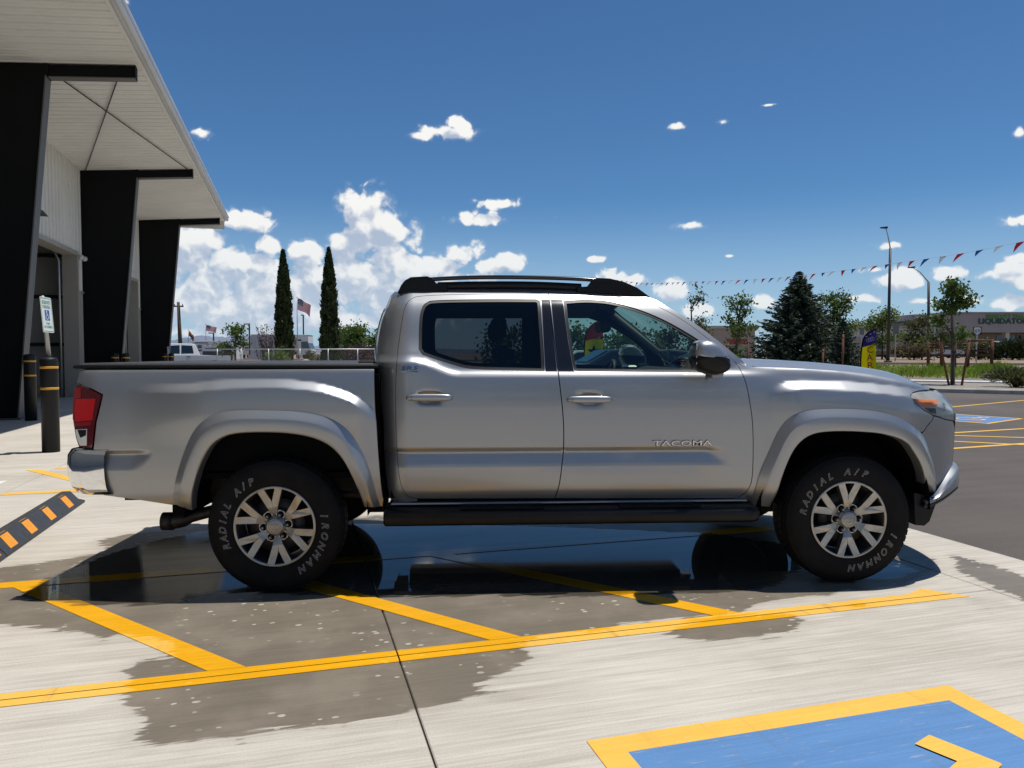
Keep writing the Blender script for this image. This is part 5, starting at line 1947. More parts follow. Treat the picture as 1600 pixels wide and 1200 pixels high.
def ribbed_wall(name, v0, v1, z0, z1, m, parent, u=UW, pitch=0.305, h=0.032):
    mb = MB()
    line = []
    v = v0
    while v < v1 - 1e-6:
        for dv, du in ((0.0, 0.0), (0.10, 0.0), (0.125, h * 0.3), (0.15, 0.0), (0.23, 0.0), (0.250, h), (0.285, h)):
            if v + dv < v1:
                line.append((u + du, v + dv))
        v += pitch
    line.append((u, v1))
    mb.loft([[lb(a, b, z0) for a, b in line], [lb(a, b, z1) for a, b in line]], False)
    return mb.build(name, m, parent)


ZW = 3.2
DOORS = [(10.6, 15.6), (19.2, 25.3), (28.3, 34.3)]
DZ = 4.25
edges_v = [-4.0] + [x for d in DOORS for x in d] + [35.9]
for a, b in zip(edges_v[0::2], edges_v[1::2]):
    if b - a > 0.05:
        ribbed_wall('upper_siding', a, b, ZW, soff_z(UW), M_WALLW, bld)
        ribbed_wall('lower_siding', a, b, 0.0, ZW, M_WALLT, bld)
        mb = MB()
        lbox(mb, UW, UW + 0.045, a, b, ZW - 0.05, ZW + 0.01)
        mb.build('siding_trim', M_WALLT, bld)
for (a, b) in DOORS:
    ribbed_wall('door_header_siding', a, b, DZ, soff_z(UW), M_WALLW, bld)
    fr = empty('door_frame', parent=bld)
    for v in (a, b):
        mb = MB()
        v_in = (v, v + 0.14) if v == b else (v - 0.14, v)
        lbox(mb, UW - 0.36, UW + 0.05, v_in[0], v_in[1], 0.0, DZ + 0.12)
        mb.build('door_jamb', M_WALLT, fr)
    mb = MB()
    lbox(mb, UW - 0.36, UW + 0.05, a, b, DZ, DZ + 0.12)
    mb.build('door_head', M_WALLT, fr)
    # roller door rolled up under the roof with its side tracks
    for v, sg in ((a + 0.06, 1), (b - 0.10, -1)):
        mb = MB()
        mb.tube([lb(UW - 0.42, v, 0.0), lb(UW - 0.42, v, DZ - 0.2), lb(UW - 0.55, v, DZ + 0.15), lb(UW - 1.0, v, DZ + 0.45), lb(UW - 4.0, v, DZ + 1.1)], 0.035, 8)
        mb.build('door_track', M_GALV, fr)
    for k in range(5):
        mb = MB()
        u0 = UW - 0.9 - 0.75 * k
        z0 = DZ + 0.42 + 0.16 * k
        mb.loft([[lb(u0, v, z0), lb(u0 - 0.72, v, z0 + 0.155), lb(u0 - 0.72, v, z0 + 0.20), lb(u0, v, z0 + 0.045)] for v in (a + 0.12, b - 0.16)], True, True)
        mb.build('door_section', M_WALLW, fr)
# interior shell
mb = MB()
lbox(mb, -20.0, -19.9, -4.0, 35.9, 0, 6.6)
mb.build('back_wall', M_INTW, bld)
for v in (-4.0, 35.82):
    mb = MB()
    lbox(mb, -19.9, UW, v, v + 0.08, 0, 6.9)
    mb.build('end_wall', M_WALLW, bld)
mb = MB()
lbox(mb, -19.9, UW - 0.05, 27.0, 27.1, 0, 6.5)
mb.build('partition_wall', M_INTW, bld)
for z in (1.6, 3.1, 4.4, 5.4):
    mb = MB()
    lbox(mb, -19.9, UW - 0.6, 26.85, 26.99, z - 0.05, z + 0.05)
    mb.build('wall_girt', M_DKST, bld)
for u in (-8.6, -11.5, -14.5):
    mb = MB()
    lbox(mb, u - 0.06, u + 0.06, 26.80, 26.98, 0, 6.2)
    mb.build('wall_stud', M_DKST, bld)
mb = MB()
lbox(mb, -19.9, UW + 0.02, -4.0, 35.8, -0.05, 0.006)
mb.build('workshop_floor', M_CONC, bld)
mb = MB()
mb.loft([[lb(-3.0, v, soff_z(-3.0) + 0.20), lb(-20.2, v, 6.5), lb(-20.2, v, 6.62), lb(-3.0, v, soff_z(-3.0) + 0.30)] for v in (-4.2, 36.0)], True, True)
mb.build('roof', M_SOFF, bld)
# soffit: ribbed sheets, one per bay
bays = [-4.0, 8.2, 17.15, 26.1, 36.0]
for a, b in zip(bays, bays[1:]):
    mb = MB()
    line = []
    v = a
    while v < b - 1e-6:
        for dv, dz in ((0.0, 0.0), (0.10, 0.0), (0.118, 0.012), (0.136, 0.0), (0.232, 0.0), (0.250, -0.022), (0.285, -0.022)):
            if v + dv < b - 0.002:
                line.append((v + dv, dz))
        v += 0.305
    line.append((b - 0.003, 0.0))
    mb.loft([[lb(u, v, soff_z(u) + dz) for v, dz in line] for u in (UW, -4.5, -2.93)], False)
    mb.build('soffit_sheet', M_SOFF, bld)
# eave trim and gutter
for nm, m_, pr in (('eave_trim', M_SOFF, [(-2.96, -0.04), (-2.90, -0.04), (-2.90, 0.22), (-2.96, 0.22)]),
                   ('gutter', M_GUT, [(-2.895, 0.02), (-2.80, 0.0), (-2.755, 0.05), (-2.755, 0.13), (-2.735, 0.15), (-2.735, 0.20), (-2.765, 0.20), (-2.78, 0.14), (-2.82, 0.06), (-2.895, 0.08)])):
    mb = MB()
    mb.loft([[lb(u, v, soff_z(-2.9) + z) for u, z in pr] for v in (-4.0, 36.02)], True, True)
    mb.build(nm, m_, bld)
mb = MB()
lbox(mb, UW, -2.93, 36.0, 36.06, soff_z(UW) - 0.08, soff_z(-2.9) + 0.16)
mb.build('gable_trim', M_SOFF, bld)
for a, b in (((-4.66, 17.4), (-3.15, 26.0)), ((-3.35, 17.25), (-6.1, 26.0))):
    mb = MB()
    mb.tube([lb(a[0], a[1], soff_z(a[0]) - 0.06), lb(b[0], b[1], soff_z(b[0]) - 0.06)], 0.014, 6)
    mb.build('brace_rod', M_DKST, bld)
# wall pack lamp, junction boxes, number plate
mb = MB()
mb.loft([[lb(UW + 0.02, v, 4.72), lb(UW + 0.42, v, 4.72), lb(UW + 0.30, v, 4.86), lb(UW + 0.02, v, 4.98)] for v in (20.6, 21.3)], True, True)
mb.build('wall_lamp', M_DKST, bld)
for v in (25.55, 25.95):
    mb = MB()
    mb.lathe([(0.0, 0.0), (0.075, 0.0), (0.075, 0.10), (0.05, 0.13), (0.0, 0.13)], 12, Matrix.Translation(lb(UW + 0.03, v, 4.22)) @ Matrix.Rotation(R(90), 4, 'Y'))
    mb.build('flood_light', M_WALLW, bld)
mb = MB()
lbox(mb, UW + 0.04, UW + 0.06, 32.0, 34.0, 4.62, 5.25)
mb.build('number_plate', M_WALLW, bld)
mb = MB()
mb.tube([lb(UW - 0.36, 25.42, 2.9), lb(UW - 0.2, 25.42, 2.9)], 0.03, 6)
mb.build('conduit', M_GALV, bld)

# red tool chest just inside
tc_ = thing('tool_chest', 'red tool chest on castors just inside the open workshop door', 'tool chest', lot_w(-8.0, 24.9), LOT_A)
M_REDC = mat('red_enamel', (0.30, 0.018, 0.015), 0.35)
mb = MB()
mb.box((-0.45, -0.25, 0.14), (0.45, 0.25, 1.05), ch=0.02)
mb.build('cabinet', M_REDC, tc_)
for k in range(4):
    mb = MB()
    mb.box((-0.42, -0.268, 0.19 + 0.21 * k), (0.42, -0.251, 0.37 + 0.21 * k), ch=0.004)
    d_ = mb.build('drawer', M_REDC, tc_)
    mb = MB()
    mb.box((-0.36, -0.28, 0.33 + 0.21 * k), (0.36, -0.269, 0.35 + 0.21 * k))
    mb.build('pull', M_GALV, d_)
for x in (-0.38, 0.38):
    for y in (-0.18, 0.18):
        mb = MB()
        mb.lathe([(0.0, -0.02), (0.06, -0.02), (0.06, 0.02), (0.0, 0.02)], 14, Matrix.Translation((x, y, 0.06)) @ Matrix.Rotation(R(90), 4, 'Y'))
        mb.build('castor', M_MATTEB, tc_)
mb = MB()
mb.box((-0.35, -0.2, 1.05), (0.05, 0.2, 1.38), ch=0.05)
mb.build('top_box', M_DKST, tc_)

# ------------------------------------------------------------------ bollards
M_BOLL = mat('black_bollard_sleeve', (0.010, 0.010, 0.011), 0.5, spec=0.3, var=0.2, vscale=5)
M_TAPE = mat('yellow_reflective_tape', (0.72, 0.36, 0.03), 0.45)


def make_bollard(loc, h, label, r=0.107):
    b = thing('bollard', label, 'bollard', loc, 0, 'black bollards with two yellow bands')
    mb = MB()
    mb.lathe([(0.0, 0.0), (r, 0.0), (r, h - 0.05), (r * 0.97, h - 0.025), (r * 0.85, h - 0.008), (r * 0.5, h + 0.004), (0.0, h + 0.008)], 32)
    mb.build('sleeve', M_BOLL, b)
    for z0 in (h - 0.15, h - 0.43):
        mb = MB()
        mb.lathe([(r + 0.0005, z0), (r + 0.003, z0 + 0.002), (r + 0.003, z0 + 0.030), (r + 0.0005, z0 + 0.032)], 32)
        mb.build('yellow_band', M_TAPE, b)
    return b


bl = make_bollard(ground(80, 706), 1.265, 'black bollard carrying the accessible parking sign, nearest the camera')
make_bollard(lot_w(-4.98, 16.75), 1.30, 'black bollard beside the nearest tapered column, behind the sign bollard')
for px, V_, lab in ((180, 25.2, 'left one of two black bollards in front of the middle column'), (197, 25.2, 'right one of two black bollards in front of the middle column'),
                    (257.5, 33.6, 'left one of two black bollards before the white pickup'), (268, 33.6, 'right one of two black bollards before the white pickup')):
    x = (px - 800) / F_PX
    Y = V_ / (-x * math.sin(LOT_A) + math.cos(LOT_A))
    make_bollard(Vector((x * Y, Y, 0)), 1.32, lab)
x = (262.8 - 800) / F_PX
Y = 33.8 / (-x * math.sin(LOT_A) + math.cos(LOT_A))
pp_ = thing('pipe_post', 'thin pale pipe standing between the two far bollards', 'post', (x * Y, Y, 0))
mb = MB()
mb.lathe([(0.0, 0.0), (0.03, 0.0), (0.03, 1.6), (0.0, 1.6)], 10)
mb.build('pipe', M_WALLW, pp_)
mb = MB()
mb.lathe([(0.0, 0.0), (0.08, 0.0), (0.08, 0.02), (0.0, 0.02)], 12)
mb.build('foot_plate', M_GALV, pp_)

# ------------------------------------------------------------------ accessible parking sign
sg_loc = ground(80, 706)
sg_loc.z = 1.270
sign = thing('parking_sign', 'accessible parking sign on a leaning pipe set into the nearest bollard', 'sign', sg_loc)
sign.rotation_euler = (0, R(-4.5), R(0))
mb = MB()
mb.lathe([(0.0, -0.02), (0.028, -0.02), (0.028, 0.80), (0.02, 0.815), (0.0, 0.82)], 14)
mb.build('sign_post', M_GALV, sign)
M_SIGNW = mat('sign_white', (0.76, 0.80, 0.76), 0.5)
M_SIGNG = mat('sign_green', (0.05, 0.26, 0.15), 0.5)
M_SIGNB = mat('sign_blue', (0.03, 0.10, 0.36), 0.5)
SN = Matrix.Rotation(R(97), 4, 'Z') @ Matrix.Rotation(R(90), 4, 'X')      # sign face: x right, y up, z towards the reader


def sign_part(name, geo, m_, dz, parent):
    mb = MB()
    vs, fs = geo
    mb.add([(x, y, z + dz) for x, y, z in vs], fs, False, Matrix.Translation((0, 0, 0.56)) @ SN)
    return mb.build(name, m_, parent)


def rect_geo(x0, x1, y0, y1, t=0.002, rad=0.0):
    if rad > 0:
        pts = []
        for cx_, cy_, a0 in ((x1 - rad, y1 - rad, 0), (x0 + rad, y1 - rad, 90), (x0 + rad, y0 + rad, 180), (x1 - rad, y0 + rad, 270)):
            pts += [(cx_ + rad * math.cos(R(a0 + k * 22.5)), cy_ + rad * math.sin(R(a0 + k * 22.5))) for k in range(5)]
    else:
        pts = [(x0, y0), (x1, y0), (x1, y1), (x0, y1)]
    m_ = MB()
    m_.prism(pts, 0, t)
    return m_.v, m_.f


pl_ = sign_part('sign_plate', rect_geo(-0.15, 0.15, -0.235, 0.235, 0.004, 0.02), M_SIGNW, 0.03, sign)
frm = MB()
for (x0, x1, y0, y1) in ((-0.14, 0.14, 0.215, 0.223), (-0.14, 0.14, -0.223, -0.215), (-0.14, -0.133, -0.215, 0.215), (0.133, 0.14, -0.215, 0.215)):
    v_, f_ = rect_geo(x0, x1, y0, y1, 0.001)
    frm.add(v_, f_)
sign_part('sign_border', (frm.v, frm.f), M_SIGNG, 0.0342, pl_)
for body, y, hgt, wd in (('RESERVED', 0.165, 0.045, 0.21), ('PARKING', 0.105, 0.045, 0.20), ('VAN', -0.115, 0.032, 0.09), ('ACCESSIBLE', -0.16, 0.032, 0.22)):
    v_, f_ = text_geo_fit(body, wd, hgt, 0.0006)
    sign_part('sign_lettering', ([(a, b + y, c) for a, b, c in v_], f_), M_SIGNG, 0.0352, pl_)
sign_part('symbol_field', rect_geo(-0.062, 0.062, -0.075, 0.062, 0.0008), M_SIGNB, 0.0342, pl_)
sm = MB()


def flat_stroke(mb, pts, ww, z, sx_, sy_, ox, oy):
    pts = [Vector(p) for p in pts]
    L_, R_ = [], []
    for i, p in enumerate(pts):
        d = (pts[min(i + 1, len(pts) - 1)] - pts[max(i - 1, 0)]).normalized()
        nn = Vector((-d.y, d.x)) * ww / 2
        L_.append(p + nn)
        R_.append(p - nn)
    n = len(pts)
    mb.add([(ox + p.x * sx_, oy + p.y * sy_, z) for p in L_] + [(ox + p.x * sx_, oy + p.y * sy_, z) for p in R_], [(i, i + 1, n + i + 1, n + i) for i in range(n - 1)])


ISA = [[(0.40 + 0.075 * math.cos(a), 0.92 + 0.075 * math.sin(a)) for a in np.linspace(0, 2 * math.pi, 14)], [(0.40, 0.82), (0.45, 0.47), (0.70, 0.47), (0.82, 0.20), (0.95, 0.24)],
       [(0.42, 0.665), (0.64, 0.665)], [(0.43 + 0.26 * math.cos(a), 0.30 + 0.26 * math.sin(a)) for a in np.linspace(R(135), R(345), 16)]]
for k, st in enumerate(ISA):
    flat_stroke(sm, st, 0.09, 0.0001 * k, 0.115, 0.115, -0.058, -0.065)
sign_part('wheelchair_symbol', (sm.v, sm.f), M_SIGNW, 0.0356, pl_)

# ------------------------------------------------------------------ rubber wheel stop
ws0 = lot_w(-1.90, 6.45)
stop = thing('wheel_stop', 'black rubber wheel stop with orange reflective patches behind the truck', 'wheel stop', ws0, LOT_A)
M_STOP = mat('recycled_rubber', (0.045, 0.047, 0.052), 0.55, var=0.25, vscale=25, bump=0.001, bscale=150)
M_ORNG = mat('orange_reflector', (0.85, 0.33, 0.012), 0.4, var=0.08, vscale=30)
for (v0, v1) in ((-1.85, -0.935), (-0.925, 0.96)):
    mb = MB()
    sec = lambda v, k=1.0, h=0.12: [(-0.10, v, 0.0), (0.10, v, 0.0), (0.10, v, 0.018), (0.012 * k, v, h), (-0.055 * k, v, h), (-0.10, v, 0.03)]
    e0, e1 = (0.06 if v1 > 0 else 0.0), (0.06 if v1 > 0 else 0.0)
    rings = [sec(v0)] if v1 < 0 else [sec(v0)]
    rings += [sec(v1 - 0.10), sec(v1, 0.8, 0.045)] if v1 > 0 else [sec(v1)]
    mb.loft(rings, True, True)
    body_ = mb.build('rubber_body', M_STOP, stop)
for v in (-1.45, -1.05, -0.74, -0.33, 0.12, 0.60, 0.0):
    if v == 0.0:
        continue
    mb = MB()
    q = lambda v_, o_: [(0.092 - 0.072 * f_ + o_ * 0.76, v_ + 0.02 * f_, 0.0273 + 0.0835 * f_ + o_ * 0.65) for f_ in (0.06, 1.0)] + [(0.000 , v_ + 0.03, 0.120 + o_)]
    mb.loft([q(v - 0.078, 0.0012), q(v + 0.062, 0.0012)], False)
    mb.build('orange_patch', M_ORNG, stop)

# ================================================================== PLANTS, POLES, VEHICLES
M_BARK = mat('bark', (0.085, 0.06, 0.045), 0.9, var=0.3, vscale=6)
M_BARKP = mat('pale_bark', (0.16, 0.12, 0.09), 0.9, var=0.3, vscale=6)
M_LEAF_D = leaf_mat('cypress_foliage', (0.012, 0.022, 0.008), (0.050, 0.070, 0.020), 0.12, 2.5)
M_LEAF_G = leaf_mat('mid_green_leaf', (0.040, 0.075, 0.018), (0.115, 0.165, 0.040), 0.35, 1.2)
M_LEAF_L = leaf_mat('young_green_leaf', (0.055, 0.095, 0.022), (0.15, 0.20, 0.055), 0.4, 1.2)
M_LEAF_S = leaf_mat('spruce_needle', (0.022, 0.038, 0.026), (0.085, 0.118, 0.078), 0.10, 1.0)
M_LEAF_P = leaf_mat('purple_leaf', (0.045, 0.022, 0.030), (0.11, 0.055, 0.062), 0.3, 1.5)
M_LEAF_O = leaf_mat('olive_shrub_leaf', (0.045, 0.055, 0.022), (0.12, 0.125, 0.05), 0.25, 1.5)
M_GRASS = leaf_mat('grass_blade', (0.075, 0.135, 0.014), (0.20, 0.29, 0.04), 0.45, 0.15)


def leaf_quads(C, size, rng_, elong=1.6, up=0.0, dirs=None):
    """small leaf faces centred on C, random tilt"""
    n = len(C)
    a = rng_.normal(size=(n, 3)) if dirs is None else dirs + rng_.normal(size=(n, 3)) * 0.35
    a /= np.linalg.norm(a, axis=1, keepdims=True) + 1e-9
    b = rng_.normal(size=(n, 3))
    b -= (b * a).sum(1, keepdims=True) * a
    b /= np.linalg.norm(b, axis=1, keepdims=True) + 1e-9
    s = (size * rng_.uniform(0.6, 1.35, n))[:, None]
    L, Wd = a * s * elong / 2, b * s / 2
    return np.stack([C - L, C - L * 0.1 + Wd, C + L, C - L * 0.1 - Wd], axis=1)


def branch_skeleton(base, h, spread, rng_, n_main=6, lean=(0, 0), trunk_frac=0.35, levels=2):
    """returns segment polylines with radii and the tips where foliage sits"""
    segs, tips = [], []
    top = np.array([lean[0], lean[1], h])
    tr = [np.array([0, 0, 0.0]), np.array([lean[0] * 0.2, lean[1] * 0.2, h * trunk_frac]), np.array([lean[0] * 0.6, lean[1] * 0.6, h * 0.7]), top * [1, 1, 0.96]]
    segs.append((tr, [h * 0.022, h * 0.018, h * 0.011, h * 0.004]))
    for k in range(n_main):
        t = rng_.uniform(trunk_frac * 0.9, 0.92)
        p0 = np.array([lean[0] * t * 0.8, lean[1] * t * 0.8, h * t])
        ang = 2 * math.pi * (k / n_main) + rng_.uniform(-0.5, 0.5)
        r = spread * (1.0 - 0.55 * max(0, (t - 0.45) / 0.55)) * rng_.uniform(0.65, 1.1)
        p2 = p0 + np.array([math.cos(ang) * r, math.sin(ang) * r, h * rng_.uniform(0.05, 0.22)])
        p1 = (p0 + p2) / 2 + np.array([0, 0, h * 0.05])
        segs.append(([p0, p1, p2], [h * 0.009, h * 0.006, h * 0.002]))
        tips += [p0 * 0.5 + p1 * 0.5, p1, (p1 + p2) / 2, p2]
        for j in range(3):
            q0 = p0 + (p2 - p0) * rng_.uniform(0.3, 0.9)
            q1 = q0 + np.array([rng_.normal() * r * 0.35, rng_.normal() * r * 0.35, rng_.uniform(-0.02, 0.14) * h])
            segs.append(([q0, q1], [h * 0.004, h * 0.0015]))
            tips += [(q0 + q1) / 2, q1]
    tips += [np.array(tr[-1]), np.array(tr[-1]) - [0, 0, h * 0.08]]
    return segs, np.array(tips)


def broadleaf(name, label, cat, loc, h, spread, m_leaf, m_bark=None, n_leaf=5000, leaf=0.10, clump=0.35, group=None, seed=1, n_main=7, lean=(0, 0), trunk_frac=0.3, droop=0.0, squash=0.75):
    rg = np.random.default_rng(seed)
    t = thing(name, label, cat, loc, 0, group)
    segs, tips = branch_skeleton(None, h, spread, rg, n_main, lean, trunk_frac)
    mb = MB()
    for pts, rs in segs:
        mb.tube([tuple(p) for p in pts], [max(0.006, r) for r in rs], 6)
    mb.build('trunk', m_bark or M_BARK, t)
    idx = rg.integers(0, len(tips), n_leaf)
    off = rg.normal(size=(n_leaf, 3)) * np.array([clump, clump, clump * squash]) * rg.uniform(0.5, 1.1, n_leaf)[:, None]
    C = tips[idx] + off
    C[:, 2] -= droop * np.abs(off[:, 0])
    C = C[C[:, 2] > h * trunk_frac * 0.55]
    quad_soup('crown', leaf_quads(C, leaf, rg), m_leaf, t)
    return t


def bush(name, label, loc, w, h, m_leaf, n=3000, leaf=0.09, seed=1, group=None, cat='shrub', stems=True, elong=1.8, spiky=False):
    rg = np.random.default_rng(seed)
    t = thing(name, label, cat, loc, 0, group)
    k = 14
    cl = np.stack([rg.normal(size=k) * w * 0.24, rg.normal(size=k) * w * 0.20, rg.uniform(0.25, 0.85, k) * h], 1)
    cl[:, 2] *= np.clip(1.15 - (np.abs(cl[:, 0]) / w) ** 2 * 2, 0.35, 1)
    mb = MB()
    for c in cl:
        mb.tube([(c[0] * 0.15, c[1] * 0.15, 0), tuple(c * [0.6, 0.6, 0.6]), tuple(c)], [0.02, 0.013, 0.006], 5)
    mb.build('stem', M_BARK, t)
    idx = rg.integers(0, k, n)
    C = cl[idx] + rg.normal(size=(n, 3)) * np.array([w * 0.12, w * 0.11, h * 0.13])
    C = C[C[:, 2] > 0.02]
    dirs = (C - [0, 0, -0.1]) / (np.linalg.norm(C, axis=1, keepdims=True) + 0.1) if spiky else None
    quad_soup('foliage', leaf_quads(C, leaf, rg, elong, dirs=dirs), m_leaf, t)
    return t


def cypress(label, loc, h, r, seed):
    rg = np.random.default_rng(seed)
    t = thing('cypress_tree', label, 'tree', loc, 0, 'tall slender cypress trees')
    mb = MB()
    mb.tube([(0, 0, 0), (0, 0, h * 0.5), (0, 0, h * 0.97)], [0.14, 0.09, 0.01], 8)
    mb.build('trunk', M_BARK, t)
    n = 15000
    z = rg.uniform(0.03, 1.0, n) ** 0.92
    prof = np.interp(z, [0, 0.05, 0.18, 0.40, 0.65, 0.83, 0.94, 1.0], [0.5, 0.80, 1.0, 0.98, 0.80, 0.52, 0.24, 0.02]) * r
    ang = rg.uniform(0, 2 * math.pi, n)
    lump = 1 + 0.16 * np.sin(ang * 5 + z * 31) + 0.14 * np.sin(ang * 3 - z * 57) + 0.14 * rg.normal(size=n)
    rad = prof * lump * np.sqrt(rg.uniform(0.35, 1.0, n))
    C = np.stack([rad * np.cos(ang), rad * np.sin(ang), z * h], 1)
    dirs = np.stack([np.cos(ang) * 0.35, np.sin(ang) * 0.35, np.ones(n)], 1)
    quad_soup('crown', leaf_quads(C, 0.13, rg, 2.2, dirs=dirs), M_LEAF_D, t)
    return t


def spruce(label, loc, h, r, seed, name='spruce_tree', n_whorl=34, m=None):
    rg = np.random.default_rng(seed)
    t = thing(name, label, 'tree', loc)
    mb = MB()
    mb.tube([(0, 0, 0), (0, 0, h * 0.6), (0, 0, h)], [h * 0.018, h * 0.010, 0.01], 8)
    Q = []
    for k in range(n_whorl):
        f_ = k / (n_whorl - 1)
        z0 = h * (0.04 + 0.95 * f_)
        L = r * (1 - f_) ** 0.85 * rg.uniform(0.85, 1.12) + 0.08
        nb = int(7 + 6 * (1 - f_))
        for b in range(nb):
            a = 2 * math.pi * (b + rg.uniform(-0.3, 0.3)) / nb + k * 0.7
            Lb = L * rg.uniform(0.72, 1.1)
            d = np.array([math.cos(a), math.sin(a), 0])
            sd = np.array([-math.sin(a), math.cos(a), 0])
            if L > 0.6 and b % 2 == 0:
                mb.tube([(0, 0, z0), tuple(d * Lb * 0.5 + [0, 0, z0 - 0.02 * Lb]), tuple(d * Lb * 0.95 + [0, 0, z0 + 0.04 * Lb])], [0.025, 0.016, 0.005], 4)
            m_ = int(22 + 46 * Lb / max(r, 0.1))
            t_ = rg.uniform(0.15, 1.0, m_)
            side = rg.uniform(-1, 1, m_) * (1.05 - t_) * Lb * 0.38
            droop = -0.10 * Lb * np.sin(t_ * 2.2) + 0.10 * Lb * t_ ** 3
            C = d * (t_ * Lb)[:, None] + sd * side[:, None] + np.array([0, 0, z0]) + np.stack([np.zeros(m_), np.zeros(m_), droop - np.abs(side) * 0.20 + rg.normal(size=m_) * 0.03], 1)
            dirs = d * 0.8 + sd * (np.sign(side) * 0.55)[:, None] + np.array([0, 0, 0.08])
            Q.append(leaf_quads(C, 0.115 * h / 7.0, rg, 3.0, dirs=dirs))
    mb.build('trunk', M_BARK, t)
    quad_soup('crown', np.concatenate(Q), m or M_LEAF_S, t)
    return t


def pole_at(px, Y):
    return Vector(((px - 800) / F_PX * Y, Y, 0))


def gz(p):
    """height of the ground at a world point"""
    return bank_z(Vector((p[0], p[1], 0)).dot(RN))


def on_ground(px, Y, dz=0.0):
    p = pole_at(px, Y)
    p.z = max(-0.012, gz(p)) + dz
    return p


# ------------------------------------------------------------------ generic road vehicles for the background
M_TYREB = mat('plain_tyre', (0.014, 0.014, 0.014), 0.8)
M_CGLASS = mat('dark_car_glass', (0.012, 0.016, 0.02), 0.08, coat=0.5, spec=0.7)


def vehicle(name, label, cat, loc, heading, prof, glass, wheels, width, paint, group=None, tyre=0.36, cab_in=0.16, belt=None):
    """prof: closed side outline (x forward, z); glass: list of side window outlines; wheels: x positions"""
    v = thing(name, label, cat, loc, heading, group)
    hw = width / 2
    belt = belt or 1.0

    def y_of(z):
        return hw - cab_in * max(0.0, (z - belt)) / 0.7 - 0.05 * max(0.0, (0.45 - z)) / 0.2
    mb = MB()
    n = len(prof)
    rings = []
    for k in (-1, -0.97, -0.9, 0, 0.9, 0.97, 1):
        ins = {1: 0.035, 0.97: 0.010, 0.9: 0.0, 0: 0.0}[abs(k)]
        cxp, czp = sum(p[0] for p in prof) / n, sum(p[1] for p in prof) / n
        rings.append([(p[0] - math.copysign(ins, p[0] - cxp), y_of(p[1]) * k, p[1] - math.copysign(ins * 0.6, p[1] - czp)) for p in prof])
    mb.loft(rings, True, False, False)
    for R_, flip in ((rings[0], False), (rings[-1], True)):
        ol = [(p[0], p[2]) for p in R_]
        gx = np.array([(x, z) for x in np.arange(-3.2, 3.2, 0.16) for z in list(np.arange(0.35, 2.0, 0.12)) + [belt]])
        gx = gx[sdf_poly(gx, ol) > 0.02]
        V_, _, F_, *_ = delaunay_2d_cdt([Vector(p) for p in ol] + [Vector(p) for p in gx], [(i, (i + 1) % n) for i in range(n)], [], 1, 1e-6)
        mb.add([(q.x, y_of(q.y) * (1 if flip else -1), q.y) for q in V_], F_)
    body = mb.build('body', paint, v, weld=True)
    for side in (1, -1):
        for g_ in glass:
            g2 = resample(g_, 0.2)
            V_, _, F_, *_ = delaunay_2d_cdt([Vector(p) for p in g2], [(i, (i + 1) % len(g2)) for i in range(len(g2))], [], 1, 1e-6)
            mb = MB()
            mb.add([(q.x, side * (y_of(q.y) + 0.012), q.y) for q in V_], F_)
            mb.build('side_window', M_CGLASS, v)
    for x in wheels:
        for side in (1, -1):
            mb = MB()
            mb.lathe([(0.0, -0.11), (tyre - 0.03, -0.11), (tyre, -0.08), (tyre, 0.08), (tyre - 0.03, 0.11), (0.2, 0.11)], 28, Matrix.Translation((x, side * (hw - 0.10), tyre)) @ Matrix.Rotation(R(-90 * side), 4, 'X'))
            w_ = mb.build('wheel', M_TYREB, v)
            mb = MB()
            mb.lathe([(0.21, 0.10), (0.20, 0.112), (0.05, 0.105), (0.0, 0.115)], 16, Matrix.Translation((x, side * (hw - 0.10), tyre)) @ Matrix.Rotation(R(-90 * side), 4, 'X'))
            mb.build('rim', M_GALV, w_)
    return v, y_of


def slab_part(name, v, m_, pts_xz, y0, y1):
    mb = MB()
    mb.loft([[(x, y, z) for x, z in pts_xz] for y in (y0, y1)], True, True)
    return mb.build(name, m_, v)


M_CARW = mat('white_car_paint', (0.74, 0.75, 0.76), 0.3, coat=0.8)
M_CARS = mat('silver_car_paint', (0.36, 0.37, 0.39), 0.35, 0.6, coat=0.8)
M_CARB = mat('dark_blue_car_paint', (0.03, 0.045, 0.075), 0.25, 0.2, coat=0.9)
M_CARG = mat('grey_car_paint', (0.10, 0.105, 0.11), 0.3, 0.4, coat=0.8)
M_CART = mat('tan_car_paint', (0.36, 0.31, 0.24), 0.3, 0.2, coat=0.8)
PICKUP = [(-2.95, 0.55), (-2.9, 1.18), (-1.05, 1.22), (-1.02, 1.30), (-0.80, 1.88), (-0.62, 1.93), (0.55, 1.95), (0.85, 1.90), (1.45, 1.30), (2.55, 1.20), (2.85, 1.08), (2.92, 0.55), (2.4, 0.45), (-2.4, 0.45)]
PICK_GL = [[(-0.66, 1.34), (-0.60, 1.80), (0.02, 1.83), (0.06, 1.32)], [(0.14, 1.32), (0.12, 1.83), (0.66, 1.80), (1.12, 1.34)]]
SEDAN = [(-2.25, 0.45), (-2.28, 0.85), (-2.15, 1.02), (-1.55, 1.06), (-0.95, 1.40), (-0.4, 1.46), (0.25, 1.44), (0.95, 1.06), (1.8, 0.94), (2.2, 0.80), (2.25, 0.42), (1.9, 0.30), (-1.9, 0.30)]
SEDAN_GL = [[(-1.25, 1.06), (-0.85, 1.34), (-0.32, 1.38), (-0.30, 1.05)], [(-0.22, 1.05), (-0.22, 1.38), (0.22, 1.36), (0.75, 1.05)]]


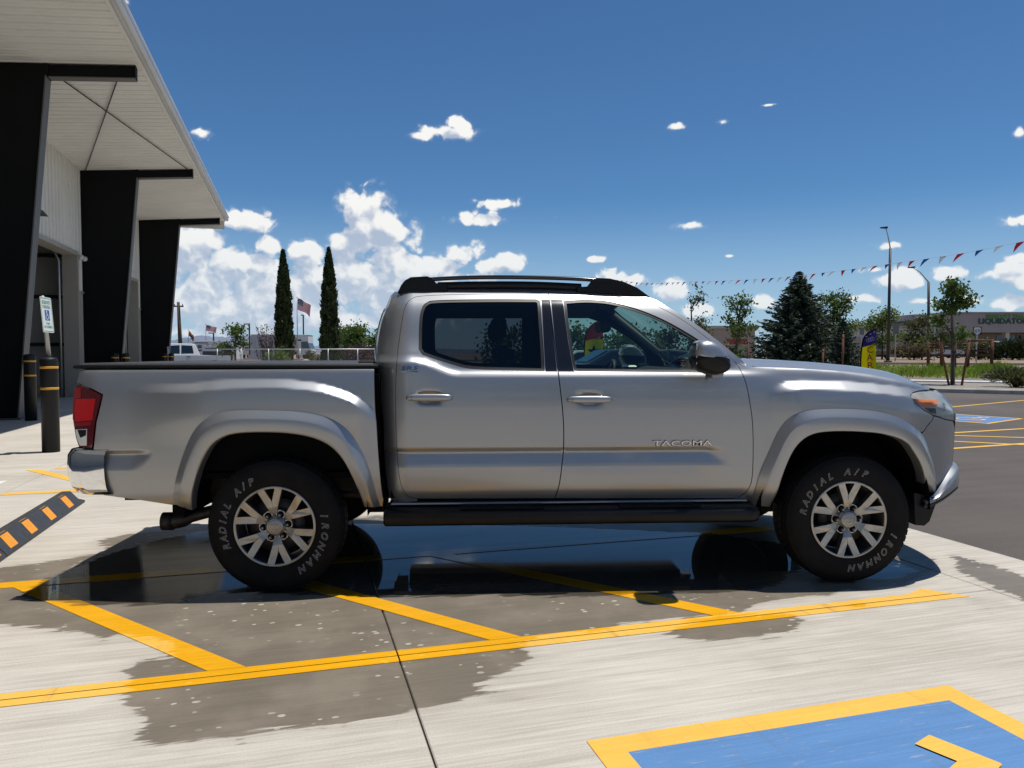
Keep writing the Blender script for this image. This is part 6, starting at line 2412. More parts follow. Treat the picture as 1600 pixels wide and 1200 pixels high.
def pickup(label, loc, heading, paint, seed=0, group=None):
    v, y_of = vehicle('background_pickup', label, 'pickup truck', loc, heading, PICKUP, PICK_GL, (-1.85, 1.85), 1.98, paint, group, 0.40, 0.20, 1.2)
    slab_part('windshield', v, M_CGLASS, [(0.93, 1.84), (1.42, 1.34), (1.435, 1.345), (0.945, 1.85)], -0.72, 0.72)
    slab_part('bed_opening', v, M_MATTEB, [(-2.82, 1.19), (-1.08, 1.215), (-1.08, 1.235), (-2.82, 1.21)], -0.80, 0.80)
    for sd in (1, -1):
        for x in (-0.35, 0.55):
            mb = MB()
            mb.box((x - 0.10, min(sd * 0.985, sd * 1.01), 1.10), (x + 0.10, max(sd * 0.985, sd * 1.01), 1.135))
            mb.build('door_handle', M_MATTEB, v)
        mb = MB()
        mb.box((1.05, min(sd * 0.98, sd * 1.22), 1.30), (1.18, max(sd * 0.98, sd * 1.22), 1.52), ch=0.02)
        mb.build('side_mirror', M_MATTEB, v)
        slab_part('tail_lamp', v, M_REDL, [(-2.96, 0.85), (-2.86, 0.85), (-2.86, 1.12), (-2.96, 1.12)], sd * 0.86, sd * 0.995)
        mb = MB()
        for ax in (-1.85, 1.85):
            pass
        for ax in (-1.85, 1.85):
            mb = MB()
            mb.lathe([(0.0, 0.0), (0.47, 0.0)], 24, Matrix.Translation((ax, sd * 0.992, 0.44)) @ Matrix.Rotation(R(-90 * sd), 4, 'X'))
            mb.build('wheel_opening', M_MATTEB, v)
    slab_part('bumper', v, M_CHROME, [(-3.08, 0.55), (-2.93, 0.55), (-2.93, 0.75), (-3.08, 0.75)], -0.9, 0.9)
    return v


def sedan(label, loc, heading, paint, group=None):
    v, y_of = vehicle('parked_car', label, 'car', loc, heading, SEDAN, SEDAN_GL, (-1.38, 1.35), 1.80, paint, group, 0.33, 0.18, 1.02)
    slab_part('windshield', v, M_CGLASS, [(0.31, 1.415), (0.92, 1.08), (0.935, 1.09), (0.325, 1.43)], -0.62, 0.62)
    slab_part('rear_window', v, M_CGLASS, [(-1.02, 1.375), (-1.52, 1.085), (-1.535, 1.095), (-1.035, 1.39)], -0.60, 0.60)
    for sd in (1, -1):
        slab_part('tail_lamp', v, M_REDL, [(-2.29, 0.78), (-2.20, 0.78), (-2.17, 0.94), (-2.25, 0.94)], sd * 0.55, sd * 0.86)
        slab_part('head_lamp', v, M_LAMPW, [(2.05, 0.68), (2.245, 0.66), (2.21, 0.80), (2.0, 0.86)], sd * 0.55, sd * 0.895)
    return v


# ================================================================== LEFT BACKGROUND
p = on_ground(281, 47)
pickup('white crew cab pickup parked near the end of the workshop', p, R(180 + 33), M_CARW)
# utility pole
up_ = thing('utility_pole', 'tall brown wooden utility pole with a short crossarm', 'utility pole', on_ground(283.5, 85))
hz_ = zat(472, 85) - up_.location.z
mb = MB()
mb.tube([(0, 0, 0), (-0.12, 0, hz_ * 0.5), (-0.22, 0, hz_)], [0.26, 0.21, 0.15], 10)
mb.build('pole', M_BARK, up_)
mb = MB()
mb.box((-0.75, -0.08, hz_ - 0.55), (0.35, 0.08, hz_ - 0.40))
mb.build('crossarm', M_BARK, up_)
for x in (-0.65, -0.22, 0.25):
    mb = MB()
    mb.lathe([(0.0, 0.0), (0.07, 0.0), (0.05, 0.2), (0.0, 0.25)], 8, Matrix.Translation((x, 0, hz_ - 0.4)))
    mb.build('insulator', M_GALV, up_)
# dark sign board
sb_ = thing('billboard', 'dark brown sign board with gold lettering on two posts behind the white pickup', 'sign', on_ground(254, 75))
z0_, z1_ = zat(536, 75) - sb_.location.z, zat(517, 75) - sb_.location.z
M_SBR = mat('dark_brown_sign', (0.018, 0.013, 0.009), 0.6)
M_GOLD = mat('gold_letters', (0.30, 0.17, 0.05), 0.5)
mb = MB()
mb.box((-0.75, -0.08, z0_), (0.62, 0.08, z1_), ch=0.02)
bd_ = mb.build('board', M_SBR, sb_)
for k, (x0, x1, zf_) in enumerate(((-0.5, 0.35, 0.80), (-0.55, 0.42, 0.60), (-0.40, 0.30, 0.42))):
    zz = z0_ + (z1_ - z0_) * zf_
    for j in range(5):
        mb = MB()
        xa = x0 + (x1 - x0) * j / 5
        mb.tube([(xa, -0.09, zz - 0.05), (xa + 0.06, -0.09, zz + 0.06), (xa + 0.12, -0.09, zz - 0.04)], 0.012, 4)
        mb.build('gold_mark', M_GOLD, bd_)
mb = MB()
mb.box((-0.62, -0.09, z0_ + 0.10), (0.50, -0.081, z0_ + 0.22))
mb.build('gold_strip', mat('orange_gold', (0.42, 0.20, 0.03), 0.5), bd_)
for x in (-0.55, 0.38):
    mb = MB()
    mb.box((x - 0.05, -0.05, 0), (x + 0.05, 0.05, z0_))
    mb.build('sign_leg', M_GALV, sb_)

M_FRED = cloth_mat('flag_red', (0.55, 0.02, 0.04))
M_FWHT = cloth_mat('flag_white', (0.75, 0.74, 0.72))
M_FBLU = cloth_mat('flag_navy', (0.015, 0.022, 0.09))
M_FYEL = cloth_mat('flag_gold', (0.62, 0.38, 0.05))


def flag_pole(name, label, px, Y, py_top, flag, fw, fh, droop=0.35, group=None, lean=0.0):
    base = on_ground(px, Y)
    t = thing(name, label, 'flag', base, 0, group)
    H_ = zat(py_top, Y) - base.z
    mb = MB()
    mb.tube([(0, 0, 0), (lean * 0.5, 0, H_ * 0.5), (lean, 0, H_)], [0.07, 0.055, 0.035], 8)
    mb.lathe([(0.0, -0.06), (0.06, -0.03), (0.075, 0.0), (0.06, 0.04), (0.0, 0.07)], 10, Matrix.Translation((lean, 0, H_ + 0.05)))
    mb.build('pole', M_GALV, t)
    rows, cols = 13, 22
    me_v, fs, mi = [], [], []
    for r_ in range(rows + 1):
        for c_ in range(cols + 1):
            x, z = c_ / cols, r_ / rows
            wv = 0.10 * fw * x * math.sin(x * 9 + z * 2.0)
            me_v.append((lean + 0.05 + x * fw * (0.93 - 0.05 * z), wv, H_ - 0.1 - z * fh - droop * fw * x ** 1.4 + 0.04 * fh * math.sin(x * 8 + z * 3)))
    for r_ in range(rows):
        for c_ in range(cols):
            a = r_ * (cols + 1) + c_
            fs.append((a, a + 1, a + cols + 2, a + cols + 1))
            if flag == 'us':
                k = 2 if (r_ < 7 and c_ < cols * 0.42) else (0 if r_ % 2 == 0 else 1)
                if k == 2 and r_ % 2 == 1 and c_ % 2 == 1:
                    k = 1
            else:
                k = (0 if (c_ // 2) % 2 == 0 else 3) if r_ < 7 else 2
            mi.append(k)
    me = bpy.data.meshes.new('flag_cloth')
    me.from_pydata(me_v, [], fs)
    for m_ in (M_FRED, M_FWHT, M_FBLU, M_FYEL):
        me.materials.append(m_)
    me.polygons.foreach_set('material_index', mi)
    me.polygons.foreach_set('use_smooth', [True] * len(fs))
    link(bpy.data.objects.new('flag_cloth', me), t)
    return t


flag_pole('flag_pole', 'large stars and stripes flag flying between the two cypresses', 465.3, 92, 465, 'us', 1.75, 1.35, 0.5)
flag_pole('flag_pole', 'small stars and stripes flag above the white trailers', 322.5, 115, 507, 'us', 1.75, 0.85, 0.22)
flag_pole('flag_pole', 'red and yellow rayed state flag drooping beside the utility pole', 295.5, 115, 516, 'az', 0.85, 0.75, 1.0)


def area_light_pole(label, px, Y, py_top, arm=0.7, group='parking lot light poles', flip=-1):
    base = on_ground(px, Y)
    t = thing('light_pole', label, 'light pole', base, 0, group)
    H_ = zat(py_top, Y) - base.z
    mb = MB()
    mb.box((-0.08, -0.08, 0), (0.08, 0.08, H_))
    mb.build('pole', M_DKST, t)
    mb = MB()
    mb.box((min(0, flip * arm), -0.16, H_ - 0.10), (max(0, flip * arm), 0.16, H_ + 0.04), ch=0.02)
    mb.build('lamp_head', M_DKST, t)
    mb = MB()
    mb.box((-0.18, -0.18, 0), (0.18, 0.18, 0.5), ch=0.03)
    mb.build('concrete_base', M_KERB, t)
    return t


area_light_pole('dark light pole rising behind the white trailers, left of the young tree', 334.5, 110, 520)
area_light_pole('dark light pole right of the young tree, above the grey box trailer', 390.5, 100, 506)
area_light_pole('dark light pole just right of the large flag', 474.8, 108, 492, 0.3)
area_light_pole('short dark light pole above the white pickup roof', 302.5, 105, 529, 0.3)

# travel trailers and boxes across the road
M_RVW = mat('trailer_white', (0.70, 0.71, 0.72), 0.4, var=0.05, vscale=0.5)
M_RVG = mat('trailer_graphic', (0.06, 0.06, 0.065), 0.5)
M_RVT = mat('trailer_tan', (0.42, 0.37, 0.30), 0.5)


def trailer(name, label, px0, px1, Y, py_top, py_bot=None, depth=2.4, roof=M_RVW, cap=0.0, stripes=(), windows=(), doors=(), body=M_RVW, group='trailers parked across the road'):
    a, b = on_ground(px0, Y), on_ground(px1, Y)
    L = b.x - a.x
    zt = zat(py_top, Y) - a.z
    t = thing(name, label, 'trailer', a, 0, group)
    mb = MB()
    z0 = 0.55
    prof = [(0, z0), (L - cap, z0), (L, z0 + cap * 0.8), (L, zt - 0.15), (L - 0.15, zt), (0.12, zt), (0, zt - 0.12)]
    mb.loft([[(x, y, z) for x, z in prof] for y in (0, depth)], True, True)
    bo = mb.build('body_shell', body, t)
    mb = MB()
    mb.box((-0.04, -0.05, zt - 0.02), (L + 0.04, depth + 0.05, zt + 0.06), ch=0.02)
    mb.build('roof_cap', roof, t)
    for (f0, f1, g0, g1) in stripes:
        mb = MB()
        mb.box((L * f0, -0.012, z0 + (zt - z0) * g0), (L * f1, -0.002, z0 + (zt - z0) * g1))
        mb.build('side_stripe', M_RVG, t)
    for (f0, f1, g0, g1) in windows:
        mb = MB()
        mb.box((L * f0, -0.025, z0 + (zt - z0) * g0), (L * f1, -0.014, z0 + (zt - z0) * g1))
        mb.build('window', M_CGLASS, t)
    for (f0, f1, g1) in doors:
        mb = MB()
        mb.box((L * f0, -0.030, z0 + 0.05), (L * f1, -0.014, z0 + (zt - z0) * g1), ch=0.004)
        d_ = mb.build('entry_door', M_RVT, t)
        mb = MB()
        mb.box((L * f0 + 0.1, -0.036, z0 + (zt - z0) * g1 * 0.6), (L * f1 - 0.1, -0.031, z0 + (zt - z0) * g1 * 0.9))
        mb.build('door_window', M_CGLASS, d_)
    for x in (L * 0.45, L * 0.45 + 0.85):
        mb = MB()
        mb.lathe([(0.0, -0.1), (0.33, -0.1), (0.36, 0.0), (0.33, 0.1), (0.0, 0.1)], 18, Matrix.Translation((x, 0.12, 0.36)) @ Matrix.Rotation(R(90), 4, 'X'))
        mb.build('wheel', M_TYREB, t)
    return t


trailer('travel_trailer', 'long white travel trailer behind the white pickup, under the small flag', 300, 362, 100, 533.5, stripes=((0.08, 0.42, 0.86, 0.93), (0.1, 0.9, 0.30, 0.42)), windows=((0.15, 0.3, 0.5, 0.75), (0.5, 0.62, 0.5, 0.75)), doors=((0.36, 0.44, 0.8),))
trailer('travel_trailer', 'pale blue roofed trailer with dark side panel in front of the long white one', 316, 368, 84, 541, stripes=((0.02, 0.92, 0.05, 0.62), (0.1, 0.95, 0.80, 0.86)), windows=((0.46, 0.62, 0.30, 0.50),), roof=mat('pale_blue_roof', (0.52, 0.62, 0.68), 0.4))
trailer('travel_trailer', 'white travel trailer partly hidden by the young tree', 363, 400, 104, 534.5, stripes=((0.1, 0.9, 0.72, 0.82),), windows=((0.3, 0.42, 0.35, 0.6), (0.55, 0.7, 0.35, 0.6)))
trailer('box_trailer', 'grey box trailer behind the leafless purple bush', 392, 445, 80, 523, body=mat('grey_trailer', (0.48, 0.48, 0.50), 0.5, var=0.1, vscale=0.6), stripes=(), windows=())
fw = trailer('fifth_wheel_trailer', 'tall white fifth wheel camper with black nose window between the cypresses', 454, 482, 96, 523.5, cap=0.0, stripes=((0.0, 0.62, 0.70, 0.78),), windows=((0.18, 0.32, 0.5, 0.85),), doors=((0.16, 0.36, 0.86),))
L_ = on_ground(482, 96).x - on_ground(454, 96).x
zt_ = zat(523.5, 96) - fw.location.z
slab_part('nose_window', fw, M_CGLASS, [(L_ * 0.62, zt_ * 0.42), (L_ * 1.0 + 0.25, zt_ * 0.42), (L_ * 1.0 - 0.05, zt_ * 0.72), (L_ * 0.62, zt_ * 0.72)], -0.06, 2.3)
slab_part('nose_lower', fw, M_RVW, [(L_ * 0.62, zt_ * 0.30), (L_ + 0.35, zt_ * 0.36), (L_ + 0.28, zt_ * 0.415), (L_ * 0.62, zt_ * 0.415)], -0.05, 2.3)

# trees and shrubs near the fence
broadleaf('young_tree', 'small young tree with sparse round crown before the white trailers', 'tree', on_ground(368, 42), 2.95, 0.85, M_LEAF_G, M_BARKP, 900, 0.10, 0.20, seed=5, n_main=7, trunk_frac=0.42)
cypress('tall slender cypress left of the large flag', on_ground(444.5, 43), zat(392, 43), 0.41, 3)
cypress('tall slender cypress right of the large flag', on_ground(515.5, 43), zat(389, 43), 0.42, 9)
# leafless purple bush: many upright twigs
rg = np.random.default_rng(21)
pb = thing('purple_bush', 'sparse purple leaved bush left of the first cypress', 'shrub', on_ground(416, 40))
mb = MB()
tips = []
for k in range(46):
    a, r_ = rg.uniform(0, 6.28), rg.uniform(0.1, 0.72)
    tp = np.array([math.cos(a) * r_, math.sin(a) * r_ * 0.8, rg.uniform(1.7, 3.0)])
    mid = tp * [0.45, 0.45, 0.5] + rg.normal(size=3) * 0.05
    mb.tube([(tp[0] * 0.1, tp[1] * 0.1, 0), tuple(mid), tuple(tp)], [0.018, 0.012, 0.004], 4)
    tips += [mid + (tp - mid) * f_ for f_ in rg.uniform(0.1, 1.0, 12)]
mb.build('twigs', mat('purple_twig', (0.075, 0.05, 0.055), 0.9), pb)
C_ = np.array(tips) + rg.normal(size=(len(tips), 3)) * 0.05
quad_soup('leaves', leaf_quads(C_, 0.06, rg, 1.6), M_LEAF_P, pb)
bush('green_shrub', 'bright green shrub at the foot of the left cypress', on_ground(437, 38.5), 1.35, 1.55, M_LEAF_L, 2200, 0.07, 4)
bush('green_shrub', 'dark shrub low between the purple bush and the left cypress', on_ground(422, 38), 1.0, 1.05, M_LEAF_O, 1400, 0.07, 8)
broadleaf('round_tree', 'rounded dark green tree right of the second cypress', 'tree', on_ground(556, 58), zat(513, 58), 1.25, M_LEAF_G, None, 4200, 0.13, 0.42, seed=12, n_main=9, trunk_frac=0.22)
broadleaf('round_tree', 'lighter green tree between the second cypress and the rounded tree', 'tree', on_ground(534, 62), zat(519, 62), 0.85, M_LEAF_O, None, 2600, 0.13, 0.38, seed=14, n_main=8, trunk_frac=0.22)
broadleaf('round_tree', 'green tree partly hidden by the rear edge of the cab', 'tree', on_ground(590, 56), zat(515, 56), 0.55, M_LEAF_G, None, 1500, 0.12, 0.30, seed=15, n_main=6, trunk_frac=0.3)
bush('plum_shrub', 'dull plum coloured shrub behind the fence beside the cab', on_ground(566, 47), 2.2, 1.75, M_LEAF_P, 2600, 0.09, 16)
bush('green_shrub', 'olive shrub behind the fence under the second cypress', on_ground(502, 50), 1.5, 1.2, M_LEAF_O, 1400, 0.08, 18)
bush('green_shrub', 'small olive shrub beside the fifth wheel camper', on_ground(487, 70), 1.3, 1.6, M_LEAF_O, 900, 0.09, 19)
# gravel mound
mb = MB()
gm = on_ground(478, 60)
rings = []
rg = np.random.default_rng(3)
for k in range(7):
    f_ = k / 6
    rings.append([(1.7 * (1 - f_ ** 1.5) * math.cos(a) * (1 + 0.08 * math.sin(3 * a)), 1.2 * (1 - f_ ** 1.5) * math.sin(a), 0.95 * f_ - 0.05) for a in np.linspace(0, 2 * math.pi, 24, endpoint=False)])
mb.loft(rings, True, False, True)
o = mb.build('gravel_mound', mat('tan_gravel', (0.42, 0.34, 0.24), 0.95, var=0.3, vscale=8, bump=0.03, bscale=20))
o.location = gm
tag(o, 'low heap of tan gravel behind the fence between the cypresses', 'gravel heap')

# chain link fence
FY = 36.5
fence = thing('chain_link_fence', 'galvanised chain link fence running behind the truck bed', 'fence', on_ground(430, FY))
fx0, fx1 = pole_at(340, FY).x - pole_at(430, FY).x, pole_at(640, FY).x - pole_at(430, FY).x
fz = zat(545.5, FY) - fence.location.z
mb = MB()
mb.tube([(fx0, 0, fz), (fx1, 0, fz)], 0.028, 8)
mb.build('top_rail', M_GALV, fence)
for px in (340, 377, 420, 469, 513, 559, 605, 640):
    x = pole_at(px, FY).x - pole_at(430, FY).x
    mb = MB()
    mb.tube([(x, 0, 0), (x, 0, fz + 0.02)], 0.032, 8)
    mb.build('fence_post', M_GALV, fence)
wires = []
step = 0.12
n_ = int((fx1 - fx0) / step)
th = 0.0035
for k in range(-int(fz / step) - 1, n_):
    for sg in (1, -1):
        x0 = fx0 + k * step
        a, b = (x0, 0.0), (x0 + fz, fz)
        if sg < 0:
            a, b = (x0 + fz, 0.0), (x0, fz)
        wires.append([(a[0] - th, 0.01 * sg, a[1]), (a[0] + th, 0.01 * sg, a[1]), (b[0] + th, 0.01 * sg, b[1]), (b[0] - th, 0.01 * sg, b[1])])
wq = np.array(wires)
wq = wq[(wq[:, :, 0].min(1) > fx0 - 0.3) & (wq[:, :, 0].max(1) < fx1 + 0.3)]
o = quad_soup('wire_mesh', wq, M_GALV, fence)
o['kind'] = 'stuff'

# hills on the horizon
def hills(label, pts, Y, m_):
    mb = MB()
    top = [at(px, py, Y) for px, py in pts]
    rings = []
    for k in range(7):
        f_ = k / 6
        rings.append([(p.x + 0.0, p.y + Y * 0.12 * f_, -20 + (p.z + 20) * math.sin(f_ * math.pi / 2)) for p in top])
    rings.append([(p.x, p.y + Y * 0.3, -20) for p in top])
    mb.loft(rings, False, False, True)
    o = mb.build('hills', m_)
    tag(o, label, kind='structure')
    return o


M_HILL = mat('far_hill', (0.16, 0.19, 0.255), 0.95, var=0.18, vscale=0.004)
hp = [(-400, 520)] + [(x, 531 - 9 * math.exp(-((x - 265) / 40) ** 2) - 11 * math.exp(-((x - 332) / 26) ** 2) + 10 * (1 - math.exp(-max(0, x - 360) / 70)) + 1.2 * math.sin(x * 0.21) + 0.8 * math.sin(x * 0.53)) for x in range(0, 620, 6)] + [(700, 545), (1000, 546), (1400, 546), (2000, 544)]
hills('blue grey hills low on the horizon', hp, 5200, M_HILL)

# ================================================================== RIGHT BACKGROUND
# trees
broadleaf('young_tree', 'small leafy tree right behind the front pillar of the truck', 'tree', on_ground(1082, 34), zat(463, 34), 0.85, M_LEAF_O, M_BARKP, 1300, 0.085, 0.20, seed=31, n_main=9, trunk_frac=0.35, lean=(-0.1, 0))
broadleaf('young_tree', 'staked young tree with a tall thin leader left of the spruce', 'tree', on_ground(1146, 33), zat(455, 33), 0.70, M_LEAF_G, M_BARKP, 1500, 0.085, 0.17, seed=33, n_main=9, trunk_frac=0.22, lean=(0.35, 0))
spruce('large dark spruce rising behind the hood', on_ground(1246, 46), zat(425, 46), 3.7, 41, n_whorl=50)
broadleaf('green_tree', 'light green leafy tree growing against the right side of the spruce', 'tree', on_ground(1306, 50), zat(462, 50), 1.25, M_LEAF_G, None, 3800, 0.11, 0.30, seed=43, n_main=12, trunk_frac=0.15)
spruce('lower blue green conifer between the spruce and the feather flag', on_ground(1316, 42), zat(498, 42), 1.5, 47, 'young_conifer', 22)
broadleaf('green_tree', 'yellowish green tree behind the feather flag', 'tree', on_ground(1378, 75), zat(500, 75), 1.9, M_LEAF_L, None, 2600, 0.16, 0.45, seed=51, n_main=9, trunk_frac=0.28)
broadleaf('green_tree', 'dark rounded tree in front of the long store wall', 'tree', on_ground(1440, 72), zat(514, 72), 1.7, M_LEAF_O, None, 3200, 0.14, 0.45, seed=53, n_main=9, trunk_frac=0.15)
broadleaf('young_tree', 'staked young tree with drooping branches in the gravel strip', 'tree', on_ground(1489, 29.2, 0.11), zat(450, 29.2) - 0.11, 0.85, M_LEAF_G, M_BARKP, 2300, 0.085, 0.17, seed=57, n_main=10, trunk_frac=0.38, lean=(-0.15, 0), droop=0.3)
broadleaf('green_tree', 'low green tree seen through the front side window behind the white car', 'tree', on_ground(905, 44), zat(524, 44), 1.8, M_LEAF_G, None, 2600, 0.14, 0.5, seed=61, n_main=9, trunk_frac=0.1)
broadleaf('green_tree', 'dense tree seen through the front side window, right of the starred feather flag', 'tree', on_ground(985, 47), zat(526, 47), 2.3, M_LEAF_G, None, 3000, 0.15, 0.55, seed=63, n_main=9, trunk_frac=0.1)
broadleaf('green_tree', 'low tree seen through the windows behind the steering wheel', 'tree', on_ground(1040, 50), zat(528, 50), 2.0, M_LEAF_O, None, 2200, 0.15, 0.5, seed=65, n_main=8, trunk_frac=0.1)
broadleaf('green_tree', 'tree seen faintly through the dark rear door window', 'tree', on_ground(800, 44), zat(522, 44), 2.2, M_LEAF_G, None, 2600, 0.15, 0.5, seed=67, n_main=9, trunk_frac=0.1)

# shrubs
bush('gold_shrub', 'spiky green shrub in the gravel strip at the right edge', on_ground(1588, 27, 0.11), 1.7, 0.62, M_LEAF_O, 2600, 0.035, 71, elong=7.0, spiky=True)
bush('gold_shrub', 'dry brown shrub below the pipe fence', on_ground(1425, 70), 3.0, 1.5, leaf_mat('dry_brush', (0.09, 0.07, 0.04), (0.18, 0.14, 0.08), 0.2, 1.0), 1800, 0.13, 73, elong=2.5)
bush('agave_shrub', 'dark spiky shrub beside the store entrance at the right edge', on_ground(1580, 68), 3.0, 1.8, M_LEAF_D, 2400, 0.09, 75, elong=7.0, spiky=True)
bush('green_shrub', 'dark shrub behind the pipe fence, right of the stakes', on_ground(1528, 70), 2.6, 2.0, M_LEAF_O, 1900, 0.13, 77)

# tree stakes: wooden lodgepoles with a dark steel post
M_STAKE = mat('rusty_lodgepole', (0.17, 0.065, 0.03), 0.85, var=0.3, vscale=7)
for lab, x0, y0, x1, y1, m_, r_ in (('brown wooden tree stake leaning left of the young tree', 1484, 600, 1466, 528, M_STAKE, 0.042), ('brown wooden tree stake leaning right of the young tree', 1503, 612, 1516, 528, M_STAKE, 0.042),
                                    ('thin dark steel stake between the two wooden stakes', 1488, 611, 1490, 548, M_DKST, 0.026)):
    b = pole_at(x0, 29.0 if x0 == 1488 else 28.6)
    b.z = 0.10
    t = thing('tree_stake', lab, 'stake', b, 0, 'stakes around the young tree')
    tp = at(x1, y1, b.y)
    mb = MB()
    mb.tube([(0, 0, -0.05), tuple(tp - b)], r_, 8)
    mb.build('shaft', m_, t)
    mb = MB()
    d_ = (tp - b) * 0.93
    mb.tube([(d_.x - 0.05, 0, d_.z), (d_.x + 0.05, 0, d_.z + 0.01)], 0.05, 6)
    mb.build('tie_strap', M_DKST, t)
for lab, px, py1, Y in (('brown stake beside the thin leader tree, left of the spruce', 1168, 530, 32), ('brown stake at the foot of the thin leader tree', 1136, 536, 32), ('brown stake low in front of the spruce', 1285, 545, 33), ('brown stake right of the spruce, left of the feather flag', 1316, 522, 33)):
    b = pole_at(px, Y)
    t = thing('tree_stake', lab, 'stake', b, 0, 'stakes by the trees behind the hood')
    H_ = zat(py1, Y)
    mb = MB()
    mb.tube([(0, 0, -0.05), (0.02, 0, H_)], 0.045, 8)
    mb.build('shaft', M_STAKE, t)
    mb = MB()
    mb.tube([(-0.05, 0, H_ * 0.92), (0.09, 0, H_ * 0.92)], 0.05, 6)
    mb.build('tie_strap', M_DKST, t)

# feather flags
def feather(label, px, Y, py_top, py_base, width, top_m, body_m, words, fig=None):
    b = on_ground(px, Y)
    t = thing('feather_flag', label, 'flag', b)
    H_ = zat(py_top, Y) - b.z
    z0 = 0.35
    mb = MB()
    crv = [(0.0, 0.0), (0.0, 0.0), (-0.03, H_ * 0.45), (0.0, H_ * 0.72), (0.14 * width, H_ * 0.86), (0.5 * width, H_ * 0.955), (width * 0.95, H_)]
    pole_c = smooth_line(crv[1:], 5)
    mb.tube([(x, 0, z) for x, z in pole_c], 0.022, 6)
    mb.build('flag_pole', M_MATTEB, t)
    zs = np.linspace(z0, H_, 30)
    lx = np.interp(zs, [p[1] for p in pole_c], [p[0] for p in pole_c])
    rx = np.minimum(width * (0.92 + 0.10 * np.sin(zs * 1.2)), width)
    split = H_ * 0.70
    for nm, m_, sel in (('flag_body', body_m, zs <= split + 0.06), ('flag_top', top_m, zs >= split)):
        mb = MB()
        idx = np.where(sel)[0]
        rings = []
        for i in idx:
            r_x = max(rx[i], lx[i] + 0.01)
            sl = 0.16 * width if nm == 'flag_body' and i == idx[-1] else 0.0
            rings.append([(lx[i] + 0.01 + (r_x - lx[i]) * u, 0.03 * math.sin(u * 5 + zs[i] * 2), zs[i] + (0.32 * width * u if (nm == 'flag_top' and i == idx[0]) or (nm == 'flag_body' and i == idx[-1]) else 0.0)) for u in np.linspace(0, 1, 7)])
        mb.loft(rings, False, False, True)
        mb.build(nm, m_, t)
    mb = MB()
    mb.box((-0.25, -0.25, 0.0), (0.25, 0.25, 0.03))
    mb.build('flag_foot', M_DKST, t)
    for body_, x, z, w_, h_, mm, rot in words:
        v_, f_ = text_geo_fit(body_, w_, h_, 0.002)
        mb = MB()
        Mx = Matrix.Translation((x, -0.05, z)) @ Matrix.Rotation(rot, 4, 'Y') @ Matrix.Rotation(R(90), 4, 'X')
        mb.add(v_, f_, False, Mx)
        mb.build('flag_lettering', mm, t)
    if fig:
        fig(t, H_)
    return t


Yf = 24.5
M_FY = cloth_mat('flag_yellow', (0.78, 0.66, 0.01))
M_FP = cloth_mat('flag_purple', (0.05, 0.035, 0.16))
M_FM = cloth_mat('flag_magenta', (0.62, 0.01, 0.10))
M_FW2 = cloth_mat('flag_lettering_white', (0.75, 0.75, 0.8))
bz0 = on_ground(1346, Yf).z
wz = lambda py: zat(py, Yf) - bz0
wx = lambda px: (px - 1346) / F_PX * Yf
feather('yellow and purple feather flag reading USED CARS beyond the hood', 1346, Yf, 513.5, 0, wx(1368.5), M_FP, M_FY,
        [('USED', wx(1358), wz(530.5), 0.27, 0.125, M_FW2, R(-20)), ('C', wx(1358), wz(546.5), 0.19, 0.21, M_FM, R(-8)), ('A', wx(1357.5), wz(558.5), 0.20, 0.20, M_FM, R(-6)),
         ('R', wx(1359), wz(570.5), 0.19, 0.20, M_FM, R(-4)), ('S', wx(1359), wz(583), 0.19, 0.20, M_FM, R(-4)), ('*', wx(1352), wz(526), 0.05, 0.05, M_FW2, 0), ('*', wx(1364), wz(519), 0.06, 0.06, M_FW2, 0), ('*', wx(1358), wz(522), 0.05, 0.05, M_FW2, 0)])
Yg = 26.0
M_FR2 = cloth_mat('flag_red_top', (0.55, 0.06, 0.04))


def star_fig(t, H_):
    for x, z, s_ in ((0.30, H_ * 0.56, 0.5), (0.32, H_ * 0.40, 0.42), (0.28, H_ * 0.25, 0.36)):
        mb = MB()
        pts = [((0.5 if k % 2 == 0 else 0.2) * s_ * 0.5 * math.sin(k * math.pi / 5) * 2, (0.5 if k % 2 == 0 else 0.2) * s_ * 0.5 * math.cos(k * math.pi / 5) * 2) for k in range(10)]
        mb.prism(pts, 0, 0.004, Matrix.Translation((x, -0.05, z)) @ Matrix.Rotation(R(90), 4, 'X'))
        mb.build('printed_star', M_FBLU, t)


feather('red topped yellow feather flag with blue stars, seen through the front side window', 914, Yg, 500, 0, 0.62, M_FR2, M_FY, [], star_fig)

# cars parked across the lot, seen through the side windows
sedan('white car furthest left of those seen through the front side window', on_ground(905, 30), R(185), M_CARW, 'cars parked across the lot')
sedan('dark blue car seen through the front side window', on_ground(955, 22.5), R(190), M_CARB, 'cars parked across the lot')
sedan('grey car seen through the window behind the steering wheel', on_ground(1018, 25), R(188), M_CARG, 'cars parked across the lot')

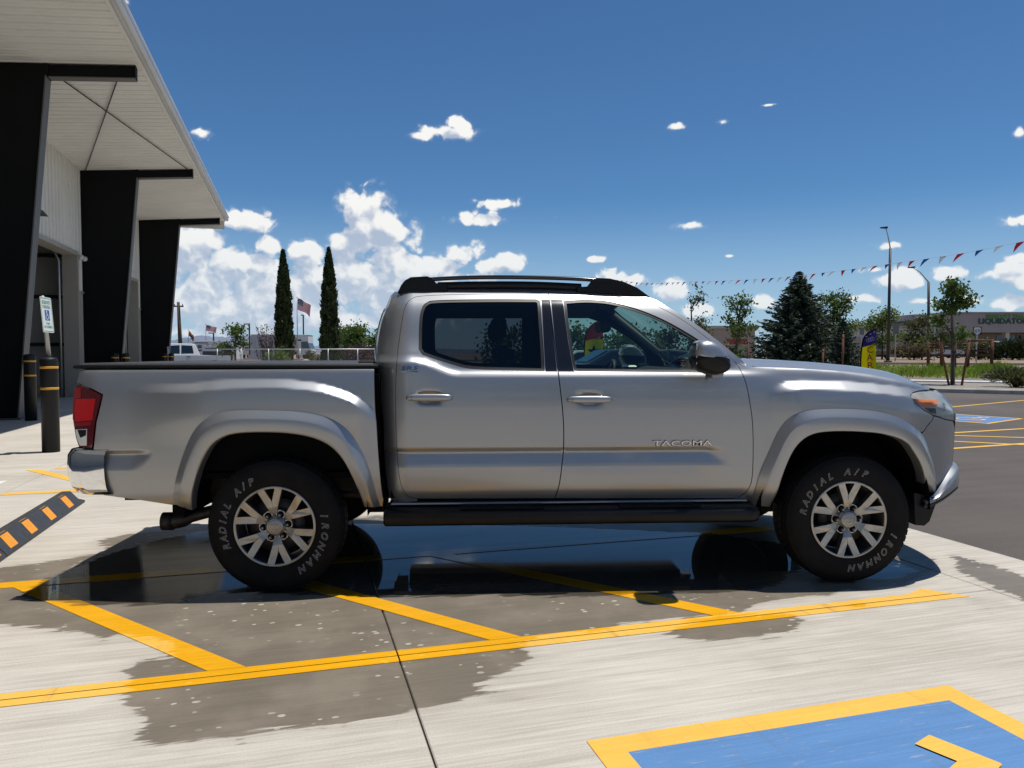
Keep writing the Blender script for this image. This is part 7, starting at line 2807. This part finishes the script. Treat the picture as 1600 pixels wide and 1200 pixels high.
# street lights
def street_light(label, px, Y, py_top, head_px, head_py, group='street lights', bare=0.0):
    b = on_ground(px[0], Y)
    t = thing('street_light', label, 'street light', b, 0, group)
    tp = at(px[1], py_top, Y) - b
    mb = MB()
    mb.tube([(0, 0, 0), tuple(tp)], [0.14 * Y / 60, 0.09 * Y / 60], 10)
    mb.build('pole', M_DKST if not bare else M_GALV, t)
    hd = at(head_px, head_py, Y) - b
    mb = MB()
    mb.tube([tuple(tp), tuple(tp + (hd - tp) * 0.55 + Vector((0, 0, 0.15))), tuple(hd)], [0.05 * Y / 60, 0.04 * Y / 60, 0.03 * Y / 60], 6)
    mb.build('arm', M_GALV, t)
    mb = MB()
    s_ = Y / 60
    mb.loft([[(hd.x - 0.42 * s_, -0.1, hd.z - 0.03), (hd.x - 0.42 * s_, 0.1, hd.z - 0.03), (hd.x - 0.42 * s_, 0.1, hd.z + 0.05), (hd.x - 0.42 * s_, -0.1, hd.z + 0.05)],
             [(hd.x + 0.1 * s_, -0.14, hd.z - 0.06), (hd.x + 0.1 * s_, 0.14, hd.z - 0.06), (hd.x + 0.1 * s_, 0.14, hd.z + 0.10), (hd.x + 0.1 * s_, -0.14, hd.z + 0.10)]], True, True)
    mb.build('lamp_head', M_DKST, t)
    mb = MB()
    mb.box((-0.22, -0.22, 0), (0.22, 0.22, 0.12), ch=0.02)
    mb.build('base_plate', M_DKST, t)
    return t


street_light('tall dark street light with a thin raised arm right of the feather flag', (1387, 1391), 60, 388, 1384, 356)
street_light('slimmer street light with an arm reaching left, beside the red stop sign', (1450.5, 1451), 68, 441, 1427, 418)

# road signs
def road_sign(name, label, px, Y, py0, py1, w, shape, m_, words=(), flipm=None):
    b = on_ground(px, Y)
    t = thing(name, label, 'sign', b, 0)
    zc_ = zat((py0 + py1) / 2, Y) - b.z
    hh = abs(zat(py0, Y) - zat(py1, Y)) / 2
    mb = MB()
    mb.tube([(0, 0.03, 0), (0, 0.03, zc_ + hh)], 0.04, 6)
    mb.build('sign_post', M_GALV, t)
    if shape == 'oct':
        pts = [(hh * math.cos(R(22.5 + 45 * k)) * 1.08, hh * math.sin(R(22.5 + 45 * k)) * 1.08) for k in range(8)]
    else:
        pts = [(-w / 2, -hh), (w / 2, -hh), (w / 2, hh), (-w / 2, hh)]
    mb = MB()
    mb.prism(pts, 0, 0.01, Matrix.Translation((0, 0, zc_)) @ Matrix.Rotation(R(90), 4, 'X'))
    pl = mb.build('sign_plate', m_, t)
    for body_, wd_, ht_, dz_, mm in words:
        v_, f_ = text_geo_fit(body_, wd_, ht_, 0.002)
        mb = MB()
        mb.add(v_, f_, False, Matrix.Translation((0, -0.018, zc_ + dz_)) @ Matrix.Rotation(R(90), 4, 'X'))
        mb.build('sign_lettering', mm, pl)
    return t


M_SRED = mat('stop_sign_red', (0.34, 0.015, 0.02), 0.5)
M_SBK = mat('sign_black', (0.01, 0.01, 0.012), 0.5)
M_SW2 = mat('road_sign_white', (0.72, 0.72, 0.72), 0.5)
M_SGY = mat('sign_back_grey', (0.16, 0.165, 0.17), 0.5, 0.3)
road_sign('stop_sign', 'red stop sign between the light pole and the staked young tree', 1459.5, 62, 492.5, 505, 0.7, 'oct', M_SRED, [('STOP', 0.50, 0.20, 0.0, M_SW2)])
road_sign('route_sign', 'black route marker sign with a white shield right of the young tree', 1525.5, 55, 510.5, 523.5, 0.62, 'rect', M_SBK, [('69', 0.34, 0.30, 0.0, M_SBK)])
rs = [o for o in bpy.data.objects if o.name.startswith('route_sign')][0]
zc_ = zat(517, 55) - rs.location.z
mb = MB()
mb.prism([(-0.24, 0.20), (-0.20, 0.26), (0.20, 0.26), (0.24, 0.20), (0.24, -0.08), (0.12, -0.24), (0.0, -0.29), (-0.12, -0.24), (-0.24, -0.08)], 0, 0.006, Matrix.Translation((0, -0.0105, zc_)) @ Matrix.Rotation(R(90), 4, 'X'))
mb.build('shield', M_SW2, rs)
road_sign('sign_back', 'plain grey back of a road sign left of the long store wall', 1398.5, 62, 505, 522, 0.50, 'rect', M_SGY)
road_sign('sign_back', 'small dark sign back just left of the feather flag', 1345.5, 70, 512, 523, 0.42, 'rect', M_SGY)
road_sign('warning_sign', 'small yellow plate low on the pipe fence', 1525, 60, 534.5, 537.5, 0.28, 'rect', M_TAPE)

# rusty pipe rail fence
M_PIPE = mat('rusty_pipe', (0.155, 0.060, 0.032), 0.85, var=0.3, vscale=4)


def pipe_fence(label, px0, px1, Y, py_top, py_base, rails, posts):
    b = on_ground(px0, Y)
    zb = zat(py_base, Y)
    b.z = gz(b)
    t = thing('pipe_fence', label, 'fence', b)
    L = (px1 - px0) / F_PX * Y
    for py in rails:
        mb = MB()
        z = zat(py, Y) - b.z
        mb.tube([(0, 0, z), (L, 0, z)], 0.075, 6)
        mb.build('rail', M_PIPE, t)
    H_ = zat(py_top, Y) - b.z
    for k in range(posts):
        mb = MB()
        x = L * k / (posts - 1)
        mb.tube([(x, 0, 0), (x, 0, H_)], 0.10, 8)
        mb.build('fence_post', M_PIPE, t)
    return t


pipe_fence('left stretch of rusty pipe fence behind the stakes', 1450, 1512, 49, 532, 562, (534, 539, 543, 555), 4)
pipe_fence('right stretch of rusty pipe fence beside the store', 1512, 1549, 48.5, 530, 560, (532, 548, 555), 2)

# store building across the road
M_STUC = mat('grey_stucco', (0.36, 0.335, 0.33), 0.9, var=0.06, vscale=0.4)
M_STUCL = mat('pale_stucco', (0.55, 0.54, 0.51), 0.9, var=0.06, vscale=0.4)
M_STUCT = mat('tan_stucco', (0.40, 0.345, 0.30), 0.9, var=0.06, vscale=0.4)
YB = 118.0
store = thing('store_building', 'long low grey store with green lettering on its raised front at the right edge', 'building', on_ground(1330, YB))
bx0 = store.location.x
bzb = store.location.z


def sx(px, Y=YB):
    return (px - 800) / F_PX * Y - bx0


def szz(py, Y=YB):
    return zat(py, Y) - bzb


def sbox(name, px0, px1, py_top, m_, y0=0.0, y1=12.0, py_bot=None, parent=None):
    mb = MB()
    mb.box((sx(px0), y0, 0.0 if py_bot is None else szz(py_bot)), (sx(px1), y1, szz(py_top)), ch=0.0)
    return mb.build(name, m_, parent or store)


sbox('long_wall', 1338, 1432, 508, M_STUCL, 2.0, 14, 526)
sbox('long_wall_base', 1338, 1432, 526, M_STUCT, 1.9, 14)
sbox('wall_coping', 1337, 1432, 506.8, M_STUC, 1.7, 14.2, 508.5)
sbox('tower_block', 1430, 1475, 497, M_STUC, 1.0, 12)
sbox('tower_canopy', 1417, 1478, 492, M_STUC, -1.5, 10, 501)
sbox('main_front', 1475, 1720, 489, M_STUC, 0.0, 16, 519.5)
sbox('main_coping', 1473, 1722, 487.5, M_STUC, -0.3, 16.2, 489.5)
sbox('recessed_wall', 1475, 1720, 520, M_STUCT, 4.0, 16)
for k, px in enumerate((1508, 1572, 1577, 1640, 1700)):
    if px == 1577:
        continue
    sbox('front_column', px, px + 6, 519.5, M_STUCL, 0.3, 1.3)
for px in (1582, 1592, 1602, 1612):
    fr_ = sbox('shop_window', px, px + 8.5, 523, M_CGLASS, 3.90, 3.99, 548)
    mb = MB()
    mb.box((sx(px - 0.6), 3.85, szz(549)), (sx(px), 3.98, szz(522)))
    mb.build('window_frame', M_STUCL, fr_)
sbox('shop_window', 1512, 1545, 524, M_CGLASS, 3.90, 3.99, 546)
M_GRN1 = mat('bright_green_letters', (0.10, 0.30, 0.03), 0.5)
M_GRN2 = mat('dark_green_letters', (0.008, 0.075, 0.045), 0.5)
for body_, x0, x1, y0, y1, mm in (('PRESCOTT VALLEY', 1539, 1607, 491.5, 497.5, M_GRN1), ('LIQUIDATORS', 1527, 1610, 497.5, 507.5, M_GRN2)):
    v_, f_ = text_geo_fit(body_, sx(x1) - sx(x0), szz(y0) - szz(y1), 0.06, bold=0.02)
    mb = MB()
    mb.add(v_, f_, False, Matrix.Translation(((sx(x0) + sx(x1)) / 2, -0.07, (szz(y0) + szz(y1)) / 2)) @ Matrix.Rotation(R(90), 4, 'X'))
    mb.build('store_lettering', mm, store)
# low building glimpsed left of the spruce
lowb = thing('low_building', 'low building with pale green roof edge left of the spruce', 'building', on_ground(1105, 95))
zt_ = zat(511, 95) - lowb.location.z
mb = MB()
mb.box((0, 0, 0), (6.0, 8, zt_ - 0.2))
mb.build('wall', M_STUCT, lowb)
mb = MB()
mb.box((-0.3, -0.5, zt_ - 0.2), (6.3, 8.3, zt_ + 0.15))
mb.build('roof', mat('pale_green_roof', (0.42, 0.50, 0.44), 0.6), lowb)
mb = MB()
mb.box((2.4, -0.04, zt_ * 0.45), (5.2, -0.001, zt_ * 0.62))
mb.build('red_sign_band', mat('red_band', (0.36, 0.05, 0.05), 0.6), lowb)

sedan('small silver car behind the pipe fence', on_ground(1474, 92), R(10), M_CARS, 'cars by the store')
pickup('pale pickup with red tail lamps by the store entrance', on_ground(1562, 84), R(155), M_CARW, group='cars by the store')
sedan('dark car beside the feather flag', on_ground(1362, 80), R(95), M_CARG, 'cars by the store')

# pennant string
M_PN = [cloth_mat('pennant_red', (0.50, 0.03, 0.04)), cloth_mat('pennant_blue', (0.02, 0.10, 0.36)), cloth_mat('pennant_white', (0.72, 0.72, 0.72))]
pen = thing('pennant_string', 'string of red, blue and white pennants sagging across the sky', 'pennants', (0, 0, 0))
pts_px = [(960, 437, 46), (1010, 442.5, 42), (1075, 440.5, 37), (1150, 438, 32.5), (1220, 433.5, 29), (1280, 427, 26), (1340, 419.5, 23.5), (1400, 411, 21.3), (1440, 405.5, 20), (1500, 396.5, 18.5), (1560, 385, 17.2), (1620, 373, 16)]
W3 = smooth_line([tuple(at(a, b, c)) for a, b, c in pts_px], 8)
mb = MB()
mb.tube(W3, 0.004, 4)
mb.build('cord', M_FW2, pen)
acc_, nxt, kk = 0.0, 0.3, 0
rg = np.random.default_rng(5)
for a, b in zip(W3, W3[1:]):
    a, b = Vector(a), Vector(b)
    L = (b - a).length
    while nxt < acc_ + L:
        q = a + (b - a) * ((nxt - acc_) / L)
        d = (b - a).normalized()
        sw = rg.uniform(0.25, 1.0)
        tip = q + d * (0.12 - 0.42 * sw) + Vector((0, 0.08 * rg.normal(), -0.12 - 0.10 * rg.uniform()))
        mb = MB()
        mid = (q + d * 0.1 + tip) / 2 + Vector((0, 0.02, 0.02))
        e0, e1 = q, q + d * 0.27
        mb.add([tuple(e0), tuple(e1), tuple((e1 + tip) / 2 + Vector((0, 0.015, 0.01))), tuple(tip), tuple((e0 + tip) / 2 + Vector((0, 0.015, 0.01)))], [(0, 1, 2, 4), (4, 2, 3)])
        mb.build('pennant', M_PN[kk % 3], pen)
        kk += 1
        nxt += 0.66
    acc_ += L

# grass bank across the road
rg = np.random.default_rng(8)
n_ = 90000
rr_ = rg.uniform(-75, 30, n_)
nn_ = 47.3 + (rg.uniform(0, 1, n_) ** 0.8) * 11.5
keep = rg.uniform(0, 1, n_) < np.clip(1.25 - (nn_ - 47) / 13 + 0.25 * np.sin(rr_ * 0.9) + 0.2 * np.sin(rr_ * 2.3), 0.05, 1)
rr_, nn_ = rr_[keep], nn_[keep]
zz = np.interp(nn_, [47, 60], [-0.05, 0.5])
base = np.stack([RN.x * nn_ + RD.x * rr_, RN.y * nn_ + RD.y * rr_, zz], 1)
hgt = rg.uniform(0.10, 0.36, len(base)) * (1 + 0.5 * np.sin(rr_ * 1.7))
ang = rg.uniform(0, 6.28, len(base))
wv = np.stack([np.cos(ang), np.sin(ang), np.zeros_like(ang)], 1) * 0.035
tipo = np.stack([rg.normal(size=len(base)) * 0.12, rg.normal(size=len(base)) * 0.12, hgt], 1)
o = quad_soup('grass', np.stack([base - wv, base + wv, base + tipo], 1), M_GRASS)
tag(o, 'bright green grass on the bank across the road', 'grass', kind='stuff')
# kerb of the far road edge
road_strip('far_kerb', [(60.6, 0.45), (60.6, 0.66), (61.0, 0.66), (61.0, 0.45)], -200, 120, mat('far_kerb_concrete', (0.50, 0.43, 0.36), 0.9), label='pale kerb along the top of the grass bank')

# unseen trees added behind the camera to give the reflective surfaces something to mirror
for k, (x, y, h, s_) in enumerate(((-14, -30, 7.5, 2.6), (-5, -34, 9.0, 3.2), (6, -31, 7.0, 2.8), (15, -36, 10.0, 3.6), (-25, -36, 9.0, 3.4), (26, -33, 8.0, 3.0))):
    broadleaf('reflection_tree', '%s unseen tree added behind the camera for reflections, counted from the left' % ('second', 'third', 'fourth', 'fifth', 'first', 'sixth')[k], 'tree', (x, y, -0.012), h, s_, M_LEAF_G, None, 2600, 0.28, 0.85, group='trees added behind the camera for reflections', seed=90 + k, n_main=10, trunk_frac=0.15)
